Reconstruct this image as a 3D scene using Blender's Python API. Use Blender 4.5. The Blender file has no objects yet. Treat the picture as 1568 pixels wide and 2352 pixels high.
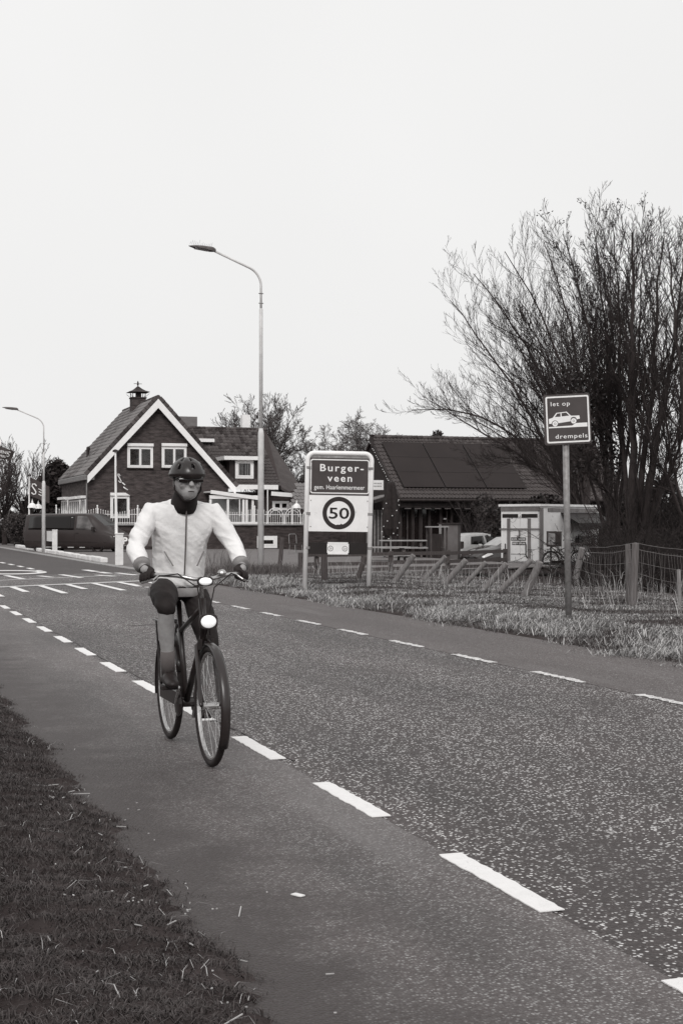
import bpy, bmesh, math, random
import numpy as np
from mathutils import Vector, Matrix
random.seed(7); RNG = np.random.default_rng(11)
S = bpy.context.scene
COL = S.collection
PI = math.pi
# ------------------------------------------------------------------ camera
F_PX, EYE, HOR, VPX = 3267.0, 1.4, 1202.0, -335.0      # focal length and horizon measured on a 1568 px wide copy of the photograph
YAW = math.atan((784 - VPX) / F_PX)                    # the road runs along +Y, the camera looks to the right of it
PITCH = math.atan((HOR - 1176) / F_PX)
cam_d = bpy.data.cameras.new('camera'); cam = bpy.data.objects.new('camera', cam_d); COL.objects.link(cam)
cam.location = (0, 0, EYE); cam.rotation_euler = (PI/2 + PITCH, 0, -YAW)
cam_d.sensor_fit = 'HORIZONTAL'; cam_d.sensor_width = 24.0; cam_d.lens = 24.0 * F_PX / 1568.0
cam_d.clip_start = 0.05; cam_d.clip_end = 3000
S.camera = cam
# ------------------------------------------------------------------ overcast daylight
SUN_EL, SUN_AZ = math.radians(36), math.radians(200)   # azimuth clockwise from +Y: behind the camera
world = bpy.data.worlds.new('World'); S.world = world; world.use_nodes = True
wn, wl = world.node_tree.nodes, world.node_tree.links
for n in list(wn): wn.remove(n)
sky = wn.new('ShaderNodeTexSky'); sky.sky_type = 'NISHITA'; sky.sun_disc = False
sky.sun_elevation = SUN_EL; sky.sun_rotation = SUN_AZ; sky.air_density = 2.0; sky.dust_density = 6.0
bw = wn.new('ShaderNodeRGBToBW'); mixs = wn.new('ShaderNodeMix'); mixs.data_type = 'RGBA'
mixs.inputs['Factor'].default_value = 0.93
tcw = wn.new('ShaderNodeTexCoord'); nzw = wn.new('ShaderNodeTexNoise')
nzw.inputs['Scale'].default_value = 1.6; nzw.inputs['Detail'].default_value = 4; nzw.inputs['Roughness'].default_value = 0.45
crw = wn.new('ShaderNodeValToRGB')
crw.color_ramp.elements[0].position = 0.3; crw.color_ramp.elements[1].position = 0.7
crw.color_ramp.elements[0].color = (8.55, 8.52, 8.47, 1); crw.color_ramp.elements[1].color = (9.5, 9.47, 9.42, 1)
bg = wn.new('ShaderNodeBackground'); bg.inputs['Strength'].default_value = 0.1
wo = wn.new('ShaderNodeOutputWorld')
wl.new(sky.outputs[0], bw.inputs[0]); wl.new(bw.outputs[0], mixs.inputs['A'])
wl.new(tcw.outputs['Generated'], nzw.inputs['Vector']); wl.new(nzw.outputs[0], crw.inputs[0])
wl.new(crw.outputs[0], mixs.inputs['B']); wl.new(mixs.outputs['Result'], bg.inputs[0]); wl.new(bg.outputs[0], wo.inputs[0])
sun_d = bpy.data.lights.new('sun', 'SUN'); sun_d.energy = 1.5; sun_d.angle = math.radians(20); sun_d.color = (1, 0.985, 0.965)
sun = bpy.data.objects.new('sun', sun_d); COL.objects.link(sun)
sun.rotation_euler = (PI/2 - SUN_EL, 0, PI - SUN_AZ)
S.view_settings.view_transform = 'Standard'; S.view_settings.look = 'None'
S.view_settings.exposure = 0.0; S.view_settings.gamma = 1.0; S.view_settings.use_curve_mapping = False
S.cycles.max_bounces = 6; S.cycles.transparent_max_bounces = 16

# ------------------------------------------------------------------ measuring helpers (photo copy px -> point in the place)
_c, _s = math.cos(YAW), math.sin(YAW)
RIGHT = Vector((_c, -_s, 0)); FWD = Vector((_s, _c, 0)); UP = Vector((0, 0, 1))
def ray(x, y):
    u = (x - 784) / F_PX; v = -(y - 1176) / F_PX
    fw = math.cos(PITCH) - v * math.sin(PITCH); up = math.sin(PITCH) + v * math.cos(PITCH)
    return Vector((u * _c + fw * _s, -u * _s + fw * _c, up))
EYEV = Vector((0, 0, EYE))
def G(x, y, z=0.0):                       # on the level z
    d = ray(x, y); return EYEV + d * ((z - EYE) / d.z)
def D(x, y, dep):                         # at a distance along the view axis
    d = ray(x, y); return EYEV + d * (dep / d.dot(FWD))
def PY(x, y, Y):                          # on the upright plane Y = const
    d = ray(x, y); return EYEV + d * (Y / d.y)
def PX(x, y, X):
    d = ray(x, y); return EYEV + d * (X / d.x)

# ------------------------------------------------------------------ materials: a black-and-white place, very slightly warm in the darks
def col(v):
    k = math.exp(-v * 11)
    return (v * (1 + .30 * k + .015), v * (1 - .05 * k - .004), v * (1 - .08 * k - .010), 1)
MATS = {}
def M(name, v, rough=.75, var=.2, scale=6.0, bump=0.0, spec=.3, metal=0.0, stretch=None, detail=5, bscale=None, island=False, grime=None):
    if name in MATS: return MATS[name]
    m = bpy.data.materials.new(name); m.use_nodes = True; MATS[name] = m
    N, L = m.node_tree.nodes, m.node_tree.links
    b = N['Principled BSDF']
    b.inputs['Roughness'].default_value = rough; b.inputs['Metallic'].default_value = metal
    b.inputs['Specular IOR Level'].default_value = spec
    tc = N.new('ShaderNodeTexCoord'); vec = tc.outputs['Object']
    if stretch:
        mp = N.new('ShaderNodeMapping'); mp.inputs['Scale'].default_value = stretch
        L.new(vec, mp.inputs[0]); vec = mp.outputs[0]
    nz = N.new('ShaderNodeTexNoise'); nz.inputs['Scale'].default_value = scale; nz.inputs['Detail'].default_value = detail
    nz.inputs['Roughness'].default_value = .6
    L.new(vec, nz.inputs['Vector'])
    cr = N.new('ShaderNodeValToRGB'); e = cr.color_ramp.elements
    e[0].position, e[1].position = .28, .72
    e[0].color = col(max(.001, v * (1 - var))); e[1].color = col(min(.95, v * (1 + var)))
    fac = nz.outputs[0]
    if island:                              # each blade, leaf or tile a tone of its own
        ge = N.new('ShaderNodeNewGeometry'); mx = N.new('ShaderNodeMath'); mx.operation = 'MULTIPLY_ADD'
        L.new(ge.outputs['Random Per Island'], mx.inputs[0]); mx.inputs[1].default_value = .55
        m2 = N.new('ShaderNodeMath'); m2.operation = 'MULTIPLY'; L.new(nz.outputs[0], m2.inputs[0]); m2.inputs[1].default_value = .5
        L.new(m2.outputs[0], mx.inputs[2]); fac = mx.outputs[0]
        e[0].position, e[1].position = .15, .85
    L.new(fac, cr.inputs[0]); cout = cr.outputs[0]
    if grime:                               # (tone, scale, threshold): blotches of dirt with a shape of their own
        g = N.new('ShaderNodeTexNoise'); g.inputs['Scale'].default_value = grime[1]; g.inputs['Detail'].default_value = 8; g.inputs['Roughness'].default_value = .7
        L.new(tc.outputs['Object'], g.inputs['Vector'])
        gr = N.new('ShaderNodeMapRange'); gr.inputs[1].default_value = grime[2]; gr.inputs[2].default_value = grime[2] + .13
        L.new(g.outputs[0], gr.inputs[0])
        gm = N.new('ShaderNodeMix'); gm.data_type = 'RGBA'; L.new(gr.outputs[0], gm.inputs['Factor'])
        L.new(cout, gm.inputs['A']); gm.inputs['B'].default_value = col(grime[0]); cout = gm.outputs['Result']
    L.new(cout, b.inputs['Base Color'])
    if bump:
        bn = N.new('ShaderNodeTexNoise'); bn.inputs['Scale'].default_value = bscale or scale * 4; bn.inputs['Detail'].default_value = 4
        L.new(vec, bn.inputs['Vector'])
        bp = N.new('ShaderNodeBump'); bp.inputs['Strength'].default_value = bump; bp.inputs['Distance'].default_value = .02
        L.new(bn.outputs[0], bp.inputs['Height']); L.new(bp.outputs[0], b.inputs['Normal'])
    return m
def M_asphalt(name, base, chip, chip_scale, chip_cut, rough=.62, patch=.25, patch_scale=.5, bump=.6, spec=.35, soil=None):
    m = bpy.data.materials.new(name); m.use_nodes = True; MATS[name] = m
    N, L = m.node_tree.nodes, m.node_tree.links; b = N['Principled BSDF']
    b.inputs['Roughness'].default_value = rough; b.inputs['Specular IOR Level'].default_value = spec
    tc = N.new('ShaderNodeTexCoord')
    vo = N.new('ShaderNodeTexVoronoi'); vo.inputs['Scale'].default_value = chip_scale; L.new(tc.outputs['Object'], vo.inputs['Vector'])
    sp = N.new('ShaderNodeSeparateColor'); L.new(vo.outputs['Color'], sp.inputs[0])
    cr = N.new('ShaderNodeValToRGB'); e = cr.color_ramp.elements
    e[0].position = 0; e[0].color = col(base * .5); e[1].position = 1; e[1].color = col(chip)
    for p, v in ((chip_cut * .6, base * .9), (chip_cut, base * 1.25), (min(.99, chip_cut + .08), (base + chip) * .45)):
        q = e.new(p); q.color = col(v)
    # a chip shows only its core, the binder between stays dark
    dr = N.new('ShaderNodeMapRange'); dr.inputs[1].default_value = .32; dr.inputs[2].default_value = .62; dr.inputs[3].default_value = 1; dr.inputs[4].default_value = .35; L.new(vo.outputs['Distance'], dr.inputs[0])
    cm = N.new('ShaderNodeMath'); cm.operation = 'MULTIPLY'; L.new(sp.outputs[0], cm.inputs[0]); L.new(dr.outputs[0], cm.inputs[1])
    L.new(cm.outputs[0], cr.inputs[0])
    # wear: large soft patches, stretched along the direction of travel
    mp = N.new('ShaderNodeMapping'); mp.inputs['Scale'].default_value = (1.6, .35, 1); L.new(tc.outputs['Object'], mp.inputs[0])
    nz = N.new('ShaderNodeTexNoise'); nz.inputs['Scale'].default_value = patch_scale; nz.inputs['Detail'].default_value = 6; nz.inputs['Roughness'].default_value = .55
    L.new(mp.outputs[0], nz.inputs['Vector'])
    mr = N.new('ShaderNodeMapRange'); mr.inputs[1].default_value = .3; mr.inputs[2].default_value = .7
    mr.inputs[3].default_value = 1 - patch; mr.inputs[4].default_value = 1 + patch; L.new(nz.outputs[0], mr.inputs[0])
    mu = N.new('ShaderNodeMix'); mu.data_type = 'RGBA'; mu.blend_type = 'MULTIPLY'; mu.inputs['Factor'].default_value = 1
    L.new(cr.outputs[0], mu.inputs['A']); L.new(mr.outputs[0], mu.inputs['B']); cout = mu.outputs['Result']
    for sc_, th_, v_, mpv in ((1.1, .60, base*.62, (1, .5, 1)), (3.4, .66, base*.5, (1, .8, 1)), (.8, .63, base*1.5, (2.2, .25, 1))):   # damp stains, oil spots, dusty tracks
        m3 = N.new('ShaderNodeMapping'); m3.inputs['Scale'].default_value = mpv; m3.inputs['Location'].default_value = (sc_*7, sc_*3, 0); L.new(tc.outputs['Object'], m3.inputs[0])
        n3 = N.new('ShaderNodeTexNoise'); n3.inputs['Scale'].default_value = sc_; n3.inputs['Detail'].default_value = 8; n3.inputs['Roughness'].default_value = .6; L.new(m3.outputs[0], n3.inputs['Vector'])
        r3 = N.new('ShaderNodeMapRange'); r3.inputs[1].default_value = th_ - .06; r3.inputs[2].default_value = th_ + .10; r3.inputs[4].default_value = .55; L.new(n3.outputs[0], r3.inputs[0])
        x3 = N.new('ShaderNodeMix'); x3.data_type = 'RGBA'; L.new(r3.outputs[0], x3.inputs['Factor']); L.new(cout, x3.inputs['A']); x3.inputs['B'].default_value = col(v_); cout = x3.outputs['Result']
    if soil:                                # earth trodden and washed onto the asphalt from the verge at x = soil
        sx = N.new('ShaderNodeSeparateXYZ'); L.new(tc.outputs['Object'], sx.inputs[0])
        sn = N.new('ShaderNodeTexNoise'); sn.inputs['Scale'].default_value = 2.2; sn.inputs['Detail'].default_value = 9; sn.inputs['Roughness'].default_value = .7; L.new(tc.outputs['Object'], sn.inputs['Vector'])
        ma = N.new('ShaderNodeMath'); ma.operation = 'MULTIPLY_ADD'; L.new(sn.outputs[0], ma.inputs[0]); ma.inputs[1].default_value = -1.5; L.new(sx.outputs[0], ma.inputs[2])
        sr = N.new('ShaderNodeMapRange'); sr.inputs[1].default_value = soil - .72; sr.inputs[2].default_value = soil - .05; sr.inputs[3].default_value = .9; sr.inputs[4].default_value = 0; L.new(ma.outputs[0], sr.inputs[0])
        sm_ = N.new('ShaderNodeMix'); sm_.data_type = 'RGBA'; L.new(sr.outputs[0], sm_.inputs['Factor']); L.new(cout, sm_.inputs['A']); sm_.inputs['B'].default_value = col(.035); cout = sm_.outputs['Result']
    L.new(cout, b.inputs['Base Color'])
    bp = N.new('ShaderNodeBump'); bp.inputs['Strength'].default_value = bump; bp.inputs['Distance'].default_value = .008; bp.invert = True
    L.new(vo.outputs['Distance'], bp.inputs['Height']); L.new(bp.outputs[0], b.inputs['Normal'])
    return m
def M_brick(name, va, vb, vm, axis='XZ', bw_=.21, bh=.0625):
    m = bpy.data.materials.new(name); m.use_nodes = True; MATS[name] = m
    N, L = m.node_tree.nodes, m.node_tree.links; b = N['Principled BSDF']
    b.inputs['Roughness'].default_value = .85; b.inputs['Specular IOR Level'].default_value = .2
    tc = N.new('ShaderNodeTexCoord'); sx = N.new('ShaderNodeSeparateXYZ'); cx = N.new('ShaderNodeCombineXYZ')
    L.new(tc.outputs['Object'], sx.inputs[0])
    ad = N.new('ShaderNodeMath'); ad.operation = 'ADD'; L.new(sx.outputs[0], ad.inputs[0]); L.new(sx.outputs[1], ad.inputs[1])
    L.new(ad.outputs[0], cx.inputs[0]); L.new(sx.outputs[2], cx.inputs[1])
    br = N.new('ShaderNodeTexBrick'); br.inputs['Scale'].default_value = 1; br.inputs['Brick Width'].default_value = bw_
    br.inputs['Row Height'].default_value = bh; br.inputs['Mortar Size'].default_value = .008; br.inputs['Bias'].default_value = -.2
    br.inputs['Color1'].default_value = col(va); br.inputs['Color2'].default_value = col(vb); br.inputs['Mortar'].default_value = col(vm)
    L.new(cx.outputs[0], br.inputs['Vector'])
    nz = N.new('ShaderNodeTexNoise'); nz.inputs['Scale'].default_value = 2.2; nz.inputs['Detail'].default_value = 8; nz.inputs['Roughness'].default_value = .65
    mp = N.new('ShaderNodeMapping'); mp.inputs['Scale'].default_value = (1, 1, 3.5); L.new(tc.outputs['Object'], mp.inputs[0]); L.new(mp.outputs[0], nz.inputs['Vector'])
    mr = N.new('ShaderNodeMapRange'); mr.inputs[1].default_value = .3; mr.inputs[2].default_value = .7; mr.inputs[3].default_value = .35; mr.inputs[4].default_value = 1.6
    L.new(nz.outputs[0], mr.inputs[0])
    mu = N.new('ShaderNodeMix'); mu.data_type = 'RGBA'; mu.blend_type = 'MULTIPLY'; mu.inputs['Factor'].default_value = 1
    L.new(br.outputs[0], mu.inputs['A']); L.new(mr.outputs[0], mu.inputs['B']); L.new(mu.outputs['Result'], b.inputs['Base Color'])
    bp = N.new('ShaderNodeBump'); bp.inputs['Strength'].default_value = .5; bp.inputs['Distance'].default_value = .01; bp.invert = True
    L.new(br.outputs['Fac'], bp.inputs['Height']); L.new(bp.outputs[0], b.inputs['Normal'])
    return m
def M_pane(name, tint=.9):                  # thin window glass: see-through, reflecting more at a slant
    m = bpy.data.materials.new(name); m.use_nodes = True; MATS[name] = m
    N, L = m.node_tree.nodes, m.node_tree.links
    for n in list(N): N.remove(n)
    o = N.new('ShaderNodeOutputMaterial'); t = N.new('ShaderNodeBsdfTransparent'); g = N.new('ShaderNodeBsdfGlossy')
    t.inputs[0].default_value = (tint, tint, tint, 1); g.inputs[1].default_value = .03
    nz = N.new('ShaderNodeTexNoise'); nz.inputs['Scale'].default_value = 2; bp = N.new('ShaderNodeBump'); bp.inputs['Strength'].default_value = .08
    L.new(nz.outputs[0], bp.inputs['Height']); L.new(bp.outputs[0], g.inputs['Normal'])
    f = N.new('ShaderNodeFresnel'); f.inputs[0].default_value = 1.5
    x = N.new('ShaderNodeMixShader'); L.new(f.outputs[0], x.inputs[0]); L.new(t.outputs[0], x.inputs[1]); L.new(g.outputs[0], x.inputs[2]); L.new(x.outputs[0], o.inputs[0])
    return m
def M_lamp(name, strength):
    m = bpy.data.materials.new(name); m.use_nodes = True; MATS[name] = m
    b = m.node_tree.nodes['Principled BSDF']; b.inputs['Base Color'].default_value = (.9, .9, .9, 1)
    b.inputs['Emission Color'].default_value = (1, 1, 1, 1); b.inputs['Emission Strength'].default_value = strength
    return m

# ------------------------------------------------------------------ object helpers
def wmat(o):
    m = o.matrix_basis.copy()
    while o.parent: o = o.parent; m = o.matrix_basis @ m
    return m
def tag(o, label, cat, group=None, kind=None):
    o['label'] = label; o['category'] = cat
    if group: o['group'] = group
    if kind: o['kind'] = kind
    return o
def thing(name, loc, label, cat, group=None, rotz=0.0):
    o = bpy.data.objects.new(name, None); COL.objects.link(o); o.empty_display_size = .2
    o.location = loc; o.rotation_euler = (0, 0, rotz)
    o.matrix_basis = Matrix.Translation(Vector(loc)) @ Matrix.Rotation(rotz, 4, 'Z')
    return tag(o, label, cat, group)
def link(name, me, parent=None, mw=None, local=None):
    o = bpy.data.objects.new(name, me); COL.objects.link(o)
    if parent: o.parent = parent
    if local is not None: o.matrix_basis = local
    elif mw is not None: o.matrix_basis = (wmat(parent).inverted() @ mw) if parent else mw
    return o
def dup(o, parent=None, mw=None):           # a thing, its parts and their sub-parts, sharing mesh data
    c = o.copy(); COL.objects.link(c); c.parent = parent
    if mw is not None: c.matrix_basis = mw
    for ch in list(o.children): dup(ch, c)
    return c
class MB:
    def __init__(s): s.v, s.f = [], []
    def add(s, vs, fs):
        b = len(s.v); s.v.extend([tuple(p) for p in vs]); s.f.extend([tuple(i + b for i in f) for f in fs]); return s
    def box(s, c, size, R=None, taper=1.0):
        c = Vector(c); hx, hy, hz = size[0]/2, size[1]/2, size[2]/2; vs = []
        for z in (-1, 1):
            k = taper if z > 0 else 1
            for x, y in ((-1, -1), (1, -1), (1, 1), (-1, 1)):
                p = Vector((x*hx*k, y*hy*k, z*hz)); vs.append(c + (R @ p if R else p))
        return s.add(vs, [(3, 2, 1, 0), (4, 5, 6, 7), (0, 1, 5, 4), (1, 2, 6, 5), (2, 3, 7, 6), (3, 0, 4, 7)])
    def bar(s, a, b, w, h, up=UP):          # a square bar from a to b
        a, b = Vector(a), Vector(b); d = b - a; L = d.length; d.normalize()
        x = up.cross(d)
        if x.length < 1e-4: x = Vector((1, 0, 0)).cross(d)
        x.normalize(); y = d.cross(x)
        R = Matrix((x, y, d)).transposed()
        return s.box((a + b) / 2, (w, h, L), R)
    def tube(s, pts, rad, n=8, cap=True):
        pts = [Vector(p) for p in pts]
        if not hasattr(rad, '__len__'): rad = [rad] * len(pts)
        b = len(s.v); ref = None
        for i, p in enumerate(pts):
            d = (pts[min(i+1, len(pts)-1)] - pts[max(i-1, 0)]).normalized()
            if ref is None:
                ref = d.cross(UP)
                if ref.length < .05: ref = d.cross(Vector((0, 1, 0)))
                ref.normalize()
            x = (ref - d * ref.dot(d)).normalized(); ref = x; y = d.cross(x)
            for k in range(n):
                a = 2*PI*k/n; s.v.append(tuple(p + (x*math.cos(a) + y*math.sin(a)) * rad[i]))
        for i in range(len(pts)-1):
            for k in range(n):
                k2 = (k+1) % n; s.f.append((b+i*n+k, b+i*n+k2, b+(i+1)*n+k2, b+(i+1)*n+k))
        if cap:
            s.f.append(tuple(b+k for k in range(n))[::-1]); e = b+(len(pts)-1)*n; s.f.append(tuple(e+k for k in range(n)))
        return s
    def ball(s, c, r, n=10, m=7, R=None):
        c = Vector(c); r = r if hasattr(r, '__len__') else (r, r, r); vs = []
        for j in range(m+1):
            t = PI*j/m
            for k in range(n):
                a = 2*PI*k/n; p = Vector((r[0]*math.sin(t)*math.cos(a), r[1]*math.sin(t)*math.sin(a), r[2]*math.cos(t)))
                vs.append(c + (R @ p if R else p))
        fs = [(j*n+k, (j+1)*n+k, (j+1)*n+(k+1) % n, j*n+(k+1) % n) for j in range(m) for k in range(n)]
        return s.add(vs, fs)
    def prism(s, poly, fr, t0, t1):         # 2D outline in the frame fr = (origin, u, v, n), from depth t0 to t1 along n
        o, u, v, n = [Vector(q) for q in fr]; k = len(poly)
        vs = [o + u*p[0] + v*p[1] + n*t for t in (t0, t1) for p in poly]
        fs = [tuple(range(k))[::-1], tuple(range(k, 2*k))] + [(i, (i+1) % k, k+(i+1) % k, k+i) for i in range(k)]
        return s.add(vs, fs)
    def ring(s, outer, inner, fr, t0, t1):  # outline with a hole, both outlines with the same count
        o, u, v, n = [Vector(q) for q in fr]; k = len(outer); vs = []
        for t in (t0, t1):
            for P in (outer, inner): vs += [o + u*p[0] + v*p[1] + n*t for p in P]
        fs = []
        for i in range(k):
            j = (i+1) % k
            fs += [(i, j, k+j, k+i)[::-1], (2*k+i, 2*k+j, 3*k+j, 3*k+i), (i, j, 2*k+j, 2*k+i), (k+j, k+i, 3*k+i, 3*k+j)]
        return s.add(vs, fs)
    def torus(s, c, R_, r, axis=(1, 0, 0), N_=36, n=8, a0=0, a1=2*PI, flat=1.0):
        ax = Vector(axis).normalized(); x = ax.cross(UP) if abs(ax.z) < .9 else ax.cross(Vector((0, 1, 0))); x.normalize(); y = ax.cross(x)
        full = abs(a1 - a0 - 2*PI) < 1e-6; K = N_ if full else N_ + 1; b = len(s.v)
        for i in range(K):
            a = a0 + (a1-a0)*i/N_; d = x*math.cos(a) + y*math.sin(a)
            for k in range(n):
                t = 2*PI*k/n; s.v.append(tuple(Vector(c) + d*(R_ + r*math.cos(t)) + ax*(r*flat*math.sin(t))))
        for i in range(N_):
            i2 = (i+1) % K if full else i+1
            for k in range(n):
                k2 = (k+1) % n; s.f.append((b+i*n+k, b+i2*n+k, b+i2*n+k2, b+i*n+k2))
        return s
    def mesh(s, name, mat, smooth=False):
        me = bpy.data.meshes.new(name); me.from_pydata(s.v, [], s.f); me.materials.append(mat)
        bm = bmesh.new(); bm.from_mesh(me); bmesh.ops.recalc_face_normals(bm, faces=bm.faces); bm.to_mesh(me); bm.free()
        if smooth:
            me.polygons.foreach_set('use_smooth', [True] * len(me.polygons))
        me.update(); return me
    def build(s, name, mat, parent=None, smooth=False, local=False, bevel=0.0, origin=None):
        if parent is not None and not local:
            inv = wmat(parent).inverted(); s.v = [tuple(inv @ Vector(p)) for p in s.v]
        loc = None
        if parent is None and s.v:          # a mesh thing keeps its origin at its own base
            a = np.array(s.v); loc = Vector(origin) if origin is not None else Vector(((a[:, 0].min()+a[:, 0].max())/2, (a[:, 1].min()+a[:, 1].max())/2, a[:, 2].min()))
            s.v = [tuple(Vector(p) - loc) for p in s.v]
        o = link(name, s.mesh(name, mat, smooth), parent)
        if loc is not None: o.matrix_basis = Matrix.Translation(loc)
        if bevel:
            bv = o.modifiers.new('bevel', 'BEVEL'); bv.width = bevel; bv.segments = 2; bv.limit_method = 'ANGLE'
        return o
def np_mesh(name, verts, faces, mat, smooth=False):       # verts (n,3), faces (m,k), all with k corners
    me = bpy.data.meshes.new(name); n, m, k = len(verts), len(faces), faces.shape[1]
    me.vertices.add(n); me.vertices.foreach_set('co', np.ascontiguousarray(verts, dtype=np.float32).ravel())
    me.loops.add(m*k); me.loops.foreach_set('vertex_index', np.ascontiguousarray(faces, dtype=np.int32).ravel())
    me.polygons.add(m); me.polygons.foreach_set('loop_start', np.arange(0, m*k, k, dtype=np.int32))
    me.update(calc_edges=True)
    if smooth: me.polygons.foreach_set('use_smooth', np.ones(m, dtype=bool))
    me.materials.append(mat); return me
def rrect(w, h, r, n=5, cx=0, cy=0):
    P = []
    for sx, sy, a in ((1, 1, 0), (-1, 1, PI/2), (-1, -1, PI), (1, -1, 1.5*PI)):
        for i in range(n+1):
            t = a + PI/2*i/n; P.append((cx + sx*(w/2-r) + r*math.cos(t), cy + sy*(h/2-r) + r*math.sin(t)))
    return P
def circ(r, n=40, cx=0, cy=0): return [(cx + r*math.cos(2*PI*i/n), cy + r*math.sin(2*PI*i/n)) for i in range(n)]
def text(body, fr, x, y, height, mat, parent, width=None, spacing=1.0, depth=.003, name='lettering', bold=0.0, align='LEFT', shear=0.0):
    # lettering as raised mesh in the frame fr; (x, y) the left end of the baseline, height = capital height
    cu = bpy.data.curves.new(name, 'FONT'); cu.body = body; cu.size = height / .72; cu.space_character = spacing; cu.shear = shear
    cu.offset = bold; cu.extrude = depth/2; cu.resolution_u = 3; cu.align_x = align
    ob = bpy.data.objects.new(name, cu); COL.objects.link(ob)
    dg = bpy.context.evaluated_depsgraph_get()
    me = bpy.data.meshes.new_from_object(ob.evaluated_get(dg)); bpy.data.objects.remove(ob); bpy.data.curves.remove(cu)
    me.materials.clear(); me.materials.append(mat)
    xs = [v.co.x for v in me.vertices]; sx = (width / (max(xs)-min(xs))) if width else 1.0
    o_, u, v, n = [Vector(q) for q in fr]
    off = min(xs) if align == 'LEFT' else 0
    for vt in me.vertices: vt.co = o_ + u*(x + (vt.co.x-off)*sx) + v*(y + vt.co.y) + n*(depth/2 + vt.co.z)
    if parent: me.transform(wmat(parent).inverted())
    return link(name, me, parent)
def structure(o, label, cat): return tag(o, label, cat, kind='structure')
# ================================================================== SETTING
def sm(a, b, x):
    t = np.clip((x - a) / (b - a), 0, 1); return t*t*(3 - 2*t)
def h(X, Y):
    X = np.asarray(X, float); Y = np.asarray(Y, float)
    verge = (.02 + .13*sm(7.9, 10, X)) * sm(7.5, 8.0, X) * (1 - sm(33, 38, Y))
    low = -.6 * sm(12.5, 22, X) * (1 - sm(44, 56, Y) * (1 - sm(21, 25, X))) * (1 - sm(85, 120, Y))
    left = .055 * sm(1.28, .75, X) - .5*sm(-3, -9, X)
    road = -.05 * sm(1.0, 1.4, X) * (1 - sm(7.4, 7.9, X))
    bump = .025*np.sin(X*2.1 + Y*.7)*np.sin(Y*1.7 - X*.6) * (sm(8.2, 9.2, X)*(1-sm(30, 36, Y)) + .25*sm(.9, .2, X)*sm(-1, 1, Y)) + (.010*np.sin(X*23 + 2*np.sin(Y*7))*np.sin(Y*17 + 1.7*np.sin(X*11)) + .012*np.sin(Y*5.3 + X*9) + .008*np.sin(Y*31 + X*13)) * sm(1.6, 1.2, X)*sm(-2, 0, X)*sm(0, 2, Y)*(1-sm(13, 16, Y))
    return verge + low + left + road + bump + .012*sm(37, 39, Y)*sm(7.9, 8.2, X)*0
def hz(X, Y): return float(h(X, Y))
def coords(parts):
    out = []
    for a, b, n in parts: out += list(np.linspace(a, b, n, endpoint=False))
    return np.array(out + [parts[-1][1]])
gx = coords([(-900, -60, 12), (-60, -6, 18), (-6, 0, 12), (0, 2, 50), (2, 7, 5), (7, 14, 40), (14, 40, 40), (40, 110, 20), (110, 900, 14)])
gyv = coords([(-300, -10, 8), (-10, 2, 8), (2, 14, 240), (14, 40, 70), (40, 130, 60), (130, 1200, 20)])
XX, YY = np.meshgrid(gx, gyv); V = np.stack([XX, YY, h(XX, YY)], -1).reshape(-1, 3)
nx, ny = len(gx), len(gyv); I = np.arange(nx*ny).reshape(ny, nx)
FQ = np.stack([I[:-1, :-1], I[:-1, 1:], I[1:, 1:], I[1:, :-1]], -1).reshape(-1, 4)
m_soil = M('soil', .036, rough=.95, var=.5, scale=3, bump=.8, bscale=30, spec=.1, detail=8)
ground = link('ground', np_mesh('ground', V, FQ, m_soil, True)); structure(ground, 'dark earth and rough grass ground around the road', 'ground')

m_chip = M_asphalt('asphalt_chippings', .054, .78, 64, .56, rough=.60, patch=.3, patch_scale=.6, bump=.9, spec=.4)
m_fine = M_asphalt('asphalt_fine', .118, .40, 88, .60, rough=.62, patch=.36, patch_scale=.9, bump=.9, spec=.45, soil=1.28)
m_fine2 = M_asphalt('asphalt_smooth', .105, .42, 85, .66, rough=.68, patch=.14, patch_scale=.5, bump=.35, spec=.35)
m_dark = M_asphalt('asphalt_dark', .05, .14, 120, .85, rough=.62, patch=.12, patch_scale=.4, bump=.3)
m_yard = M('yard_paving', .15, rough=.85, var=.25, scale=3, bump=.4, bscale=60, detail=9)
m_conc = M('concrete_gutter', .30, rough=.85, var=.25, scale=5, bump=.3, grime=(.12, 4, .55))
m_worn = M('road_paint_worn', .72, rough=.65, var=.1, scale=14, bump=.3, bscale=160, grime=(.09, 26, .50))
m_white = M('road_paint', .80, rough=.6, var=.05, scale=14, bump=.25, bscale=160, grime=(.42, 22, .62))
def sheet(name, poly, z, mat, label, cat):
    # a thin slab whose top lies at z
    mb = MB(); mb.prism(poly, ((0, 0, 0), (1, 0, 0), (0, 1, 0), (0, 0, 1)), z - .03, z)
    o = mb.build(name, mat, origin=(0, 0, 0)); return structure(o, label, cat)
def ragged(x0, y0, y1, step, amp):
    return [(x0 + random.uniform(-amp, amp), y0 + (y1-y0)*i/int(abs(y1-y0)/step)) for i in range(int(abs(y1-y0)/step)+1)]
road = sheet('road', [(2.2, -20), (6.2, -20), (6.2, 31.3), (6.2, 33.6), (2.2, 31.1)], 0.0, m_chip, 'coarse chipped asphalt carriageway between the two cycle lanes', 'road')
table = sheet('raised_junction', [(-6, 26.2), (1.0, 30.42), (8.0, 34.7), (12, 37.0), (11.5, 43), (-8, 31.2)], 0.006, m_chip, 'chipped asphalt junction surface behind the white transverse line', 'road')
road2 = sheet('road_beyond', [(-8, 31), (8.6, 41.0), (7.9, 48), (7.9, 170), (-6, 170)], 0.002, m_dark, 'dark smooth asphalt road running off to the left beyond the junction', 'road')
near = [(.3, -20), (2.37, -20), (2.37, 31.2), (.3, 30)]
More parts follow.
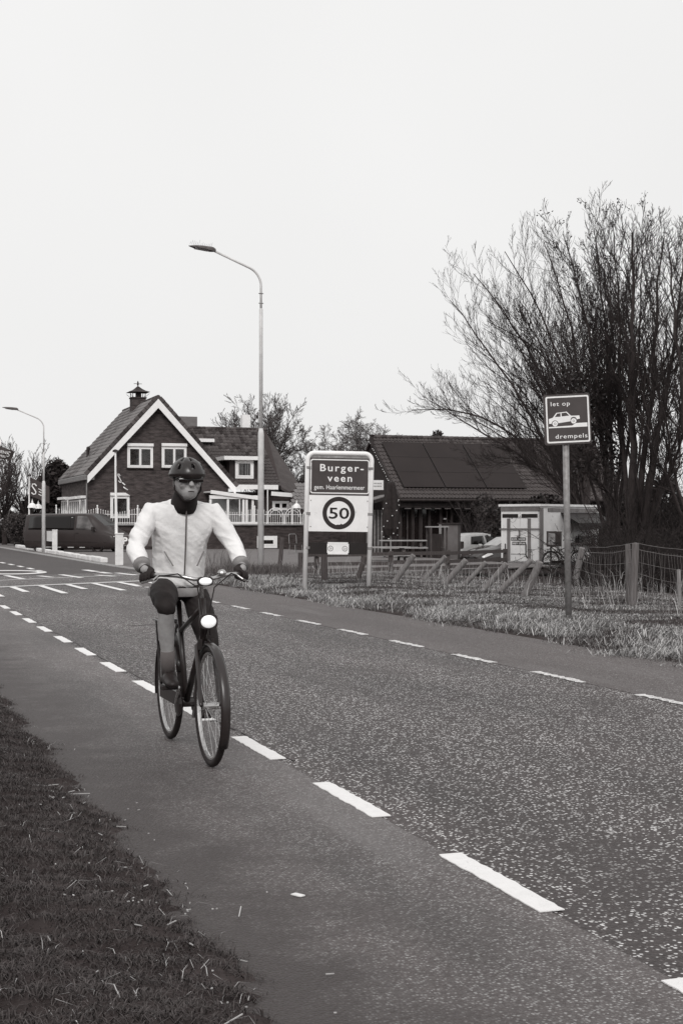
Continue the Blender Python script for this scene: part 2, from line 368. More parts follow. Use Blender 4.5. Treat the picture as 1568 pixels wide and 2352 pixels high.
lane1 = sheet('cycle_lane', near, 0.004, m_fine, 'fine grey asphalt cycle lane on the near side of the road', 'cycle lane')
far = [(6.05, -20), (6.05, 33.4)] + ragged(7.95, 34.6, -20, .3, .12)
lane2 = sheet('cycle_lane', far, 0.004, m_fine2, 'smooth grey asphalt cycle lane on the far side beside the long grass', 'cycle lane')
fore = sheet('forecourt', [(8.15, 38.2), (12, 36.5), (22, 42), (22, 76), (8.3, 110), (8.15, 110)], 0.004, m_yard, 'grey paved forecourt in front of the brick house', 'forecourt')
mb = MB()
gp = [(8.05, 110), (7.98, 62), (8.0, 50), (8.1, 43), (8.6, 38.6), (9.6, 36.6), (11.6, 35.2)]
for a, b in zip(gp[:-1], gp[1:]):
    n_ = max(1, int(math.dist(a, b) / 1.0))
    for i in range(n_):
        p = [a[0]+(b[0]-a[0])*(i+.01)/n_, a[1]+(b[1]-a[1])*(i+.01)/n_]; q = [a[0]+(b[0]-a[0])*(i+.99)/n_, a[1]+(b[1]-a[1])*(i+.99)/n_]
        mb.bar((p[0], p[1], -.01), (q[0], q[1], -.01), .34, .06)
kerb = structure(mb.build('gutter_strip', m_conc, origin=(8, 40, -.04)), 'pale concrete gutter strip curving along the forecourt edge', 'gutter')

# painted markings: every dash a piece of the road
def mark(poly, z=.009, parent=road, name='marking', mat=None):
    mb = MB(); mb.prism(poly, ((0, 0, 0), (1, 0, 0), (0, 1, 0), (0, 0, 1)), z - .004, z)
    return mb.build(name, mat or m_white, parent)
def dash_poly(x, y0, y1, w, jit=.006, n=7):
    L = [(x - w/2 + random.uniform(-jit, jit), y0 + (y1-y0)*i/n) for i in range(n+1)]
    R = [(x + w/2 + random.uniform(-jit, jit), y1 + (y0-y1)*i/n) for i in range(n+1)]
    return L + R
for k in range(-2, 16):
    y = 4.60 + 1.74*k + (.0 if k < 5 else .02)
    if y + .9 < 31: mark(dash_poly(2.375, y, y + .93, .10, .005, 22), parent=lane1, name='dash_marking')
for k in range(0, 15):
    y = 7.35 + 1.88*k
    if y + .95 < 33.4: mark(dash_poly(6.05, y, y + .95, .085, .022, 16), parent=lane2, name='dash_marking', mat=m_worn)
def quad_line(a, b, w, z=.014, parent=table, name='line_marking', mat=None):
    a, b = Vector(a), Vector(b); d = (b-a).normalized(); n = Vector((-d.y, d.x))*w/2
    return mark([tuple(a-n), tuple(b-n), tuple(b+n), tuple(a+n)], z, parent, name, mat)
quad_line((-3, 27.65), (8.1, 34.95), .10); quad_line((-3, 27.93), (8.1, 35.23), .07)
for i in range(9):                       # ramp teeth, long and short by turns
    x = 1.95 + .66*i; y = 27.65 + (x+3)/11.1*7.3 - .12
    mark([(x-.07, y), (x+.07, y+.09), (x+.10, y - (3.6 if i % 2 else 2.3)), (x-.04, y - (3.6 if i % 2 else 2.3))], .014, table, 'ramp_marking')
for i, (a, b, w) in enumerate([((14, 1323), (52, 1331), .16), ((140, 1321), (186, 1328), .16), ((268, 1317), (310, 1322), .16), ((350, 1318), (395, 1320), .14),
        ((195, 1310), (220, 1314), .22), ((228, 1315), (250, 1318), .22), ((90, 1324), (118, 1327), .15), ((222, 1322), (262, 1325), .15), ((395, 1313), (450, 1318), .18)]):
    p, q = G(*a), G(*b); quad_line((p.x, p.y), (q.x, q.y), w, .016)
p, q = G(0, 1334), G(470, 1313); quad_line((p.x, p.y), (q.x, q.y), .05, .013)
for k in range(12):
    y = 41.5 + 2.3*k; x = 5.15 - .012*max(0, y-42)**1.3
    mark(dash_poly(x, y, y + 1.25, .14), .012, road2, 'dash_marking')
m_seam = M('tar_seam', .035, rough=.5, var=.4, scale=9)
def seam(pts, w, parent, z=.0075):
    L, R = [], []
    P_ = [Vector((x, y, 0)) for x, y in pts]
    for i, p in enumerate(P_):
        d = (P_[min(i+1, len(P_)-1)] - P_[max(i-1, 0)]).normalized(); n = Vector((-d.y, d.x, 0))*w*random.uniform(.25, .75); L.append((p.x-n.x, p.y-n.y)); R.append((p.x+n.x, p.y+n.y))
    mb = MB(); mb.prism(L + R[::-1], ((0, 0, 0), (1, 0, 0), (0, 1, 0), (0, 0, 1)), z-.003, z); mb.build('seam', m_seam, parent)
seam([(2.437 + .012*math.sin(y*5) + random.uniform(-.008, .008), y) for y in np.arange(8, 30, .16)], .009, lane1)
c1, c2 = G(300, 1438), G(470, 1430); seam([(c1.x + (c2.x-c1.x)*t/20, c1.y + (c2.y-c1.y)*t/20 + random.uniform(-.02, .02)) for t in range(21)], .035, road, .004)
mb = MB(); g0 = G(20, 1315)
mb.ring([(g0.x + 1.05*math.cos(t*.2094), g0.y + 1.75*math.sin(t*.2094)) for t in range(30)], [(g0.x + .8*math.cos(t*.2094), g0.y + 1.25*math.sin(t*.2094)) for t in range(30)], ((0, 0, 0), (1, 0, 0), (0, 1, 0), (0, 0, 1)), .006, .012)
mb.build('circle_marking', m_white, road2)
# ------------------------------------------------------------------ grass, straw and stalks (nobody could count them)
def blades(name, P, hmin, hmax, w, lean, mat, label, cat, zoff=0.0, wind=(0, 0), power=1.0, short=0.0):
    n = len(P); z0 = h(P[:, 0], P[:, 1]) + zoff
    hh = (hmin + (hmax-hmin)*RNG.random(n)**power) * (1 - short*sm(8.5, 9.8, P[:, 0])); a = RNG.random(n)*2*PI
    dx, dy = np.cos(a), np.sin(a); ln = lean*hh*(.3 + RNG.random(n)); b = RNG.random(n)*2*PI
    lx, ly = np.cos(b)*ln + wind[0]*hh, np.sin(b)*ln + wind[1]*hh
    ww = w*(.6 + .8*RNG.random(n))/2
    base = np.stack([P[:, 0], P[:, 1], z0 - .01], 1); side = np.stack([dx*ww, dy*ww, np.zeros(n)], 1)
    mid = base + np.stack([lx*.35, ly*.35, hh*.6], 1); tip = base + np.stack([lx, ly, hh*np.clip(1 - .35*ln/hh, .3, 1)], 1)
    V = np.stack([base-side, base+side, mid-side*.8, mid+side*.8, tip], 1).reshape(-1, 3)
    o = np.arange(n)[:, None]*5
    F = np.concatenate([o + np.array([0, 1, 3]), o + np.array([0, 3, 2]), o + np.array([2, 3, 4])])
    ob = link(name, np_mesh(name, V, F, mat)); return tag(ob, label, cat, kind='stuff')
m_gdark = M('near_grass', .058, rough=.75, var=.75, scale=2.2, spec=.2, island=True)
m_glight = M('verge_grass', .34, rough=.65, var=.95, scale=1.4, spec=.2, island=True)
m_straw = M('straw', .42, rough=.7, var=.4, scale=30, island=True)
def scatter(n, x0, x1, y0, y1): return np.stack([x0 + (x1-x0)*RNG.random(n), y0 + (y1-y0)*RNG.random(n)], 1)
def clump(P, f, thr): 
    v = np.sin(P[:, 0]*f + 1.3*np.sin(P[:, 1]*f*.7)) * np.sin(P[:, 1]*f*.9 + 1.1*np.sin(P[:, 0]*f*.6)) + .7*np.sin(P[:, 0]*f*2.7+P[:, 1]*f*2.1)
    return P[v + 1.2*(RNG.random(len(P))-.5) > thr]
# near verge: short, dark and trodden, thinning out over the lane's edge
P = scatter(420000, -.1, 1.6, 2.7, 13.5); e = 1.13 + .09*np.sin(P[:, 1]*3.1) + .05*np.sin(P[:, 1]*9.7) + .03*np.sin(P[:, 1]*27)
keep = RNG.random(len(P)) < np.clip((e + .28 - P[:, 0]) / .42, 0, 1)**2.0
P = P[keep]; P = P[P[:, 0] > .085*P[:, 1] - .15]; P = clump(P, 9.0, -1.05)
blades('verge_grass', P, .008, .05, .0034, 1.5, m_gdark, 'short dark trodden grass along the near edge of the lane', 'grass', power=1.6)
P = clump(scatter(4200, -.2, 1.3, 2.7, 12), 3.5, .1)
blades('dry_grass', P, .015, .07, .003, 1.8, m_straw, 'pale dry blades among the dark near grass', 'grass', power=2)
# litter of cut straw and grit on the lane's edge
mb = MB()
for i in range(75):
    y = random.uniform(3.2, 7.5); x = 1.16 + random.gauss(-.12, .16); L = random.choice((.005, .006, .008, .008, .010, .012, .015, .02, .03, .045)); a = random.uniform(0, PI)
    if i < 4: L = random.uniform(.07, .15)
    w = random.uniform(.002, .0038) if L > .016 else random.uniform(.003, .006)
    mb.box((x, y, hz(x, y) * (x < 1.1) + .012 + random.uniform(0, .012)), (L, w, .003), Matrix.Rotation(a, 3, 'Z') @ Matrix.Rotation(random.uniform(-.15, .15), 3, 'Y'))
tag(mb.build('straw_litter', m_straw, origin=(1.1, 4, 0)), 'scattered bits of cut straw and grit along the near lane edge', 'litter', kind='stuff')
tag(MB().box((1.575, 5.1, .008), (.026, .05, .004), Matrix.Rotation(.5, 3, 'Z')).build('paper_scrap', M('paper', .75, var=.1)), 'tiny white paper scrap lying on the near cycle lane', 'litter')
# far verge: long pale tussocks
P = scatter(420000, 7.0, 14.5, 6, 36.5); xe = 7.66 + .16*np.sin(P[:, 1]*1.3) + .1*np.sin(P[:, 1]*4.1) - .25*sm(14, 10, P[:, 1]) - .25*sm(17, 12, P[:, 1])
lim = 12.6 - .6*sm(20, 12, P[:, 1])
keep = (RNG.random(len(P)) < np.clip((P[:, 0] - xe) / .22, 0, 1)) & (RNG.random(len(P)) < np.clip((lim + 1.4 - P[:, 0]) / 2.2, .04, 1)) & (RNG.random(len(P)) < np.clip(22/P[:, 1], .4, 1)**1.3) & (P[:, 0] < .8*P[:, 1]+3)
P = P[keep]; A = clump(P, 2.1, .25)
blades('long_grass', A, .05, .20, .0085, 1.7, m_glight, 'long pale tussocky grass on the far verge below the signs', 'grass', wind=(.45, -.15), power=1.5, short=.68)
blades('low_grass', P[::2], .02, .08, .010, 1.0, M('verge_under', .11, rough=.8, var=.9, scale=1.0, island=True), 'low darker grass between the far verge tussocks', 'grass', short=.3)
P = scatter(2600, 10.2, 15, 13, 37); P = P[RNG.random(len(P)) < .5 + .5*np.sin(P[:, 1]*1.9)*np.sin(P[:, 0]*2.3)]
blades('dry_stalks', P, .2, .62, .006, .45, M('dry_stalk', .36, rough=.7, var=.5, scale=2, island=True), 'thin dry stalks standing along the wire fence', 'stalks', power=1.8)
q = G(525, 1310, .1); P = np.array([[q.x + random.gauss(0, .25), q.y + random.gauss(0, .5)] for _ in range(260)])
blades('tall_weeds', P, .3, 1.0, .012, .35, M('weeds', .12, rough=.8, var=.6, scale=3, island=True), 'clump of tall weeds left of the tall lamp post', 'weeds', power=1.2)
q = G(590, 1318, .1); P = np.array([[q.x + random.gauss(0, .7), q.y + random.gauss(0, 1.0)] for _ in range(4500)])
blades('rough_grass', P, .08, .4, .012, .5, M('rough', .09, rough=.8, var=.6, scale=3, island=True), 'rough grass growing round the foot of the tall lamp post', 'grass', power=1.6)
# ================================================================== BRICK HOUSE (gable on Y = 79, ridge along the road)
m_brick = M_brick('brick_dark', .062, .040, .075)
m_brick2 = M_brick('brick_low', .055, .038, .05)
m_wp = M('white_paint', .85, rough=.5, var=.06, scale=4, grime=(.5, 7, .64))
m_tile = M('roof_tile', .17, rough=.6, var=.5, scale=1.3, island=True, spec=.3)
m_tile2 = M('roof_tile_mossy', .060, rough=.8, var=.75, scale=1.8, island=True, spec=.2, grime=(.24, 9, .60))
m_tile3 = M('barn_tile', .052, rough=.65, var=.6, scale=1.5, island=True, spec=.3, grime=(.17, 6, .60))
m_deck = M('roof_deck', .04, rough=.9)
m_dk = M('dark_paint', .025, rough=.5, var=.3)
m_curtain = M('curtain', .30, rough=.9, var=.35, scale=3, stretch=(14, 1, .6))
m_roomshade = M('shade_black', .012, rough=.9)  # shade behind the panes put into a near-black board
m_pane = M_pane('pane')
m_metal = M('zinc', .22, rough=.5, var=.25, scale=3, metal=.3)
def tile_mesh(w, l, mat):
    # one pan tile: a wave across, a raised lip in front; local x along the eave, y up the slope, z out of the roof
    xs = [(-.5, .012), (-.32, -.004), (-.08, .0), (.12, .030), (.32, .038), (.5, .012)]
    v = []; f = []; n = len(xs)
    for (y, dz) in ((0, .042), (1, .004)):
        for a, zz in xs: v.append((a*w, y*l*1.12, zz*w/.2 + dz))
    for a, zz in xs: v.append((a*w, .004, zz*w/.2 - .008))
    for i in range(n-1):
        f.append((i, i+1, n+i+1, n+i)); f.append((2*n+i, 2*n+i+1, i+1, i))
    me = bpy.data.meshes.new('tile'); me.from_pydata(v, [], f); me.materials.append(mat); return me
def tile_roof(parent, o, u, v, wid, hgt, w, l, mat, skip=None, n_single=300):
    u, v = Vector(u).normalized(), Vector(v).normalized(); n = u.cross(v)
    nu, nv = int(wid / w), int(hgt / l); w, l = wid / nu, hgt / nv; R = Matrix((u, v, n)).transposed().to_4x4(); L = []
    for j in range(nv):
        for i in range(nu):
            if skip and skip((i+.5)*w, (j+.5)*l): continue
            p = Vector(o) + u*((i+.5)*w) + v*(j*l) + n*(.012 + random.uniform(0, .006))
            L.append((Matrix.Translation(p) @ R @ Matrix.Rotation(random.gauss(0, .012), 4, 'Z') @ Matrix.Rotation(random.gauss(0, .012), 4, 'X')))
    L.sort(key=lambda m: (m.translation - EYEV).length)
    me = tile_mesh(w, l, mat)
    for m in L[:n_single]: link('tile', me, parent, m)
    if L[n_single:]:
        base = np.array([vv.co[:] + (1,) for vv in me.vertices]); inv = wmat(parent).inverted()
        V = np.concatenate([(base @ np.array(inv @ m).T)[:, :3] for m in L[n_single:]])
        F0 = np.array([p.vertices[:] for p in me.polygons]); k = len(base)
        F = np.concatenate([F0 + k*i for i in range(len(L) - n_single)])
        link('tiles', np_mesh('tiles', V, F, mat), parent)['kind'] = 'stuff'
def window(parent, y, x0, z0, x1, z1, n=2, shutter=True, frame=.09, mats=None, curtain='folds', out=.05):
    # a white framed window standing on the wall plane Y = y, facing -Y
    mb = MB(); cx, cz = (x0+x1)/2, (z0+z1)/2; t = frame
    for z in (z0 + t/2, z1 - t/2): mb.box((cx, y - out/2, z), (x1-x0, out+.04, t))
    for x in (x0 + t/2, x1 - t/2): mb.box((x, y - out/2 - .003, cz), (t, out+.034, z1-z0-2*t))
    f = mb.build('window', m_wp, parent, bevel=.008)
    W = (x1-x0-2*t) / n
    for i in range(n):
        a = x0 + t + W*i; b = a + W; mb = MB(); s = t*.62
        for z in (z0+t+s/2, z1-t-s/2): mb.box(((a+b)/2, y-out-.012, z), (W-.012, .05, s))
        for x in (a+s/2+.006, b-s/2-.006): mb.box((x, y-out-.015, cz), (s, .044, z1-z0-2*t-2*s))
        mb.build('sash', m_wp, f)
        MB().box(((a+b)/2, y-out, cz), (W-2*s, .012, z1-z0-2*t-2*s)).build('pane', m_pane, f)
    MB().box((cx, y+.10, cz), (x1-x0-.04, .03, z1-z0-.04)).build('room_shade', m_roomshade, f)
    mb = MB()
    if curtain == 'folds':
        for i in range(n):
            for sgn in (0, 1):
                a = x0+t+W*i + (W*.58 if sgn else .03); 
                for k in range(5): mb.box((a + W*.075*k + .03, y+.03+.018*(k % 2), cz), (W*.075, .02, z1-z0-2*t))
    elif curtain == 'blinds':
        k = 0; x = x0+t+.05
        while x < x1-t-.03: mb.box((x, y+.03, cz), (.06, .012, z1-z0-2*t), Matrix.Rotation(.5, 3, 'Z')); x += .115
    if mb.v: mb.build('curtain', m_curtain, f)
    MB().box((cx, y-.06, z0-.035), (x1-x0+.10, .16, .05)).build('sill', m_dk, f)
    if shutter: MB().box((cx, y-.09, z1+.085), (x1-x0+.04, .18, .17)).build('shutter_box', m_wp, f, bevel=.02)
    return f
HY = 79.0
house = thing('brick_house', (16.2, 79, 0), 'dark brick gabled house with white bargeboards, tiled roof and lantern-topped chimney', 'house')
ap = PY(360, 918, HY); eL = PY(198, 1100, HY); eR = PY(537, 1094, HY)     # apex and eaves, measured on the gable plane
AX, AZ = ap.x, ap.z; ZL = 4.02; XL, XR = PY(201, 1150, HY).x, PY(524, 1150, HY).x
DEP = 10.8
sl = (AZ - ZL) / (AX - eL.x)             # slope of both roof planes
zl = AZ - sl*(AX - XL) ; zr = AZ - sl*(XR - AX)
mb = MB(); poly = [(XL, -.3), (XR, -.3), (XR, zr-.12), (AX, AZ-.12), (XL, zl-.12)]
mb.prism(poly, ((0, HY, 0), (1, 0, 0), (0, 0, 1), (0, 1, 0)), 0, DEP - .4)
mb.build('wall', m_brick, house)
# roof slabs, bargeboards, tiles
OV = .42; tl = (Vector((eL.x, 0, ZL)) - Vector((AX, 0, AZ))); lenL = tl.length
zER = AZ - sl*(eR.x - AX)
for sgn, ex, ez in ((-1, eL.x, ZL), (1, eR.x, zER)):
    mb = MB(); d = Vector((ex-AX, 0, ez-AZ)); d.normalize(); nrm = Vector((-d.z*(-1), 0, d.x*(-1))) if sgn < 0 else Vector((-d.z, 0, d.x))
    nrm = nrm if nrm.z > 0 else -nrm
    a, b = Vector((AX, HY-OV+.05, AZ)), Vector((ex, HY-OV+.05, ez))
    mb.add([a, b, b+Vector((0, DEP, 0)), a+Vector((0, DEP, 0)), a+nrm*.1, b+nrm*.1, b+nrm*.1+Vector((0, DEP, 0)), a+nrm*.1+Vector((0, DEP, 0))],
           [(0, 1, 2, 3), (4, 5, 6, 7), (0, 1, 5, 4), (1, 2, 6, 5), (2, 3, 7, 6), (3, 0, 4, 7)])
    rf = mb.build('roof', m_deck, house)
    mb = MB(); w_ = .34; q = Vector((0, -.04, 0)); y0 = HY-OV
    A, B = Vector((AX, y0, AZ+.02)), Vector((ex, y0, ez+.02))
    down = Vector((0, 0, -w_/abs(math.cos(math.atan(sl)))))
    mb.add([A, B, B+down*.85, A+down, A+q, B+q, B+down*.85+q, A+down+q], [(0, 1, 2, 3), (4, 5, 6, 7), (0, 1, 5, 4), (1, 2, 6, 5), (2, 3, 7, 6), (3, 0, 4, 7)])
    mb.build('bargeboard', m_wp, house)
    mb = MB()                                     # verge tiles along the gable edge
    for k in range(20):
        p = A + (B-A)*((k+.02)/20) + nrm*.12; r = A + (B-A)*((k+1.1)/20) + nrm*.14
        mb.bar(p + Vector((0, .02, 0)), r + Vector((0, .02, 0)), .2, .06, Vector((0, 1, 0)))
    mb.build('verge_tile', m_tile2, house)
dL = Vector((AX-eL.x, 0, AZ-ZL)); nL = Vector((-dL.z, 0, dL.x)).normalized()
tile_roof(house, Vector((eL.x, HY-OV+.05+DEP, ZL)) + nL*.1, (0, -1, 0), dL, DEP, dL.length, .215, .34, m_tile)
mb = MB()
for k in range(26): mb.tube([(AX, HY-OV+DEP*k/26, AZ+.12), (AX, HY-OV+DEP*(k+1.08)/26, AZ+.15)], [.13, .11], 8)
mb.build('ridge_tile', m_tile2, house)
# gutter and boxed eave on the left
MB().box((eL.x+.12, HY-OV+DEP/2, ZL-.10), (.55, DEP-.1, .22)).build('eave_box', m_metal, house)
MB().tube([(eL.x-.08, HY-OV, ZL+.02), (eL.x-.08, HY-OV+DEP, ZL+.02)], .07, 8).build('gutter', m_metal, house)
MB().tube([(XL-.06, HY-.08, ZL-.1), (XL-.06, HY-.08, .2)], .04, 8).build('rain_pipe', m_metal, house)
# gable windows
for x0, x1 in ((292, 351), (371, 428)):
    a, b = PY(x0, 1074, HY), PY(x1, 1026, HY); window(house, HY, a.x, a.z, b.x, b.z)
a, b = PY(253, 1190, HY), PY(297, 1139, HY); window(house, HY, a.x, a.z, b.x, b.z, n=1, curtain='blinds')
# bay windows in the left wall (seen at a slant)
def side_window(yy0, yy1, z0, z1):
    X0 = XL; mb = MB()
    for z in (z0+.05, z1-.05): mb.box((X0-.03, (yy0+yy1)/2, z), (.1, yy1-yy0, .1))
    n = max(2, int((yy1-yy0)/.8))
    for k in range(n+1): mb.box((X0-.034, yy0+.05+(yy1-yy0-.1)*k/n, (z0+z1)/2), (.092, .1, z1-z0-.2))
    f = mb.build('window', m_wp, house); MB().box((X0-.004, (yy0+yy1)/2, (z0+z1)/2), (.004, yy1-yy0-.1, z1-z0-.1)).build('room_shade', m_roomshade, f)
    MB().box((X0-.02, (yy0+yy1)/2, (z0+z1)/2), (.006, yy1-yy0-.1, z1-z0-.1)).build('pane', m_pane, f)
    MB().box((X0-.16, (yy0+yy1)/2, z1+.12), (.32, yy1-yy0+.1, .15)).build('shutter_box', m_wp, f)
    mb = MB()
    for k in range(int((yy1-yy0)/.3)): mb.box((X0-.012, yy0+.2+.3*k, (z0+z1)/2), (.004, .12, z1-z0-.2))
    mb.build('curtain', m_curtain, f)
side_window(79.4, 80.7, 1.35, 2.75); side_window(81.5, 85.6, 1.35, 2.75); side_window(86.4, 89, 1.35, 2.8)
# chimney with its lantern cap and vane
cy = HY + 5.0; cb = PY(320, 925, cy); cx = AX - .12; zc = AZ
ch = MB().box((cx, cy, AZ-.05), (.82, .82, 1.0)).build('chimney', m_brick, house)
mb = MB().box((cx, cy, AZ+0.504), (.90, .90, .07)); mb.box((cx+.03, cy, AZ+0.690), (.30, .30, .36)); mb.build('flue', m_brick2, ch)
mb = MB()
for sx in (-1, 1):
    for sy in (-1, 1): mb.tube([(cx+.36*sx, cy+.36*sy, AZ+0.510), (cx+.38*sx, cy+.38*sy, AZ+0.852)], .022, 6); mb.tube([(cx+.36*sx, cy+.36*sy, AZ+0.540), (cx+.58*sx, cy+.58*sy, AZ+0.750)], .012, 5)
mb.build('cap_post', m_dk, ch)
mb = MB(); prof = [(.82, 1.40), (.80, 1.43), (.52, 1.56), (.30, 1.74), (.14, 1.92), (.03, 2.04)]; b0 = 0
for i, (r, z) in enumerate(prof):
    for k in range(4):
        a = PI/4 + PI/2*k; mb.v.append((cx + r*math.cos(a)*1.06, cy + r*math.sin(a)*1.06, AZ+z*.60))
for i in range(len(prof)-1):
    for k in range(4): mb.f.append((i*4+k, i*4+(k+1) % 4, (i+1)*4+(k+1) % 4, (i+1)*4+k))
mb.f.append((3, 2, 1, 0)); mb.build('chimney_cap', m_dk, ch)
mb = MB().tube([(cx, cy, AZ+1.200), (cx, cy, AZ+1.530)], .022, 6); mb.ball((cx, cy, AZ+1.308), .06, 8, 6); mb.ball((cx, cy, AZ+1.428), (.05, .03, .08), 8, 6)
mb.tube([(cx-.24, cy, AZ+1.362), (cx+.24, cy, AZ+1.362)], .016, 5); mb.tube([(cx, cy-.24, AZ+1.362), (cx, cy+.24, AZ+1.362)], .016, 5)
mb.build('weather_vane', m_dk, ch)
vp = PX(230, 1006, AX - 2.9); q = Vector((AX-2.9, HY+6.2, AZ - sl*2.9 + .1))
MB().tube([q, q+Vector((0, 0, .35)), q+Vector((.03, 0, .62)), q+Vector((0, 0, .72))], [.09, .085, .12, .07], 8).build('roof_vent', m_dk, house)
MB().tube([(eR.x-.05, HY-.3, zER-.06), (eR.x-.06, HY-.3, zER-.22), (XR+.06, HY-.06, zER-.5), (XR+.06, HY-.06, 1.4)], .04, 8).build('rain_pipe', m_metal, house)

# ------------------------------------------------------------------ extension behind and right of the gable
EY0, EY1 = 80.6, 86.0
ext = thing('house_extension', (21, 82, 0), 'lower house wing with mossy dark tiles, dormer window and white fascia', 'house')
rz = PY(600, 988, EY1).z; ezz = PY(600, 1118, EY0).z
xr1 = PY(611, 988, EY1).x; xr0 = PY(645, 1118, EY0).x
xl = AX + 1.2
P = [Vector((xl, EY0, ezz)), Vector((xr0, EY0, ezz)), Vector((xr1, EY1, rz)), Vector((xl, EY1, rz))]
n_ = (P[1]-P[0]).cross(P[3]-P[0]).normalized()
mb = MB().add([p for p in P] + [p - n_*.12 for p in P], [(0, 1, 2, 3), (7, 6, 5, 4), (0, 4, 5, 1), (1, 5, 6, 2), (2, 6, 7, 3), (3, 7, 4, 0)])
mb.build('roof', m_deck, ext)
# right hip: slopes away to the side
hipx = xr0 + 1.5; Hh = [Vector((xr0, EY0, ezz)), Vector((hipx+.6, EY0+.2, ezz-1.05)), Vector((hipx+.2, EY1+2, ezz-.8)), Vector((xr1, EY1, rz))]
mb = MB().add(Hh + [p - Vector((0, 0, .15)) for p in Hh], [(0, 1, 2, 3), (7, 6, 5, 4), (0, 4, 5, 1), (1, 5, 6, 2), (2, 6, 7, 3), (3, 7, 4, 0)]); mb.build('side_roof', m_tile2, ext)
dx0, dz0 = PY(540, 1097, EY0).x, 0
DORM = (PY(515, 1100, EY0+.6).x - xl, PY(597, 1100, EY0+.6).x - xl)
hyp = (P[3]-P[0]).length
tile_roof(ext, P[0] + n_*.01, (1, 0, 0), P[3]-P[0], xr0 - xl, hyp, .22, .34, m_tile2, skip=lambda a, b: (a < 2.0 and b > 1.2) and (a < .8 or b < 3) and a < .2 or (DORM[0] < a < DORM[1] and .75 < b < 2.2) or a > (xr0-xl) - (xr0-xr1)*b/hyp)
mb = MB()
for k in range(22): mb.tube([(xl + (xr1-xl)*k/22, EY1, rz+.02), (xl + (xr1-xl)*(k+1.08)/22, EY1, rz+.05)], [.13, .11], 8)
mb.build('ridge_tile', m_tile2, ext)
MB().box(((xl+xr0)/2, EY0+2.9, (ezz-.3)/2), (xr0-xl-.3, 4.6, ezz-.3)).build('wall', m_brick, ext)
a = PY(522, 1125, EY0-.1); b = PY(638, 1114, EY0-.1)
MB().box(((a.x+b.x)/2, EY0-.14, (a.z+b.z)/2+.02), (b.x-a.x, .08, .27)).build('fascia', m_wp, ext)
# dormer
a, b = PY(540, 1099, EY0+.7), PY(582, 1057, EY0+.7)
mb = MB().box((PY(556, 1080, EY0+1.8).x, EY0+1.9, (a.z+b.z)/2+.1), (2.1, 2.3, b.z-a.z+.25)); dm = mb.build('dormer', m_dk, ext)
window(ext, EY0+.72, a.x, a.z, b.x, b.z, n=1, shutter=False, frame=.12)
c0, c1 = PY(514, 1056, EY0+.45), PY(596, 1048, EY0+.45)
MB().box(((c0.x+c1.x)/2, EY0+1.45, (c0.z+c1.z)/2), (c1.x-c0.x, 2.2, .22)).build('dormer_roof', m_wp, ext)
a, b = PY(463, 1015, EY0+3.4), PY(487, 1007, EY0+3.4)
MB().box(((a.x+b.x)/2, EY0+4, (a.z+b.z)/2), (b.x-a.x+.3, 1.2, .2)).build('dormer_roof', m_wp, ext)
a, b = PY(410, 992, 88), PY(453, 957, 88)
MB().box(((a.x+b.x)/2, 88.6, (a.z+b.z)/2), (b.x-a.x, 1.2, b.z-a.z)).build('clad_box', M('grey_cladding', .17, rough=.7, var=.25, scale=2, stretch=(1, 1, 14)), ext)
a, b = PY(555, 990, 87.5), PY(573, 953, 87.5)
MB().box(((a.x+b.x)/2, 87.6, (a.z+b.z)/2), (b.x-a.x, .5, b.z-a.z)).build('chimney', m_wp, ext)
a, b = PY(627, 1105, 86), PY(652, 1064, 86)
MB().box(((a.x+b.x)/2, 87, (a.z+b.z)/2), (b.x-a.x, 1.6, b.z-a.z)).build('clad_box', m_dk, ext)
# low annexe at the right with its window, fascia and pipe
a, b = PY(625, 1205, EY0), PY(682, 1128, EY0+.5)
MB().box((a.x+1.0, EY0+1.2, b.z/2), (2.6, 1.6, b.z)).build('wall', m_brick2, ext)
a, b = PY(624, 1138, EY0-.4), PY(680, 1134, EY0-.4)
mb = MB(); mb.bar((a.x, EY0-.3, a.z+.12), (b.x, EY0-.3, b.z-.10), .06, .24); mb.build('fascia', m_wp, ext)
a, b = PY(626, 1172, EY0+.3), PY(664, 1151, EY0+.3); window(ext, EY0+.38, a.x, a.z, b.x, b.z, n=2, shutter=False)
a = PY(615, 1125, EY0-.2); MB().tube([(a.x, EY0-.15, a.z), (a.x, EY0-.15, 1.4)], .04, 8).build('rain_pipe', m_wp, ext)
# garage roof of paler tiles in front at the right
g1 = thing('garage', (26, 80, 0), 'low tiled garage roof showing between the house wing and the town sign', 'garage')
a, b, c_, d_ = PY(660, 1172, 78.2), PY(700, 1172, 78.2), PY(700, 1108, 80.6), PY(682, 1112, 80.6)
bb = Vector((a.x+4.5, 78.2, a.z)); cc = Vector((d_.x+4.0, 80.6, c_.z))
MB().add([a, bb, cc, d_] + [p - Vector((0, 0, .15)) for p in (a, bb, cc, d_)], [(0, 1, 2, 3), (7, 6, 5, 4), (0, 4, 5, 1), (1, 5, 6, 2), (2, 6, 7, 3), (3, 7, 4, 0)]).build('roof', m_deck, g1)
nn = (bb-a).cross(d_-a).normalized()
tile_roof(g1, a + nn*.02, (1, 0, 0), (d_-a) - Vector(((d_-a).x, 0, 0)), 4.5, ((d_-a) - Vector(((d_-a).x, 0, 0))).length, .22, .33, m_tile, skip=lambda u_, v_: u_ < (d_.x-a.x)*v_/2.9)
MB().box(((a.x+bb.x)/2+.2, 79.6, a.z/2-.1), (4.0, 2.2, a.z)).build('wall', m_brick2, g1)

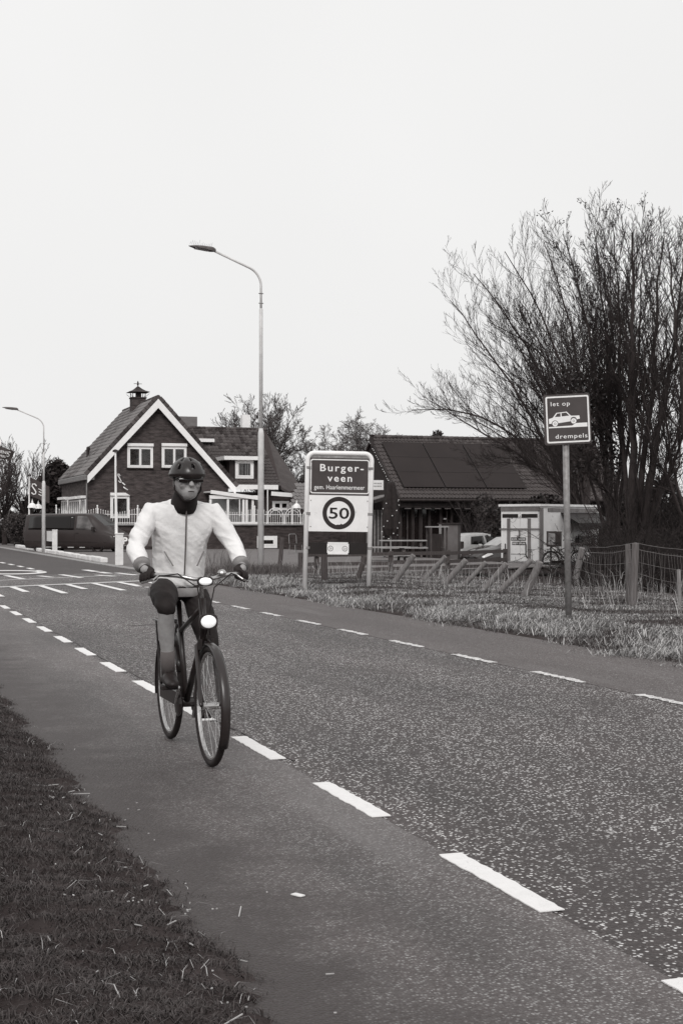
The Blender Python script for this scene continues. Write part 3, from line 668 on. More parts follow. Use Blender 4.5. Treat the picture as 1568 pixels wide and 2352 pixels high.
# conservatory
cons = thing('conservatory', (20.5, 77.5, 1.35), 'white framed conservatory with sloping roof beam beside the brick gable', 'conservatory')
CY = 77.4; a, b = PY(519, 1203, CY), PY(600, 1140, CY); X0, X1, Zt = a.x - .9, b.x, PY(519, 1141, CY).z
mb = MB()
for x in (X0, X0+1.0, X0 + 1.9, PY(566, 1160, CY).x, PY(580, 1160, CY).x, X1-.08): mb.box((x, CY, (1.35+Zt-.15)/2), (.12, .12, Zt-.15-1.35))
mb.box(((X0+X1)/2, CY, Zt-.02), (X1-X0+.1, .14, .2)); mb.box(((X0+X1)/2, CY, 1.42), (X1-X0+.1, .13, .12)); mb.box((PY(550, 1160, CY).x, CY+.003, 2.4), (.05, .1, 1.2))
mb.build('frame', m_wp, cons)
MB().bar((X0, CY-.1, PY(519, 1130, CY).z), (X1+.1, CY-.1, PY(602, 1146, CY).z), .14, .2).build('roof_beam', m_wp, cons)
p0, p1 = Vector((X0, CY, PY(519, 1128, CY).z)), Vector((X1+.1, CY, PY(602, 1144, CY).z)); b_ = Vector((0, 3.1, .0))
MB().add([p0, p1, p1+b_, p0+b_, p0-UP*.08, p1-UP*.08, p1+b_-UP*.08, p0+b_-UP*.08], [(0, 1, 2, 3), (7, 6, 5, 4), (0, 4, 5, 1), (1, 5, 6, 2), (2, 6, 7, 3), (3, 7, 4, 0)]).build('roof', m_wp, cons)
MB().box(((X0+X1)/2, CY+.03, 2.1), (X1-X0, .012, 1.5)).build('pane', m_pane, cons)
MB().box(((X0+X1)/2, CY+.8, 2.1), (X1-X0-.5, .03, 1.3)).build('curtain', M('net_curtain', .45, rough=.9, var=.25, scale=4, stretch=(9, 1, .4)), cons)

# ------------------------------------------------------------------ raised terrace with brick wall and white iron railing
TY = 75.2; TX0, TX1 = PY(128, 1205, TY).x, PY(694, 1203, TY).x
terr = thing('terrace_wall', (17, TY, -.3), 'raised brick terrace wall below the white iron railing', 'wall')
MB().box(((TX0+TX1)/2, TY+1.9, .42), (TX1-TX0, 3.8, 1.75)).build('wall', m_brick2, terr)
MB().box(((TX0+TX1)/2, TY+.05, 1.33), (TX1-TX0+.1, .36, .07)).build('coping', M('coping', .33, var=.3), terr)
a, b = PY(590, 1259, TY), PY(636, 1231, TY); window(terr, TY, a.x, a.z, b.x, b.z, n=1, shutter=False, frame=.14)
rail = thing('iron_railing', ((TX0+TX1)/2, TY, 1.36), 'white iron railing with arched tops and gold-tipped pickets along the terrace', 'railing')
rail['label'] = 'white iron railing with scalloped and arched pickets along the brick terrace'
m_iron = M('white_iron', .80, rough=.4, var=.08)
pk = MB().tube([(0, 0, 0), (0, 0, .94)], .013, 5); pk.tube([(0, 0, .94), (0, 0, .97), (0, 0, 1.04)], [.013, .026, .003], 5)
pk_me = pk.mesh('picket', m_iron)
x = TX0 + .06; k = 0; span = 2.15
while x < TX1:
    t = ((x - TX0) % span) / span
    hgt = .62 + .22*abs(2*t-1)**1.5 if x < PY(600, 1200, TY).x else .60 + .28*math.sin(PI*(((x-TX0) % 1.05)/1.05))
    link('picket', pk_me, rail, Matrix.Translation((x, TY+.06, 1.36)) @ Matrix.Diagonal((1, 1, hgt/1.0, 1))); x += .128
mb = MB().box(((TX0+TX1)/2, TY+.06, 1.42), (TX1-TX0, .03, .035)); mb.box(((TX0+TX1)/2, TY+.06, 1.88), (TX1-TX0, .026, .03)); mb.build('rail', m_iron, rail)
mb = MB()
for k in range(int((TX1-TX0)/span)+1): mb.box((TX0+span*k+.03, TY+.06, 1.36+.47), (.055, .055, .94)); mb.ball((TX0+span*k+.03, TY+.06, 2.33), .045, 8, 6)
mb.build('post', m_iron, rail)
mb = MB(); ax0 = PY(612, 1200, TY).x
for k in range(4):
    c = ax0 + .52 + 1.02*k
    mb.tube([(c + .46*math.cos(a), TY+.05, 1.75 + .50*math.sin(a)) for a in np.linspace(0, PI, 13)], .024, 6)
    mb.tube([(c-.46, TY+.05, 1.36), (c-.46, TY+.05, 1.75)], .024, 6); mb.tube([(c+.46, TY+.05, 1.36), (c+.46, TY+.05, 1.75)], .024, 6)
    mb.tube([(c + .33*math.cos(a), TY+.052, 1.75 + .36*math.sin(a)) for a in np.linspace(0, PI, 11)], .016, 5)
mb.build('arch', m_iron, rail)
def lantern(px, py, Y, zb, label):
    p = PY(px, py, Y); t = thing('lantern', (p.x, Y, zb), label, 'lantern', 'white lanterns on the terrace')
    MB().tube([(p.x, Y, zb), (p.x, Y, p.z-.25)], .03, 6).build('stem', m_dk, t)
    mb = MB().tube([(p.x, Y, p.z-.05), (p.x, Y, p.z+.1), (p.x, Y, p.z+.22)], [.26, .2, .05], 8); mb.ball((p.x, Y, p.z+.27), .05, 8, 6); mb.tube([(p.x, Y, p.z+.3), (p.x, Y, p.z+.42)], [.03, .005], 6); mb.build('hood', m_wp, t)
    MB().tube([(p.x, Y, p.z-.27), (p.x, Y, p.z-.06)], [.10, .17], 8).build('lamp_glass', m_pane, t)
lantern(74, 1164, TY+.9, 0, 'white hooded lantern beside the flagpole at the left end'); lantern(88, 1166, TY+2.4, 0, 'white hooded lantern just behind the first, right of the flagpole')
lantern(681, 1165, TY+.2, 1.36, 'white hooded lantern at the right end of the terrace railing')
# ================================================================== SIGNS, LAMPS, POSTS
m_post = M('post_white', .88, rough=.45, var=.08, scale=3, grime=(.35, 9, .66))
m_blue = M('sign_dark', .045, rough=.45, var=.2, scale=3, spec=.4, grime=(.09, 6, .66))
m_face = M('sign_white', .82, rough=.45, var=.06, scale=5, grime=(.50, 9, .62))
m_let = M('sign_letter', .82, rough=.45, var=.06, scale=12)
m_black = M('black', .012, rough=.5, var=.2)
m_galv = M('galvanised', .26, rough=.55, var=.35, scale=14, metal=.25, grime=(.14, 5, .58))
m_lampg = M('lamp_paint', .64, rough=.5, var=.12, scale=5, grime=(.22, 8, .68))
# --- town sign
TS = D(775, 1348, 28.0); TS.z = .12
a_ = math.radians(-9); rl = math.radians(-.8)
u = (RIGHT*math.cos(math.radians(8)) + FWD*math.sin(math.radians(8))).normalized(); u = (u*math.cos(rl) + UP*math.sin(rl)).normalized()
n = Vector((u.y, -u.x, 0)).normalized(); v = n.cross(u) if n.cross(u).z > 0 else -n.cross(u)      # n looks to the viewer
K = 116.7
def q_(x, y): return ((x-775)/K*1.01, (1202-y)/K + 1.28 - 0)      # photo px -> sign plane metres (from the foot)
fr = (TS, u, v, n)
ts = thing('town_sign', tuple(TS), 'white tubular frame with dark Burgerveen place board above a 50 disc', 'sign')
def at3(x, y, t=0): a, b = q_(x, y); return TS + u*a + v*b + n*t
r_ = .047
mb = MB(); xl_, xr_ = 702.5, 849.5; yt = 1041; pts = [at3(xl_-2.5, 1352), at3(xl_, yt+16)]
for k in range(1, 6): a = PI/2*k/6; pts.append(at3(xl_+16-16*math.cos(a), yt+16-16*math.sin(a)))
pts += [at3(xl_+16, yt), at3(xr_-16, yt)]
for k in range(1, 6): a = PI/2*k/6; pts.append(at3(xr_-16+16*math.sin(a), yt+16-16*math.cos(a)))
pts += [at3(xr_, yt+16), at3(xr_-3, 1348)]
mb.tube(pts, r_, 14); mb.build('frame', m_post, ts, smooth=True)
def pl(name, x0, y0, x1, y1, t0, t1, mat, rad=None, parent=ts):
    a, b = q_(x0, y1), q_(x1, y0); w, h_ = b[0]-a[0], b[1]-a[1]
    P_ = rrect(w, h_, rad, 5, (a[0]+b[0])/2, (a[1]+b[1])/2) if rad else [a, (b[0], a[1]), b, (a[0], b[1])]
    mb = MB(); mb.prism(P_, fr, t0, t1); return mb.build(name, mat, parent)
pl('header_panel', 708, 1046, 844, 1053, -.012, .012, m_galv)
bd = pl('name_board', 706.5, 1052, 846, 1137, -.012, .014, m_blue)
a, b = q_(709, 1134), q_(844, 1055); cx_, cy_ = (a[0]+b[0])/2, (a[1]+b[1])/2; w, h_ = b[0]-a[0], b[1]-a[1]
mb = MB(); mb.ring(rrect(w, h_, .045, 6, cx_, cy_), rrect(w-.042, h_-.042, .03, 6, cx_, cy_), fr, .014, .018); mb.build('border', m_let, bd)
a = q_(731, 1081.5); text('Burger-', fr, a[0], a[1] - .008, .142, m_let, bd, width=101/K, spacing=1.25, bold=.003, depth=.004)
for o_ in list(bd.children)[-1:]: o_.matrix_basis = Matrix.Translation(n*.015)
a = q_(748, 1105); text('veen', fr, a[0], a[1] - .008, .142, m_let, bd, width=57/K, spacing=1.25, bold=.003, depth=.004)
a = q_(718, 1124); text('gem. Haarlemmermeer', fr, a[0], a[1], .088, m_let, bd, width=117/K, spacing=1.05, bold=.0008, depth=.004)
for o_ in bd.children:
    if o_.name.startswith('lettering'): o_.matrix_basis = Matrix.Translation(n*.015)
sp = pl('speed_panel', 706, 1138, 845.5, 1221, -.012, .012, m_face)
c5 = q_(775, 1178.5); R5 = .322
mb = MB(); Ro = circ(R5, 56, *c5)
Ri = []
for i in range(56):                       # the inner edge is torn at the bottom where the film has peeled
    a = 2*PI*i/56; r = R5*.735; y = r*math.sin(a); x = r*math.cos(a)
    if y < -r*.95: y = -r*.95 + random.uniform(-.007, .007) - (.010 if -.13 < x < -.04 else 0) + .012*(x > .04)
    Ri.append((c5[0]+x, c5[1]+y))
mb.ring(Ro, Ri, fr, .012, .016); mb.build('speed_ring', M('ring_dark', .020, rough=.5, var=.15, scale=9), sp)
a = q_(752.5, 1191); tx = text('50', fr, a[0], a[1], .22, m_black, sp, width=47/K, bold=.004, depth=.004); tx.matrix_basis = Matrix.Translation(n*.0125)
mb = MB()
for x in (711, 841):
    for y in (1062, 1127, 1150, 1210): p = at3(x, y, .012); mb.tube([p, p + n*.010], .011, 8)
mb.build('bolt', m_galv, ts)
mb = MB()
for x in (704, 848):
    for y in (1075, 1180, 1259): mb.tube([at3(x, y-3), at3(x, y+3)], .056, 12)
mb.build('clamp', m_galv, ts)
lb = pl('lower_board', 707, 1246.5, 843, 1273, -.02, .01, m_black)
mp_ = pl('plate', 749.5, 1249, 799, 1270, .01, .028, m_let, parent=lb)
pl('plate_lip', 751, 1245.5, 797, 1249, .01, .034, m_let, parent=lb); pl('plate_lip', 751, 1270, 797, 1273.5, .01, .034, m_let, parent=lb)
mb = MB()
for x in (757, 790): c = q_(x, 1260); mb.ring(circ(.055, 20, *c), circ(.042, 20, *c), fr, .028, .031); mb.ring(circ(.03, 3, *c), circ(.016, 3, *c), fr, .028, .031)
mb.build('plate_mark', m_galv, mp_)
# --- speed hump sign
HS = D(1305.5, 1415, 19.2); HS.z = hz(HS.x, HS.y) - .02
top = D(1297, 915, 19.2)
hs = thing('warning_sign', tuple(HS), 'dark square sign with car on a ramp reading let op drempels, on a grey pole', 'sign')
MB().tube([HS, top], .043, 14).build('pole', m_galv, hs, smooth=True)
MB().ball(top, (.046, .046, .03), 12, 6).build('pole_cap', m_face, hs)
ro = math.radians(2.4); u2 = (RIGHT*math.cos(math.radians(-6)) + FWD*math.sin(math.radians(-6))).normalized(); n2 = Vector((u2.y, -u2.x, 0)).normalized()
u2 = (u2*math.cos(ro) + UP*math.sin(ro)).normalized(); v2 = (n2.cross(u2)); v2 = v2 if v2.z > 0 else -v2
c2 = D(1301.5, 963.5, 19.2) + n2*.06
fr2 = (c2, u2, v2, n2); KS = 1/3.053/1.3878/170.2   # crop px -> metres
def s_(x, y):                               # undo the tilt of the sign in the photograph
    X, Y = (x-354)*KS, -(y-328)*KS; return (X*math.cos(ro) + Y*math.sin(ro), -X*math.sin(ro) + Y*math.cos(ro))
W2, H2 = .625, .68
mb = MB(); mb.prism(rrect(W2, H2, .03, 5), fr2, -.03, 0); fc = mb.build('sign_face', m_blue, hs)
mb = MB(); mb.ring(rrect(W2-.05, H2-.05, .025, 5, .008), rrect(W2-.092, H2-.092, .015, 5, .008), fr2, 0, .004); mb.build('border', m_let, fc)
for t in (-.14, .2): MB().box(c2 - n2*.045 + v2*t, (.12, .05, .04), Matrix((u2, n2, v2)).transposed()).build('bracket', m_galv, fc)
a = s_(196, 193); tx = text('let op', fr2, a[0], a[1]-.01, .058, m_let, fc, width=184*KS, spacing=1.15, bold=.0006, depth=.003); tx.matrix_basis = Matrix.Translation(n2*.001)
a = s_(242, 514); tx = text('drempels', fr2, a[0], a[1]-.004, .058, m_let, fc, width=306*KS, spacing=1.15, bold=.0006, depth=.003); tx.matrix_basis = Matrix.Translation(n2*.001)
car = [(177, 325), (214, 314), (249, 266), (349, 254), (390, 294), (470, 291), (476, 322), (446, 330), (440, 315), (428, 307), (412, 305), (396, 311), (388, 325), (386, 348), (270, 366), (262, 350), (250, 341), (232, 339), (216, 346), (207, 360), (205, 370), (181, 374)]
mb = MB(); mb.prism([s_(*p) for p in car][::-1], fr2, 0, .003); g_ = mb.build('car_symbol', m_let, fc)
mb = MB(); mb.prism([s_(*p) for p in [(236, 305), (257, 273), (289, 269), (290, 302)]][::-1], fr2, .003, .0045); mb.prism([s_(*p) for p in [(301, 300), (299, 268), (344, 263), (374, 292)]][::-1], fr2, .003, .0045); mb.build('window_symbol', m_blue, g_)
for cx_, cy_ in ((238, 371), (416, 344)):
    c = s_(cx_, cy_); mb = MB(); mb.prism(circ(26*KS, 24, *c), fr2, 0, .003); mb.build('wheel_symbol', m_let, g_)
    mb = MB(); mb.ring(circ(11*KS, 20, *c), circ(7*KS, 20, *c), fr2, .003, .004); mb.build('hub_symbol', m_galv, g_)
mb = MB(); mb.prism([s_(*p) for p in [(177, 403), (402, 389), (437, 365), (547, 360), (548, 399), (177, 416)]][::-1], fr2, 0, .003); mb.build('ramp_symbol', m_let, fc)
# --- lamp posts
def lamp_post(base, dep, ybase, levels, arm_px, label, head=1.0, r=(.088, .055, .036)):
    # levels: heights (m) of the collar, of the upper joint, of the bend and of the head
    t = thing('street_lamp', tuple(base), label, 'street lamp', 'street lamps beside the road')
    z1, z2, z3, zt = levels; b = Vector(base)
    MB().tube([b, b+UP*(z1-.1), b+UP*z1, b+UP*(z1+.14), ], [r[0]*1.02, r[0], r[0]*.98, r[1]], 14).build('pole', m_lampg, t, smooth=True)
    MB().tube([b+UP*(z1+.12), b+UP*(z2-.02), b+UP*z2], [r[1]*1.02, r[1]*.98, r[1]*.8], 12).build('upper_pole', m_lampg, t, smooth=True)
    al = arm_px; pts = [b+UP*(z2-.05), b+UP*z3]; A = Vector((-1, 0, 0)); Rb = .55*head
    for k in range(1, 9):
        a = math.radians(68)*k/8; pts.append(b + UP*(z3 + Rb*math.sin(a)) + A*(Rb*(1-math.cos(a))))
    e = pts[-1]; d = (A*math.sin(math.radians(68)) + UP*math.cos(math.radians(68))).normalized(); L = (al - Rb*(1-math.cos(math.radians(68)))) / math.sin(math.radians(68)); pts.append(e + d*L)
    MB().tube(pts, r[2], 10).build('arm', m_lampg, t, smooth=True)
    mb = MB()
    for zz in (z2+.14, z2+.42): mb.tube([b+UP*zz, b+UP*(zz+.03)], r[2]*1.35, 10); mb.bar(b+UP*(zz+.015)-A*r[2]*2, b+UP*(zz+.015)+A*r[2]*2, .02, .02)
    mb.build('clamp', m_galv, t)
    p = pts[-1]; hd = (A*math.cos(math.radians(7)) + UP*math.sin(math.radians(7))).normalized(); sd = Vector((0, 1, 0)); hn = hd.cross(sd); hn = hn if hn.z > 0 else -hn; Lh = .78*head
    mb = MB(); secs = [(0, .05, .05), (.10, .10, .085), (.18, .14, .085), (.5, .16, .07), (.8, .12, .045), (1.0, .03, .01)]; vs = []
    for f_, w_, t_ in secs:
        c = p + hd*(Lh*f_ - .06)
        for sx, sz in ((-1, -.35), (1, -.35), (1.0, .35), (.5, 1), (-.5, 1), (-1, .35)): vs.append(c + sd*(w_*head*sx) + hn*(t_*head*sz))
    fs = [tuple(range(6))[::-1], tuple(range(30, 36))] + [(i*6+k, i*6+(k+1) % 6, (i+1)*6+(k+1) % 6, (i+1)*6+k) for i in range(5) for k in range(6)]
    mb.add(vs, fs); hh = mb.build('lamp_head', M('lamp_head', .10, rough=.6, var=.4, scale=6), t)
    MB().box(p + hd*(Lh*.45) - hn*.034*head, (Lh*.5, .2*head, .02), Matrix((hd, sd, hn)).transposed()).build('lamp_glass', M('lamp_glass', .30, rough=.2), hh)
    return t, p, hd, hn, Lh
b = D(599, 1306, 40.8); b.z = .02
t1, p, hd, hn, Lh = lamp_post(b, 40.8, 1306, (3.97, 7.55, 8.2, 9.2), 1.40, 'tall pale grey street lamp standing behind the cyclist in front of the house wing')
mb = MB()
for k in range(13): c = p + hd*(.08 + Lh*.85*k/13) + hn*.06; mb.tube([c, c + hn*random.uniform(.06, .17) - hd*.02], .0035, 4)
mb.build('bird_spike', m_galv, t1)
b = G(100, 1270); b.z = 0
lamp_post(b, 67, 1270, (3.28, 4.75, 5.9, 6.6), 1.25, 'smaller grey street lamp at the far left in front of the parked van', head=.95, r=(.085, .05, .03))
# --- slanted timber posts on the far verge
m_wood = M('weathered_wood', .18, rough=.85, var=.45, scale=3, stretch=(14, 14, 1.2), bump=.5, bscale=12, grime=(.07, 5, .60))
m_wood2 = M('dark_wood', .075, rough=.85, var=.4, scale=3, stretch=(12, 12, 1.2), bump=.5, bscale=12)
place = ['leftmost, beside the town sign', 'second from the town sign, over the rail fence', 'third from the town sign, below the car bonnet', 'slimmest one, below the dark parked car', 'under the left edge of the white trailer', 'low one under the trailer corner', 'thickest, left of the warning sign pole', 'steepest, just right of the warning sign pole']
for i, (bx, by, tx_, ty, r) in enumerate([(897, 1343, 950, 1275, .062), (957, 1341, 1023, 1278, .052), (1010, 1345, 1070, 1286, .066), (1051, 1352, 1116, 1291, .048), (1100, 1360, 1163, 1294, .058), (1132, 1368, 1219, 1286, .052), (1197, 1376, 1240, 1290, .066), (1315, 1350, 1337, 1258, .066)]):
    g = G(bx, by, .1); dep = g.dot(FWD); g.z = hz(g.x, g.y) - .12; tp = D(tx_, ty, dep - .2)
    ax = (tp - g).normalized()
    t = thing('slanted_post', tuple(g), 'slanted round timber post in the verge, ' + place[i], 'post', 'slanted timber posts on the far verge')
    MB().tube([g, g.lerp(tp, .5), tp - ax*.012, tp], [r, r*.98, r*.95, r*.86], 14).build('shaft', m_wood, t, smooth=False)
# --- upright posts
def stake(bx, by, tx_, ty, z, r, label, mat=m_wood2, grp='upright fence stakes'):
    g = G(bx, by, z); dep = g.dot(FWD); g.z = hz(g.x, g.y) - .1; tp = D(tx_, ty, dep)
    t = thing('fence_stake', tuple(g), label, 'post', grp); MB().tube([g, tp - UP*.015, tp], [r, r*.96, r*.85], 12).build('shaft', mat, t); return tp, g
stake(641, 1310, 648, 1235, .05, .065, 'dark upright stake in the rough grass right of the tall lamp')
stake(745, 1337, 744, 1262, .1, .075, 'dark upright stake behind the town sign')
stake(817, 1337, 838, 1278, .1, .06, 'dark leaning stake behind the right leg of the town sign')
A1, A0 = stake(1444, 1390, 1441, 1250, .13, .042, 'slim round stake paired with the thick corner stake of the wire fence', M('stake_wood', .13, rough=.85, var=.4, scale=3, stretch=(14, 14, 1.2), bump=.5, bscale=12))
B1, B0 = stake(1453, 1396, 1459, 1247, .13, .056, 'thick square-cut corner stake of the wire fence', M('stake_wood', .13, rough=.85, var=.4, scale=3, stretch=(14, 14, 1.2), bump=.5, bscale=12))
C1, C0 = stake(1561, 1395, 1558, 1308, .13, .032, 'short pale stake at the right edge of the wire fence', M('pale_wood', .25, rough=.8, var=.4, scale=3, stretch=(12, 12, 1)))
E1, E0 = stake(1383, 1357, 1379, 1310, .0, .055, 'low dark stake in the brambles behind the wire fence')
# --- wire fence: strands and mesh
wf = thing('wire_fence', tuple(B0), 'rusty wire mesh fence with barbed top strands on the right', 'fence')
m_wire = M('wire', .14, rough=.6, var=.4, scale=9)
S1 = D(1338, 1257, 27.0); S0 = Vector((S1.x, S1.y, 0)); R1 = D(1640, 1266, 20.5); R0 = Vector((R1.x, R1.y, 0))
for nm, P0, P1 in (('left', S1, B1), ('right', B1, R1)):
    for k, f_ in enumerate((0, .09, .28, .46, .64, .8)):
        pts = []
        for i in range(9):
            t = i/8; p = P0.lerp(P1, t); zz = p.z - f_*(.98) - .03*math.sin(PI*t)*(1+.5*k) + random.uniform(-.006, .006); pts.append((p.x, p.y, zz))
        MB().tube(pts, .0042 if k < 2 else .003, 4).build('strand', m_wire, wf)
    mb = MB(); nvv = 26
    for i in range(1, nvv):
        p = P0.lerp(P1, i/nvv); mb.tube([(p.x, p.y, p.z-.10), (p.x+random.uniform(-.05, .05), p.y, p.z-.5), (p.x+random.uniform(-.08, .04), p.y, p.z-.84)], .0022, 4)
    mb.build('mesh_wire', m_wire, wf)['kind'] = 'stuff'
# --- low ranch rail fence
rf = thing('rail_fence', (14, 36, 0), 'low dark wooden rail fence with four rails behind the town sign', 'fence')
fx = [(690, 1328), (727, 1326), (897, 1322), (1028, 1318), (1160, 1312)]; FP = []
for x_, y_ in fx: g = G(x_, y_, -.1); FP.append(g)
for i, g in enumerate(FP): MB().box((g.x, g.y, .2), (.11, .11, .8)).build('post', m_wood2, rf)
for zz in (.52, .27, .09, -.06):
    for a, b in zip(FP[:-1], FP[1:]): mb = MB(); mb.bar((a.x, a.y-.07, zz+random.uniform(-.02, .02)), (b.x, b.y-.07, zz+random.uniform(-.02, .02)), .05, .10); mb.build('rail', m_wood2, rf)
# --- forecourt edge: white kerb stones, gate pillars, board, flags
m_stone = M('painted_stone', .70, rough=.7, var=.12, scale=4, grime=(.16, 6, .60), bump=.4, bscale=20)
kb = thing('white_kerb', (8.7, 66, 0), 'row of chipped white-painted kerb stones along the forecourt', 'kerb')
p0, p1 = G(40, 1258), G(241, 1293); L = (p1-p0).length; nst = 36
for i in range(nst):
    a, b = p0.lerp(p1, (i+.03)/nst), p0.lerp(p1, (i+.97)/nst); mb = MB(); zz = random.uniform(.15, .19); a.z = b.z = zz/2; o = random.uniform(-.03, .03); a.x += o; b.x += o
    mb.bar(a, b, .26, zz); mb.build('stone', m_stone, kb, bevel=.03)
def pillar(px, py, w, hgt, label, depth=None):
    g = G(px, py); t = thing('gate_pillar', (g.x, g.y, 0), label, 'pillar', 'white pillars along the forecourt')
    MB().box((g.x, g.y, hgt/2), (w, w, hgt), Matrix.Rotation(-.2, 3, 'Z')).build('shaft', m_stone, t, bevel=.015)
    MB().box((g.x, g.y, hgt+.02), (w*1.12, w*1.12, .05), Matrix.Rotation(-.2, 3, 'Z')).build('cap', m_stone, t, bevel=.012); return g
gR = pillar(274, 1298, .27, 1.03, 'stained white pillar carrying the parking board and a flagpole')
gC = pillar(126, 1269, .24, 1.05, 'white pillar at the right end of the blank white board')
gB = pillar(73, 1262, .10, 1.04, 'thin white pillar just right of the left flagpole'); gA = pillar(64.5, 1262, .13, 1.04, 'white pillar at the left end of the blank white board')
wb = thing('white_board', (gA.x, (gA.y+gC.y)/2, .45), 'blank white board hung between the two pillars in front of the van', 'board')
MB().bar((gB.x+.05, gB.y-.2, .77), (gC.x-.05, gC.y+.2, .77), .05, .50).build('panel', m_face, wb)
pb = thing('parking_board', (gR.x+.6, gR.y, .6), 'dark board with white P in a square, fixed to the stained pillar', 'sign')
pu = RIGHT; pn = -FWD; po = D(277, 1228, 47.6); KP = 47.6/F_PX
frp = (po, pu, UP, pn); mb = MB(); mb.prism([(0, -27*KP), (72*KP, -27*KP), (72*KP, 0), (0, 0)], frp, -.04, 0); pp = mb.build('panel', M('board_brown', .06, rough=.6), pb)
mb = MB(); mb.ring(rrect(19*KP, 25*KP, .02, 3, 10.5*KP, -13.5*KP), rrect(16*KP, 22*KP, .02, 3, 10.5*KP, -13.5*KP), frp, 0, .006); mb.build('border', m_galv, pp)
text('P', frp, 5*KP, -21.5*KP, 16*KP, m_let, pp, bold=.012, depth=.008); text('AL', frp, 23*KP, -22*KP, 15*KP, m_let, pp, bold=.004, depth=.008)
def flagpole(px, ytop, dep, zb, label):
    b = D(px, 1240, dep); b.z = zb; tp = D(px-2 if px > 200 else px, ytop, dep)
    t = thing('flagpole', tuple(b), label, 'flagpole', 'white flagpoles by the forecourt'); MB().tube([b, b.lerp(tp, .5), tp], [.05, .042, .03], 10).build('pole', m_post, t)
    MB().tube([tp-UP*.03, tp+UP*.03, tp+UP*.06], [.10, .09, .03], 10).build('finial', m_dk, t); return b, tp
b1, t1_ = flagpole(67, 1092, 76.5, .02, 'white flagpole rising behind the two left pillars')
b2, t2_ = flagpole(267, 1036, 47.8, 1.05, 'white flagpole standing on the stained pillar beside the parking board')
m_flag = M('flag_cloth', .045, rough=.8, var=.3, scale=3)
def flag(P00, P10, P01, P11, nu, nv, wave, label, marks, loc):
    # corners: hoist top, fly top, hoist bottom, fly bottom
    t = thing('flag', loc, label, 'flag'); nrm = -FWD
    def pt(a, b, off=0): return (P00*(1-a)+P10*a)*(1-b) + (P01*(1-a)+P11*a)*b + nrm*(wave*math.sin(a*9+b*2.2)*a + off)
    mb = MB(); vs = [pt(i/nu, j/nv) for j in range(nv+1) for i in range(nu+1)] + [pt(i/nu, j/nv, -.012) for j in range(nv+1) for i in range(nu+1)]
    q = (nu+1)*(nv+1); fs = []
    for j in range(nv):
        for i in range(nu): a = j*(nu+1)+i; fs += [(a, a+1, a+nu+2, a+nu+1), (q+a, q+a+nu+1, q+a+nu+2, q+a+1)]
    mb.add(vs, fs); cl = mb.build('cloth', m_flag, t, smooth=True)
    for nm, path, w in marks:
        m2 = MB(); m2.tube([pt(a, b, .018) for a, b in path], w, 5); m2.build(nm, m_let, cl)
    return t
def swoosh(a0, b0, sa, sb): return [(a0 + sa*x, b0 + sb*y) for x, y in ((.9, .12), (.6, .0), (.2, .12), (.15, .32), (.5, .5), (.8, .68), (.75, .88), (.4, 1.0), (.05, .92))]
def words(rows): return [('print', [(a0 + (a1-a0)*k/6, b + .02*(k % 2)) for k in range(7)], .02) for a0, a1, b in rows]
d_ = 76.3
flag(D(70, 1096, d_), D(114, 1118, d_), D(70, 1139, d_), D(112, 1156, d_-.5), 16, 10, .12, 'dark flag with a pale S emblem drooping from the left flagpole', [('emblem', swoosh(.05, .25, .3, .6), .035)] + words([(.42, .62, .42), (.46, .6, .56), (.44, .62, .72)]), tuple(D(70, 1139, d_)))
d_ = 47.7
flag(D(267, 1070, d_), D(279, 1088, d_), D(269, 1118, d_), D(301, 1140, d_-.2), 10, 16, .10, 'limp dark flag with pale emblem hanging on the pole above the stained pillar', [('emblem', swoosh(.15, .25, .35, .42), .018)] + words([(.6, .85, .55), (.6, .9, .75)]), tuple(D(268, 1140, d_)))
bb_ = D(-40, 1275, 60); bb_.z = 0
t = thing('flagpole', tuple(bb_), 'flagpole just beyond the left edge carrying the torn dark flag', 'flagpole', 'white flagpoles by the forecourt'); MB().tube([bb_, D(-40, 1005, 60)], [.05, .03], 8).build('pole', m_post, t)
fl = flag(D(-38, 1010, 60), D(34, 1037, 59), D(-38, 1050, 60), D(24, 1056, 59), 18, 8, .10, 'dark lettered flag flying in from the left edge', [('emblem', swoosh(.82, .2, .1, .5), .014)], tuple(D(-38, 1050, 60)))
cl = fl.children[0]; frf = (D(2, 1040, 59.2) - FWD*.14, (RIGHT*.97 - UP*.22).normalized(), UP, -FWD)
text('IENS', frf, 0, 0, .12, m_let, cl, width=.33, depth=.006); text('MEN', frf, -.02, -.17, .10, m_let, cl, width=.24, depth=.006)
# ================================================================== CAFE BARN
BY0, BY1 = 67.1, 71.5
barn = thing('cafe_barn', (31, 69, -.55), 'dark low cafe barn with pantiled roof carrying nine solar panels', 'building')
e0 = PY(918, 1145, BY0); r0 = PY(851, 1005, BY1); BXL = (e0.x + r0.x)/2; EZ = e0.z; RZ = r0.z; BXR = 39.5
vv = Vector((0, BY1-BY0, RZ-EZ)); SLN = vv.length; vv.normalize(); bn = Vector((1, 0, 0)).cross(vv)
o_ = Vector((BXL, BY0, EZ))
P = [o_, o_ + Vector((BXR-BXL, 0, 0)), Vector((BXR, BY1, RZ)), Vector((BXL, BY1, RZ))]
MB().add(P + [p - bn*.14 for p in P], [(0, 1, 2, 3), (7, 6, 5, 4), (0, 4, 5, 1), (1, 5, 6, 2), (2, 6, 7, 3), (3, 7, 4, 0)]).build('roof', m_deck, barn)
Pb = [Vector((BXL, BY1, RZ)), Vector((BXR, BY1, RZ)), Vector((BXR, BY1+4.4, EZ)), Vector((BXL, BY1+4.4, EZ))]
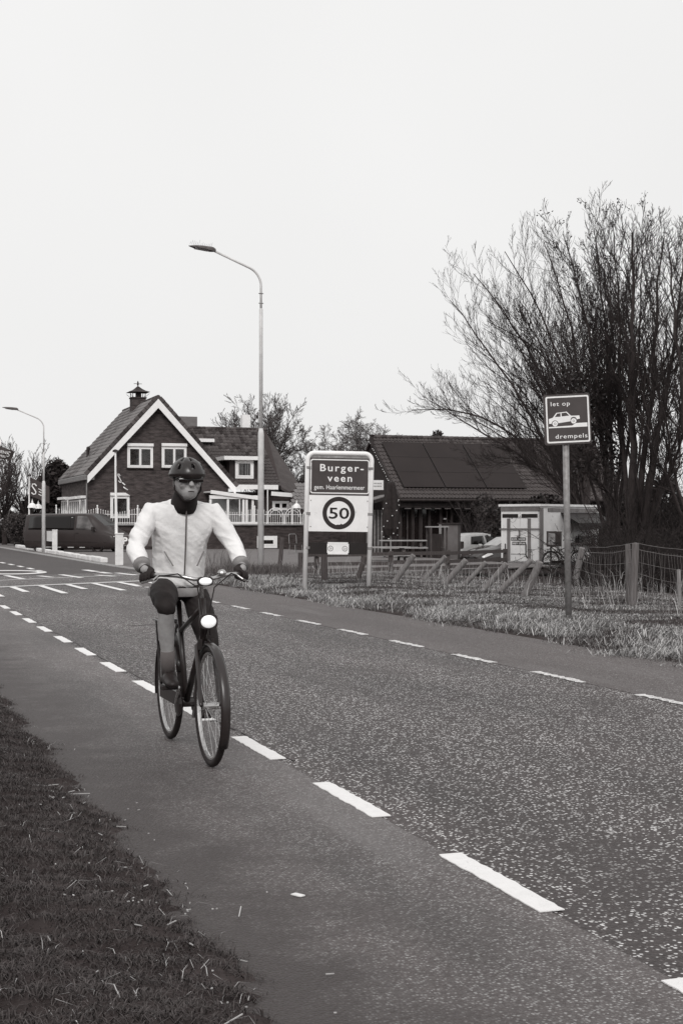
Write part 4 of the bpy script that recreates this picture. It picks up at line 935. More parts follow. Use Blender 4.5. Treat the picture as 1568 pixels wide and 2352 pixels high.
MB().add(Pb + [p - UP*.16 for p in Pb], [(0, 1, 2, 3), (7, 6, 5, 4), (0, 4, 5, 1), (1, 5, 6, 2), (2, 6, 7, 3), (3, 7, 4, 0)]).build('roof', m_deck, barn)
# solar panels, three by three, measured on the roof plane
def on_roof(x, y):
    d = ray(x, y); t = (o_ - EYEV).dot(bn) / d.dot(bn); p = EYEV + d*t - o_; return p.x, p.dot(vv)
c00 = on_roof(905, 1133 - 11); ctl = on_roof(851 + 34, 1023); wcol = 2.32
sa0 = (on_roof(880, 1026)[0] + on_roof(922, 1122)[0])/2; sb0 = on_roof(980, 1124)[1]; sb1 = on_roof(960, 1022)[1]; hrow = (sb1 - sb0)/3
m_solar = M('solar_glass', .020, rough=.55, var=.12, scale=.7, spec=.15); m_sframe = M('solar_frame', .015, rough=.5)
tile_roof(barn, o_, (1, 0, 0), vv, BXR-BXL, SLN, .2, .33, m_tile3, skip=lambda a, b: (sa0+.25 < a < sa0+3*wcol-.2 and sb0+.2 < b < sb1-.25))
for i in range(3):
    for j in range(3):
        a, b = sa0 + wcol*i, sb0 + hrow*j; c = o_ + Vector((a + wcol/2, 0, 0)) + vv*(b + hrow/2) + bn*.13; R = Matrix((Vector((1, 0, 0)), vv, bn)).transposed()
        pn_ = MB().box(c, (wcol-.06, hrow-.012, .04), R).build('solar_panel', m_solar, barn)
        mb = MB()
        for s in (-1, 1): mb.box(c + vv*s*(hrow/2-.012) + bn*.006, (wcol-.05, .016, .04), R); mb.box(c + Vector((s*(wcol/2-.035), 0, 0)) + bn*.004, (.02, hrow-.05, .04), R)
        mb.build('panel_frame', m_sframe, pn_)
mb = MB()
for k in range(42): mb.tube([(BXL + .3*k, BY1, RZ+.03), (BXL + .3*(k+1.08), BY1, RZ+.07)], [.13, .105], 8)
mb.build('ridge_tile', m_tile3, barn)
vp = on_roof(1243, 1010); q = o_ + Vector((sa0-.55, 0, 0)) + vv*(sb1-.2)
MB().tube([q, q+Vector((0, 0, .5)), q+Vector((0, 0, .62))], [.09, .09, .13], 8).build('roof_vent', m_dk, barn)
mb = MB(); mb.bar(o_ + Vector((-.06, -.05, -.08)), Vector((BXL-.06, BY1, RZ-.08)), .05, .24); mb.build('bargeboard', m_dk, barn)
# gable wall with signboard, beam, posts and glazed front in the shade of the eave
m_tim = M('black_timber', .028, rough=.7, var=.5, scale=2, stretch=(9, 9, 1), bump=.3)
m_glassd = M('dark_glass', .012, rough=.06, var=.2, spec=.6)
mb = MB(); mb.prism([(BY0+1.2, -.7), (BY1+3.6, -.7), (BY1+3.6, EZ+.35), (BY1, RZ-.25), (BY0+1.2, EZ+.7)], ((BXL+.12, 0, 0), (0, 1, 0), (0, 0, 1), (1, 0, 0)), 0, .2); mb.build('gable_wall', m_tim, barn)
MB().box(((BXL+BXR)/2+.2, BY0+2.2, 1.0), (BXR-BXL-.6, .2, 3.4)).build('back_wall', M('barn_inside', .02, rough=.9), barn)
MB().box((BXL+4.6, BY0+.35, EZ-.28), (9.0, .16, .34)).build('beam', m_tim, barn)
MB().tube([(BXL-.1, BY0-.08, EZ-.08), (BXR, BY0-.08, EZ-.03)], .075, 8).build('gutter', m_tim, barn)
mb = MB()
for k in range(9): mb.box((BXL+.5+.55*k, BY0+.22, EZ-.50), (.34, .05, .05))
mb.build('rafter_end', M('rafter_tip', .10, var=.3), barn)
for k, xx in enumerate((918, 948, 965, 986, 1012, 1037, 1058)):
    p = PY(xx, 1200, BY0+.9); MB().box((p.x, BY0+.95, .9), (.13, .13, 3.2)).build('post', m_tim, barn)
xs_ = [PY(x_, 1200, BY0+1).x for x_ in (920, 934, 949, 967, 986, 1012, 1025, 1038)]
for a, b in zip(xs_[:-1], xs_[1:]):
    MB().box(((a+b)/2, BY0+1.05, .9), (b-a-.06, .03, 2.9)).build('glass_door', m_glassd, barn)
    MB().box((a+.03, BY0+1.02, .9), (.05, .05, 2.9)).build('door_frame', M('door_frame', .07, rough=.5, var=.5, scale=3), barn)
mb = MB()
for i in range(16): 
    xx = random.uniform(xs_[0], xs_[-1]); mb.box((xx, BY0+1.75, random.uniform(.3, 1.8)), (random.uniform(.02, .1), .02, random.uniform(.1, .7)))
mb.build('interior_glint', M('glint_pale', .22, var=.8, scale=5), barn)  # pale slivers behind the glass, glints put into their colour
a, b = PY(1016, 1213, BY0+.98), PY(1024, 1203, BY0+.98); MB().box(((a.x+b.x)/2, BY0+.985, (a.z+b.z)/2), (b.x-a.x, .012, b.z-a.z)).build('notice', m_face, barn)
a, b = PY(1018, 1228, BY0+.98), PY(1035, 1220, BY0+.98); MB().box(((a.x+b.x)/2, BY0+.985, (a.z+b.z)/2), (b.x-a.x, .012, b.z-a.z)).build('notice', M('notice_dim', .16, var=.6, scale=20), barn)
a, b = PY(1018, 1193, BY0+.98), PY(1025, 1190, BY0+.98); MB().box(((a.x+b.x)/2, BY0+.985, (a.z+b.z)/2), (b.x-a.x, .012, b.z-a.z)).build('notice', m_face, barn)
# light signboard and small lean-to left of the gable
leanto = thing('lean_to', (25, 69.5, -.5), 'small lean-to with pale sloping roof and white signboard left of the barn', 'shed')
a, b = PY(842, 1125, 68.8), PY(880, 1103, 68.8); MB().box(((a.x+b.x)/2, 68.8, (a.z+b.z)/2), (b.x-a.x, .06, b.z-a.z)).build('signboard', m_face, leanto)
mb = MB()
for r_i in range(2):
    for k in range(7): mb.box((a.x+.28+.08*k, 68.766, a.z+.33-.14*r_i), (.05, .006, .07))
mb.build('print', m_galv, leanto)
mb = MB(); mb.bar(PY(842, 1150, 68.6), PY(884, 1137, 68.6), 1.2, .05); mb.build('roof', M('pale_roof', .20, rough=.7, var=.3), leanto)
mb = MB(); mb.prism([(PY(800, 1200, 69.5).x, -.6), (BXL+.1, -.6), (BXL+.1, 2.6), (PY(842, 1155, 69.5).x, 2.35), (PY(800, 1200, 69.5).x, 2.2)], ((0, 69.6, 0), (1, 0, 0), (0, 0, 1), (0, 1, 0)), 0, .15); mb.build('wall', m_tim, leanto)
for k in range(5):
    p = PY(846 + 8*k, 1200, 69.3); MB().box((p.x, 69.45, .8), (.10, .1, 2.6)).build('post', M('lean_to_post', .20, var=.4), leanto)
# string of little white bulbs along the gable and round the parasol
bulb = MB().ball((0, 0, 0), .026, 6, 4).mesh('bulb', m_face)
sl_ = thing('string_lights', (BXL-.15, 69, 3), 'string of small white bulbs hanging down the barn gable edge', 'lights')
pts = [o_.lerp(P[3], 1-k/26) + Vector((-.16, -.1, -.10 - .03*math.sin(k*2))) for k in range(27)]
MB().tube(pts, .008, 4).build('cable', m_black, sl_)
for p in pts: link('bulb', bulb, sl_, Matrix.Translation(p))
par = D(897, 1245, 60.5); par.z = hz(par.x, par.y)
pt = thing('folded_parasol', tuple(par), 'tall closed black parasol on the terrace in front of the barn', 'parasol')
tz = D(897, 1105, 60.5).z
MB().tube([par, (par.x, par.y, tz)], .035, 8).build('pole', m_galv, pt)
mb = MB(); L_ = []
for j, (f_, rr) in enumerate(((0, .02), (.03, .13), (.06, .16), (.3, .24), (.62, .31), (.85, .30), (.97, .20))):
    for k in range(16): a = 2*PI*k/16; r2 = rr*(1 + .22*(k % 2)); L_.append((par.x + r2*math.cos(a), par.y + r2*math.sin(a), tz - f_*2.35 - .05*(k % 2)*f_))
mb.add(L_, [(j*16+k, j*16+(k+1) % 16, (j+1)*16+(k+1) % 16, (j+1)*16+k) for j in range(6) for k in range(16)]); mb.build('canopy', M('parasol_cloth', .018, rough=.8, var=.4), pt)
MB().box((par.x, par.y, par.z+.05), (.7, .7, .1)).build('base', m_conc, pt)
sl2_ = thing('string_lights', tuple(par + UP*1.2), 'string of white bulbs wound round the closed parasol', 'lights')
pts = [Vector((par.x + .36*math.cos(k*1.9), par.y + .36*math.sin(k*1.9), tz - .8 - .075*k)) for k in range(24)]; MB().tube(pts, .008, 4).build('cable', m_black, sl2_)
for p in pts: link('bulb', bulb, sl2_, Matrix.Translation(p))
# terrace furniture
m_plank = M('grey_plank', .30, rough=.8, var=.4, scale=3, stretch=(1, 12, 12))
def picnic(px, py, dep, rz, label):
    p = D(px, py, dep); p.z = hz(p.x, p.y); t = thing('picnic_table', tuple(p), label, 'table', 'picnic tables on the terrace', rz)
    for k in range(4): MB().box((0, -.3+.2*k, .74), (1.9, .18, .045)).build('top_plank', m_plank, t, local=True)
    for s in (-1, 1):
        for k in range(2): MB().box((0, s*(.62+.13*k), .45), (1.9, .12, .045)).build('seat_plank', m_plank, t, local=True)
    for s in (-1, 1):
        mb = MB(); mb.bar((s*.7, -.2, .72), (s*.7, -.75, 0), .09, .045); mb.bar((s*.7, .2, .72), (s*.7, .75, 0), .09, .045); mb.box((s*.7+.04, 0, .41), (.04, 1.5, .09)); mb.build('trestle', m_wood2, t, local=True)
    return t
picnic(925, 1270, 58, -.3, 'grey picnic table in front of the closed parasol'); picnic(880, 1278, 53, -.15, 'lower grey picnic table nearest the rail fence'); picnic(968, 1270, 62, -.5, 'dark picnic table between the parasol and the grey cabinet')
p = D(1003, 1278, 60); p.z = hz(p.x, p.y); t = thing('bar_table', tuple(p), 'tall narrow bar table with light top beside the grey cabinet', 'table')
zt = D(1003, 1210, 60).z; MB().box((p.x, p.y, zt), (.95, .6, .05), Matrix.Rotation(-.3, 3, 'Z')).build('top', m_plank, t)
for sx in (-1, 1):
    for sy in (-1, 1): MB().box((p.x+.36*sx, p.y+.22*sy, (zt-.03+p.z)/2), (.06, .06, zt-.03-p.z)).build('leg', m_wood2, t)
MB().box((p.x-.1, p.y+.05, (zt+p.z)/2-.1), (.5, .4, zt-p.z-.4)).build('cupboard', m_tim, t)
a, b = D(1019, 1290, 62), D(1063, 1204, 62); t = thing('cabinet', (a.x, a.y, hz(a.x, a.y)), 'grey weathered wooden cabinet standing beside the parked cars', 'cabinet')
w_ = (b-a).dot(RIGHT); c = (a+b)/2; zb = hz(a.x, a.y); Rm = Matrix.Rotation(-YAW-.25, 3, 'Z')
MB().box((c.x, c.y+.4, (zb+b.z)/2), (w_, .7, b.z-zb), Rm).build('body', M('cabinet_grey', .10, rough=.7, var=.3, scale=2), t, bevel=.01)
MB().box((c.x, c.y+.4, b.z+.03), (w_+.12, .82, .06), Rm).build('top', m_tim, t)
MB().box(Vector((c.x, c.y+.4, (zb+b.z)/2)) + Rm @ Vector((.12, -.36, 0)), (w_*.72, .03, (b.z-zb)*.9), Rm).build('door', M('cabinet_door', .14, rough=.7, var=.25, scale=2), t)
MB().box(Vector((c.x, c.y+.4, (zb+b.z)/2)) + Rm @ Vector((-w_/2+.06, -.37, 0)), (.10, .05, b.z-zb), Rm).build('edge_post', m_galv, t)
def garden_chair(px, py, dep, rz, label):
    p = D(px, py, dep); p.z = hz(p.x, p.y); t = thing('garden_chair', tuple(p), label, 'chair', None, rz)
    MB().box((0, 0, .44), (.46, .44, .04)).build('seat', m_tim, t, local=True); mb = MB().tube([(-.22, .2, .44), (-.22, .24, .84), (-.16, .25, .9), (.16, .25, .9), (.22, .24, .84), (.22, .2, .44)], .016, 6); mb.build('backrest', m_galv, t, local=True)
    for sx in (-1, 1):
        for sy in (-1, 1): MB().tube([(.2*sx, .19*sy, .43), (.22*sx, .22*sy, 0)], .015, 6).build('leg', m_galv, t, local=True)
garden_chair(679, 1278, 66, .4, 'metal garden chair against the brick terrace wall left of the town sign')
p = D(1190, 1240, 63)
# ================================================================== COFFEE TRAILER
m_ctr = M('trailer_white', .74, rough=.55, var=.10, scale=2, grime=(.28, 3.2, .60)); m_strip = M('trailer_steel', .16, rough=.5, var=.35, scale=4, stretch=(1, 1, .3))
CD = 53.0; cor = D(1241, 1300, CD); cz = -.32; ctop = D(1241, 1163, CD).z
aF = math.radians(40); uF = (RIGHT*math.cos(aF) - FWD*math.sin(aF)).normalized(); uS = (RIGHT*math.sin(aF) + FWD*math.cos(aF)).normalized()
wF = 83*CD/F_PX/math.cos(aF); wS = 4.3; cor.z = cz; Hc = ctop - cz
trl = thing('coffee_trailer', tuple(cor), 'white coffee trailer with barred rear doors and dark scalloped awning under the bare trees', 'trailer')
O = cor - uF*wF; RF = Matrix((uF, uS, UP)).transposed()
def tb(x0, x1, y0, y1, z0, z1): return (O + uF*(x0+x1)/2 + uS*(y0+y1)/2 + UP*(z0+z1)/2, (x1-x0, y1-y0, z1-z0), RF)
MB().box(*tb(0, wF, 0, wS, .25, Hc)).build('body', m_ctr, trl, bevel=.02)
MB().box(*tb(-.05, wF+.06, -.10, wS+.05, Hc+.004, Hc+.09)).build('roof', m_ctr, trl)
MB().box(*tb(.02, wF-.02, -.06, -.005, Hc-.16, Hc-.03)).build('roof_lip', m_strip, trl)
MB().box(*tb(wF-.09, wF+.03, -.03, .16, .1, Hc-.05)).build('corner_post', m_strip, trl)
MB().box(*tb(.1, wF-.1, .3, wS-.2, .05, .26)).build('chassis', m_black, trl)
MB().box(*tb(0, wF, -.02, .10, .12, .25)).build('bumper', m_strip, trl)
for yy in (1.6, 2.3):
    c = O + uF*(wF-.1) + uS*yy + UP*.3; wl_ = MB().tube([c - uF*.12, c + uF*.06], .28, 18).build('wheel', m_black, trl)
hw = wF/2
for k in (0, 1):
    x0 = .03 + (hw-.02)*k; dr = MB().box(*tb(x0, x0+hw-.05, -.03, -.002, .3, Hc-.2)).build('door', m_ctr, trl)
    MB().box(*tb(x0+.06, x0+hw-.12, -.045, -.031, Hc-.42, Hc-.28)).build('vent', m_black, dr)
    xx = (.22 + .0) * wF if k == 0 else .74*wF
    MB().box(*tb(xx-.07, xx+.05, -.07, -.031, .32, Hc-.45)).build('lock_bar', m_strip, dr)
    mb = MB(); mb.bar(O + uF*(xx-.16) - uS*.05 + UP*.95, O + uF*(xx-.16) - uS*.05 + UP*.52, .03, .03); mb.bar(O + uF*(xx-.16) - uS*.05 + UP*.52, O + uF*(xx-.02) - uS*.05 + UP*.34, .03, .03); mb.build('handle', m_black, dr)
MB().box(*tb(-.04, wF+.02, -.085, -.072, Hc*.63, Hc*.63+.05)).build('cross_bar', m_strip, trl)
MB().tube([O + uF*wF*.5 - uS*.1 + UP*(Hc*.63), O + uF*wF*.51 - uS*.1 + UP*(Hc*.55), O + uF*wF*.48 - uS*.1 + UP*(Hc*.5), O + uF*wF*.45 - uS*.1 + UP*(Hc*.53)], .03, 6).build('lock', m_strip, trl)
frt = (O - uS*.032, uF, UP, -uS)
def ct(px, py):                              # crop px on the trailer front -> metres on its face
    return ((px-105)/(1000-105)*wF, Hc - (py-215)/(2060-215)*(Hc-.2))
a = ct(385, 600); mb = MB(); mb.ring(circ(.15, 24, *a), circ(.138, 24, *a), frt, 0, .003); mb.prism(circ(.04, 12, a[0]-.03, a[1]+.02), frt, 0, .003); mb.build('logo', m_galv, trl)
a = ct(470, 600); text('coffeebike', frt, a[0], a[1], .11, m_galv, trl, width=.52, depth=.003, shear=.15)
for bd_, (y_, x_) in (('BOOK ONLINE', (1265, 345)), ('ENJOY OFFLINE', (1405, 372))):
    a = ct(x_, y_+55); w_ = (690-x_)/895*wF*.98; mb = MB(); mb.prism([(a[0], a[1]), (a[0]+w_, a[1]), (a[0]+w_, a[1]+.125), (a[0], a[1]+.125)], frt, 0, .002); ba = mb.build('banner', m_black, trl)
    text(bd_, frt, a[0]+.03, a[1]+.03, .068, m_let, trl, width=w_-.06, depth=.008, bold=.001)
a = ct(340, 1775); text('www.coffeebike', frt, a[0], a[1], .07, m_black, trl, width=.66, depth=.003)
# side: hatch with counter, awning, bottles, crates
def sb(px): return (px-1241)*CD*1.02/F_PX/math.sin(aF)
y0, y1 = sb(1322), sb(1392)
MB().box(*tb(wF-.02, wF+.03, y0, min(y1, wS-.1), .95, 1.75)).build('hatch', M('hatch_light', .66, rough=.6, var=.1, scale=3), trl)
aw = [O + uF*(wF+.02) + uS*sb(1296) + UP*(Hc-.22), O + uF*(wF+.02) + uS*(wS-.1) + UP*(Hc-.22), O + uF*(wF+.8) + uS*(wS-.1) + UP*(Hc-.62), O + uF*(wF+.8) + uS*sb(1296) + UP*(Hc-.62)]
awn = MB().add(aw + [p - UP*.03 for p in aw], [(0, 1, 2, 3), (7, 6, 5, 4), (0, 4, 5, 1), (1, 5, 6, 2), (2, 6, 7, 3), (3, 7, 4, 0)]).build('awning', m_black, trl)
mb = MB(); nsc = 14; a, b = aw[3], aw[2]; vs = []
for i in range(nsc*6+1):
    t = i/(nsc*6); p = a.lerp(b, t); d_ = .20 + .06*abs(math.sin(PI*t*nsc)); vs += [p, p - UP*d_, p + uF*.01, p + uF*.01 - UP*d_]
mb.add(vs, [f for i in range(nsc*6) for f in ((i*4, i*4+1, i*4+5, i*4+4), (i*4+2, i*4+6, i*4+7, i*4+3))]); mb.build('valance', m_black, awn)
MB().box(*tb(wF+.03, wF+.42, y0-.3, wS-.2, .92, .97)).build('counter', m_wood2, trl)
MB().box(*tb(wF+.005, wF+.02, .5, wS-.1, Hc-.20, Hc-.06)).build('side_trim', m_strip, trl)
bt = MB().tube([(0, 0, 0), (0, 0, .17), (0, 0, .22), (0, 0, .31)], [.045, .045, .02, .018], 8).mesh('bottle', m_black)
for i, yy in enumerate((sb(1334), sb(1330)-.05)):
    p = O + uF*(wF+.2) + uS*yy + UP*.97; tag(link('bottle', bt, None, Matrix.Translation(p) @ Matrix.Diagonal((1, 1, 1-.12*i, 1))), ('taller' if i == 0 else 'shorter') + ' dark bottle on the trailer counter beside the crates', 'bottle', 'bottles on the trailer counter')
for i, yy in enumerate((sb(1348), sb(1362), sb(1377))):
    p = O + uF*(wF+.2) + uS*yy + UP*.97; t = thing('bottle_crate', tuple(p), ('left slatted crate on the trailer counter next to the bottles', 'middle slatted crate on the trailer counter', 'right slatted crate at the end of the trailer counter')[i], 'crate', 'crates on the trailer counter')
    mb = MB()
    for zz in (.03, .13, .23):
        for sx in (-1, 1): mb.box(p + UP*zz + uF*.13*sx, (.02, .30, .06), RF); mb.box(p + UP*zz + uS*.15*sx, (.26, .02, .06), RF)
    mb.build('slats', M('crate', .22, var=.5, scale=6), t)
    mb = MB()
    for sx in (-1, 1):
        for sy in (-1, 1): mb.box(p + UP*.13 + uF*.12*sx + uS*.14*sy, (.03, .03, .27), RF)
    mb.build('corner', m_wood2, t)
# menu box standing before the trailer
a = D(1266, 1240, 51.0); t = thing('menu_case', (a.x, a.y, hz(a.x, a.y)), 'dark menu case on a post by the trailer, above the parked bicycle', 'menu case')
Rk = Matrix((RIGHT, FWD, UP)).transposed(); c = D(1266, 1238, 51)
MB().tube([(c.x, c.y+.05, hz(c.x, c.y)), (c.x, c.y+.05, c.z)], .03, 8).build('post', m_tim, t)
MB().box(c, (.34, .12, .56), Rk).build('case', M('case', .06, var=.3), t); MB().box(c - FWD*.063, (.24, .012, .42), Rk).build('sheet', M('menu_sheet', .30, var=.7, scale=9), t)
MB().box(c + RIGHT*.26 + FWD*.1, (.22, .14, .54), Rk).build('side_case', M('case', .06), t)
# ================================================================== VEHICLES: lofted bodies; x from tail to nose, y to the left
class Loft:
    def __init__(s, secs): s.x = [q[0] for q in secs]; s.r = [np.array(q[1], float) for q in secs]
    def ring(s, x):
        X = s.x; i = max(0, min(len(X)-2, int(np.searchsorted(X, x)) - 1)); f = min(1, max(0, (x-X[i])/(X[i+1]-X[i])))
        return s.r[i]*(1-f) + s.r[i+1]*f
    def pt(s, x, t, side=1, off=0.0):
        r = s.ring(x); k = len(r)-1; i = max(0, min(k-1, int(t))); f = t - i; p = r[i]*(1-f) + r[i+1]*f
        e = r[i+1] - r[i]; n = np.array([e[1], -e[0]]); L = np.linalg.norm(n); n = n/L if L > 1e-6 else np.array([0, 1.0])
        p = p + n*off; return Vector((x, p[0]*side, p[1]))
    def body(s, sub=6, tsub=3):
        xs = []
        for a, b in zip(s.x[:-1], s.x[1:]): xs += list(np.linspace(a, b, sub, endpoint=False))
        xs.append(s.x[-1]); k = len(s.r[0])-1; ts = [i/tsub for i in range(k*tsub+1)]
        mb = MB(); m = 2*len(ts); 
        for x in xs:
            for t in ts: mb.v.append(tuple(s.pt(x, t, 1)))
            for t in reversed(ts): mb.v.append(tuple(s.pt(x, t, -1)))
        for i in range(len(xs)-1):
            for j in range(m): mb.f.append((i*m+j, i*m+(j+1) % m, (i+1)*m+(j+1) % m, (i+1)*m+j))
        mb.f.append(tuple(range(m))[::-1]); e = (len(xs)-1)*m; mb.f.append(tuple(range(e, e+m))); return mb
    def patch(s, mb, corners, side, off=.006, th=.02, n=6):
        # corners: (x, t) of rear-low, front-low, front-high, rear-high
        (a, b, c, d) = [np.array(q, float) for q in corners]; vs = []
        for o in (off, -th):
            for j in range(n+1):
                for i in range(n+1):
                    u_, v_ = i/n, j/n; q = (a*(1-u_)+b*u_)*(1-v_) + (d*(1-u_)+c*u_)*v_; vs.append(s.pt(q[0], q[1], side, o))
        q = (n+1)**2; fs = []
        for j in range(n):
            for i in range(n): w = j*(n+1)+i; fs += [(w, w+1, w+n+2, w+n+1), (q+w, q+w+n+1, q+w+n+2, q+w+1)]
        for i in range(n):
            w = n*(n+1)+i; fs += [(i, q+i, q+i+1, i+1), (w, w+1, q+w+1, q+w)]; l = i*(n+1); r = l+n; fs += [(l, l+n+1, q+l+n+1, q+l), (r, q+r, q+r+n+1, r+n+1)]
        return mb.add(vs, fs)
m_cglass = M('car_glass', .006, rough=.08, var=.1, spec=.35); m_tyre = M('tyre', .015, rough=.85, var=.3, scale=9); m_alloy = M('alloy', .62, rough=.4, metal=.0, var=.1)
m_lens = M('car_lens', .75, rough=.1, var=.15, scale=12, spec=.7); m_red = M('tail_lens', .05, rough=.15, var=.3); m_trim = M('car_trim', .02, rough=.6)
def wheels(car, xs, yw, r, w=.2, spokes=5):
    for x in xs:
        for sd in (-1, 1):
            wv = MB().torus((x, sd*(yw-w/2), r), r-.062, .064, (0, 1, 0), 28, 10, flat=1.4).build('wheel', m_tyre, car, local=True, smooth=True)
            mb = MB().torus((x, sd*(yw-.03), r), r*.70, .022, (0, 1, 0), 28, 6); mb.tube([(x, sd*(yw-.12), r), (x, sd*(yw-.02), r)], .055, 10)
            for k in range(spokes):
                a = 2*PI*k/spokes + .3; d = Vector((math.cos(a), 0, math.sin(a))); e = Vector((-d.z, 0, d.x))
                for o in (-.035, .035): mb.bar(Vector((x, sd*(yw-.035), r)) + d*.04 + e*o*.6, Vector((x, sd*(yw-.03), r)) + d*r*.70 + e*o, .035, .04, Vector((0, 1, 0)))
            mb.build('rim', m_alloy, wv)
            MB().tube([(x, sd*(yw-.16), r), (x, sd*(yw-.10), r)], r*.66, 22).build('brake_drum', m_trim, wv)
            arch = MB().torus((x, sd*(yw-.06), r+.02), r+.055, .05, (0, 1, 0), 20, 6, a0=0, a1=PI*2); 
            arch.v = [(p[0], p[1], max(p[2], r-.08)) for p in arch.v]; arch.build('wheel_arch', m_trim, car, local=True)
def place(car, center_px, dep, z, heading):
    c = D(*center_px, dep); a = math.atan2(heading.y, heading.x); car.location = (c.x, c.y, z); car.rotation_euler = (0, 0, a)
    car.matrix_basis = Matrix.Translation((c.x, c.y, z)) @ Matrix.Rotation(a, 4, 'Z')
def hd(deg): a = math.radians(deg); return RIGHT*math.cos(a) - FWD*math.sin(a)          # heading in the picture: 0 right, 90 towards the camera
def R_(w0, w1, wb, wr, z0, zs, zb, zr, rr=.08): return [(0, z0), (w0, z0), (w1, zs), (w1+.01, (zs+zb)/2), (wb, zb), (wr, zr-rr), (wr-.14, zr-.012), (0, zr)]
# --- long dark van
van = thing('parked_van', (0, 0, 0), 'dark long wheelbase van with black side glass parked behind the white pillars', 'van')
place(van, (178, 1262), 71, -.08, hd(24))
vl = Loft([(-2.62, R_(.70, .84, .84, .70, .35, .55, 1.10, 1.86)), (-2.55, R_(.80, .92, .93, .78, .25, .45, 1.10, 1.93)), (-2.0, R_(.85, .95, .95, .80, .22, .42, 1.10, 1.97)),
    (.9, R_(.85, .95, .95, .80, .22, .42, 1.08, 1.98)), (1.25, R_(.85, .95, .95, .79, .22, .42, 1.07, 1.94)), (1.95, R_(.85, .95, .94, .72, .22, .42, 1.05, 1.40, .16)),
    (2.15, R_(.84, .94, .92, .68, .22, .42, 1.03, 1.20, .09)), (2.55, R_(.78, .90, .86, .62, .24, .42, .92, 1.04, .07)), (2.72, R_(.66, .80, .76, .55, .26, .44, .78, .88, .06))])
m_van = M('van_paint', .030, rough=.35, var=.08, spec=.35)
vb = vl.body(4, 2).build('body', m_van, van, local=True, smooth=True)
for sd in (-1, 1):
    vl.patch(MB(), [(-2.3, 4.08), (.42, 4.08), (.42, 4.95), (-2.3, 4.95)], sd).build('side_window', m_cglass, van, local=True, smooth=True)
    vl.patch(MB(), [(.56, 4.1), (1.78, 4.12), (1.12, 4.93), (.56, 4.93)], sd).build('front_window', m_pane if False else M('cab_glass', .09, rough=.08, var=.9, scale=1.4, spec=.6), van, local=True, smooth=True)
    mb = MB(); vl.patch(mb, [(-2.45, 2.35), (2.3, 2.35), (2.3, 2.5), (-2.45, 2.5)], sd, .010); mb.build('side_moulding', m_trim, van, local=True)
    mb = MB()
    for xx in (-.95, .47): vl.patch(mb, [(xx, 2.1), (xx+.015, 2.1), (xx+.015, 5), (xx, 5)], sd, .003)
    mb.build('door_seam', m_trim, van, local=True)
    mb = MB()
    for xx in (-.8, .62): mb.box((xx, sd*.965, 1.0), (.16, .03, .035))
    mb.build('door_handle', m_trim, van, local=True)
    mb = MB(); mb.box((1.62, sd*1.05, 1.2), (.12, .2, .22)); mb.build('mirror', m_trim, van, local=True, bevel=.03)
    for a_, b_ in ((-1.5, -.35), (.05, .4), (.75, 1.05)): MB().box(((a_+b_)/2, sd*.90, .30), (b_-a_, .03, .035)).build('sill_trim', m_alloy, van, local=True)
mb = MB(); vl.patch(mb, [(1.28, 6.05), (1.98, 6.05), (1.98, 7), (1.28, 7)], 1); vl.patch(mb, [(1.28, 6.05), (1.98, 6.05), (1.98, 7), (1.28, 7)], -1); mb.build('windscreen', m_cglass, van, local=True)
for sd in (-1, 1): MB().box((2.60, sd*.66, .78), (.14, .3, .16)).build('headlight', m_lens, van, local=True, bevel=.03); MB().box((-2.6, sd*.83, 1.05), (.08, .12, .5)).build('tail_light', m_red, van, local=True)
MB().box((2.66, 0, .5), (.12, 1.5, .25)).build('bumper', m_trim, van, local=True, bevel=.04)
wheels(van, (-1.68, 1.75), .94, .345)
# --- pale hatchback seen from its rear left
hb = thing('parked_hatchback', (0, 0, 0), 'pale silver hatchback parked behind the dark car, seen from the rear', 'car')
place(hb, (1102, 1275), 68, -.60, hd(-38))
hl = Loft([(-1.98, R_(.55, .70, .66, .50, .35, .45, .75, .95)), (-1.90, R_(.68, .80, .78, .58, .28, .42, .90, 1.08)), (-1.62, R_(.74, .84, .82, .60, .24, .4, .93, 1.44)), (-1.3, R_(.76, .86, .83, .62, .22, .38, .94, 1.53)),
    (-.3, R_(.76, .86, .83, .62, .22, .38, .93, 1.56)), (.25, R_(.76, .86, .83, .60, .22, .38, .93, 1.50)), (1.0, R_(.76, .86, .82, .56, .22, .38, .92, 1.06, .05)), (1.55, R_(.7, .82, .76, .52, .24, .38, .82, .93, .05)), (1.95, R_(.5, .66, .62, .45, .28, .4, .66, .74, .05))])
m_silver = M('silver_paint', .45, rough=.3, var=.06, spec=.5)
hl.body(4, 2).build('body', m_silver, hb, local=True, smooth=True)
for sd in (-1, 1):
    hl.patch(MB(), [(-1.35, 4.15), (-.42, 4.1), (-.42, 4.9), (-1.2, 4.85)], sd).build('rear_window', m_cglass, hb, local=True, smooth=True)
    hl.patch(MB(), [(-.32, 4.1), (.8, 4.1), (.22, 4.9), (-.32, 4.9)], sd).build('front_window', m_cglass, hb, local=True, smooth=True)
    MB().box((-1.86, sd*.74, .98), (.16, .12, .36)).build('tail_light', m_red, hb, local=True, bevel=.03)
    hl.patch(MB(), [(-1.86, 2.2), (1.7, 2.2), (1.7, 2.5), (-1.86, 2.5)], sd, .012).build('side_moulding', m_trim, hb, local=True)
    MB().box((.72, sd*.95, 1.02), (.1, .16, .14)).build('mirror', m_trim, hb, local=True, bevel=.03)
    MB().box((1.72, sd*.6, .68), (.2, .24, .14)).build('headlight', m_lens, hb, local=True, bevel=.04)
mb = MB()
for sd in (-1, 1): hl.patch(mb, [(-1.885, 6.0), (-1.64, 6.0), (-1.64, 7), (-1.885, 7)], sd, .008)
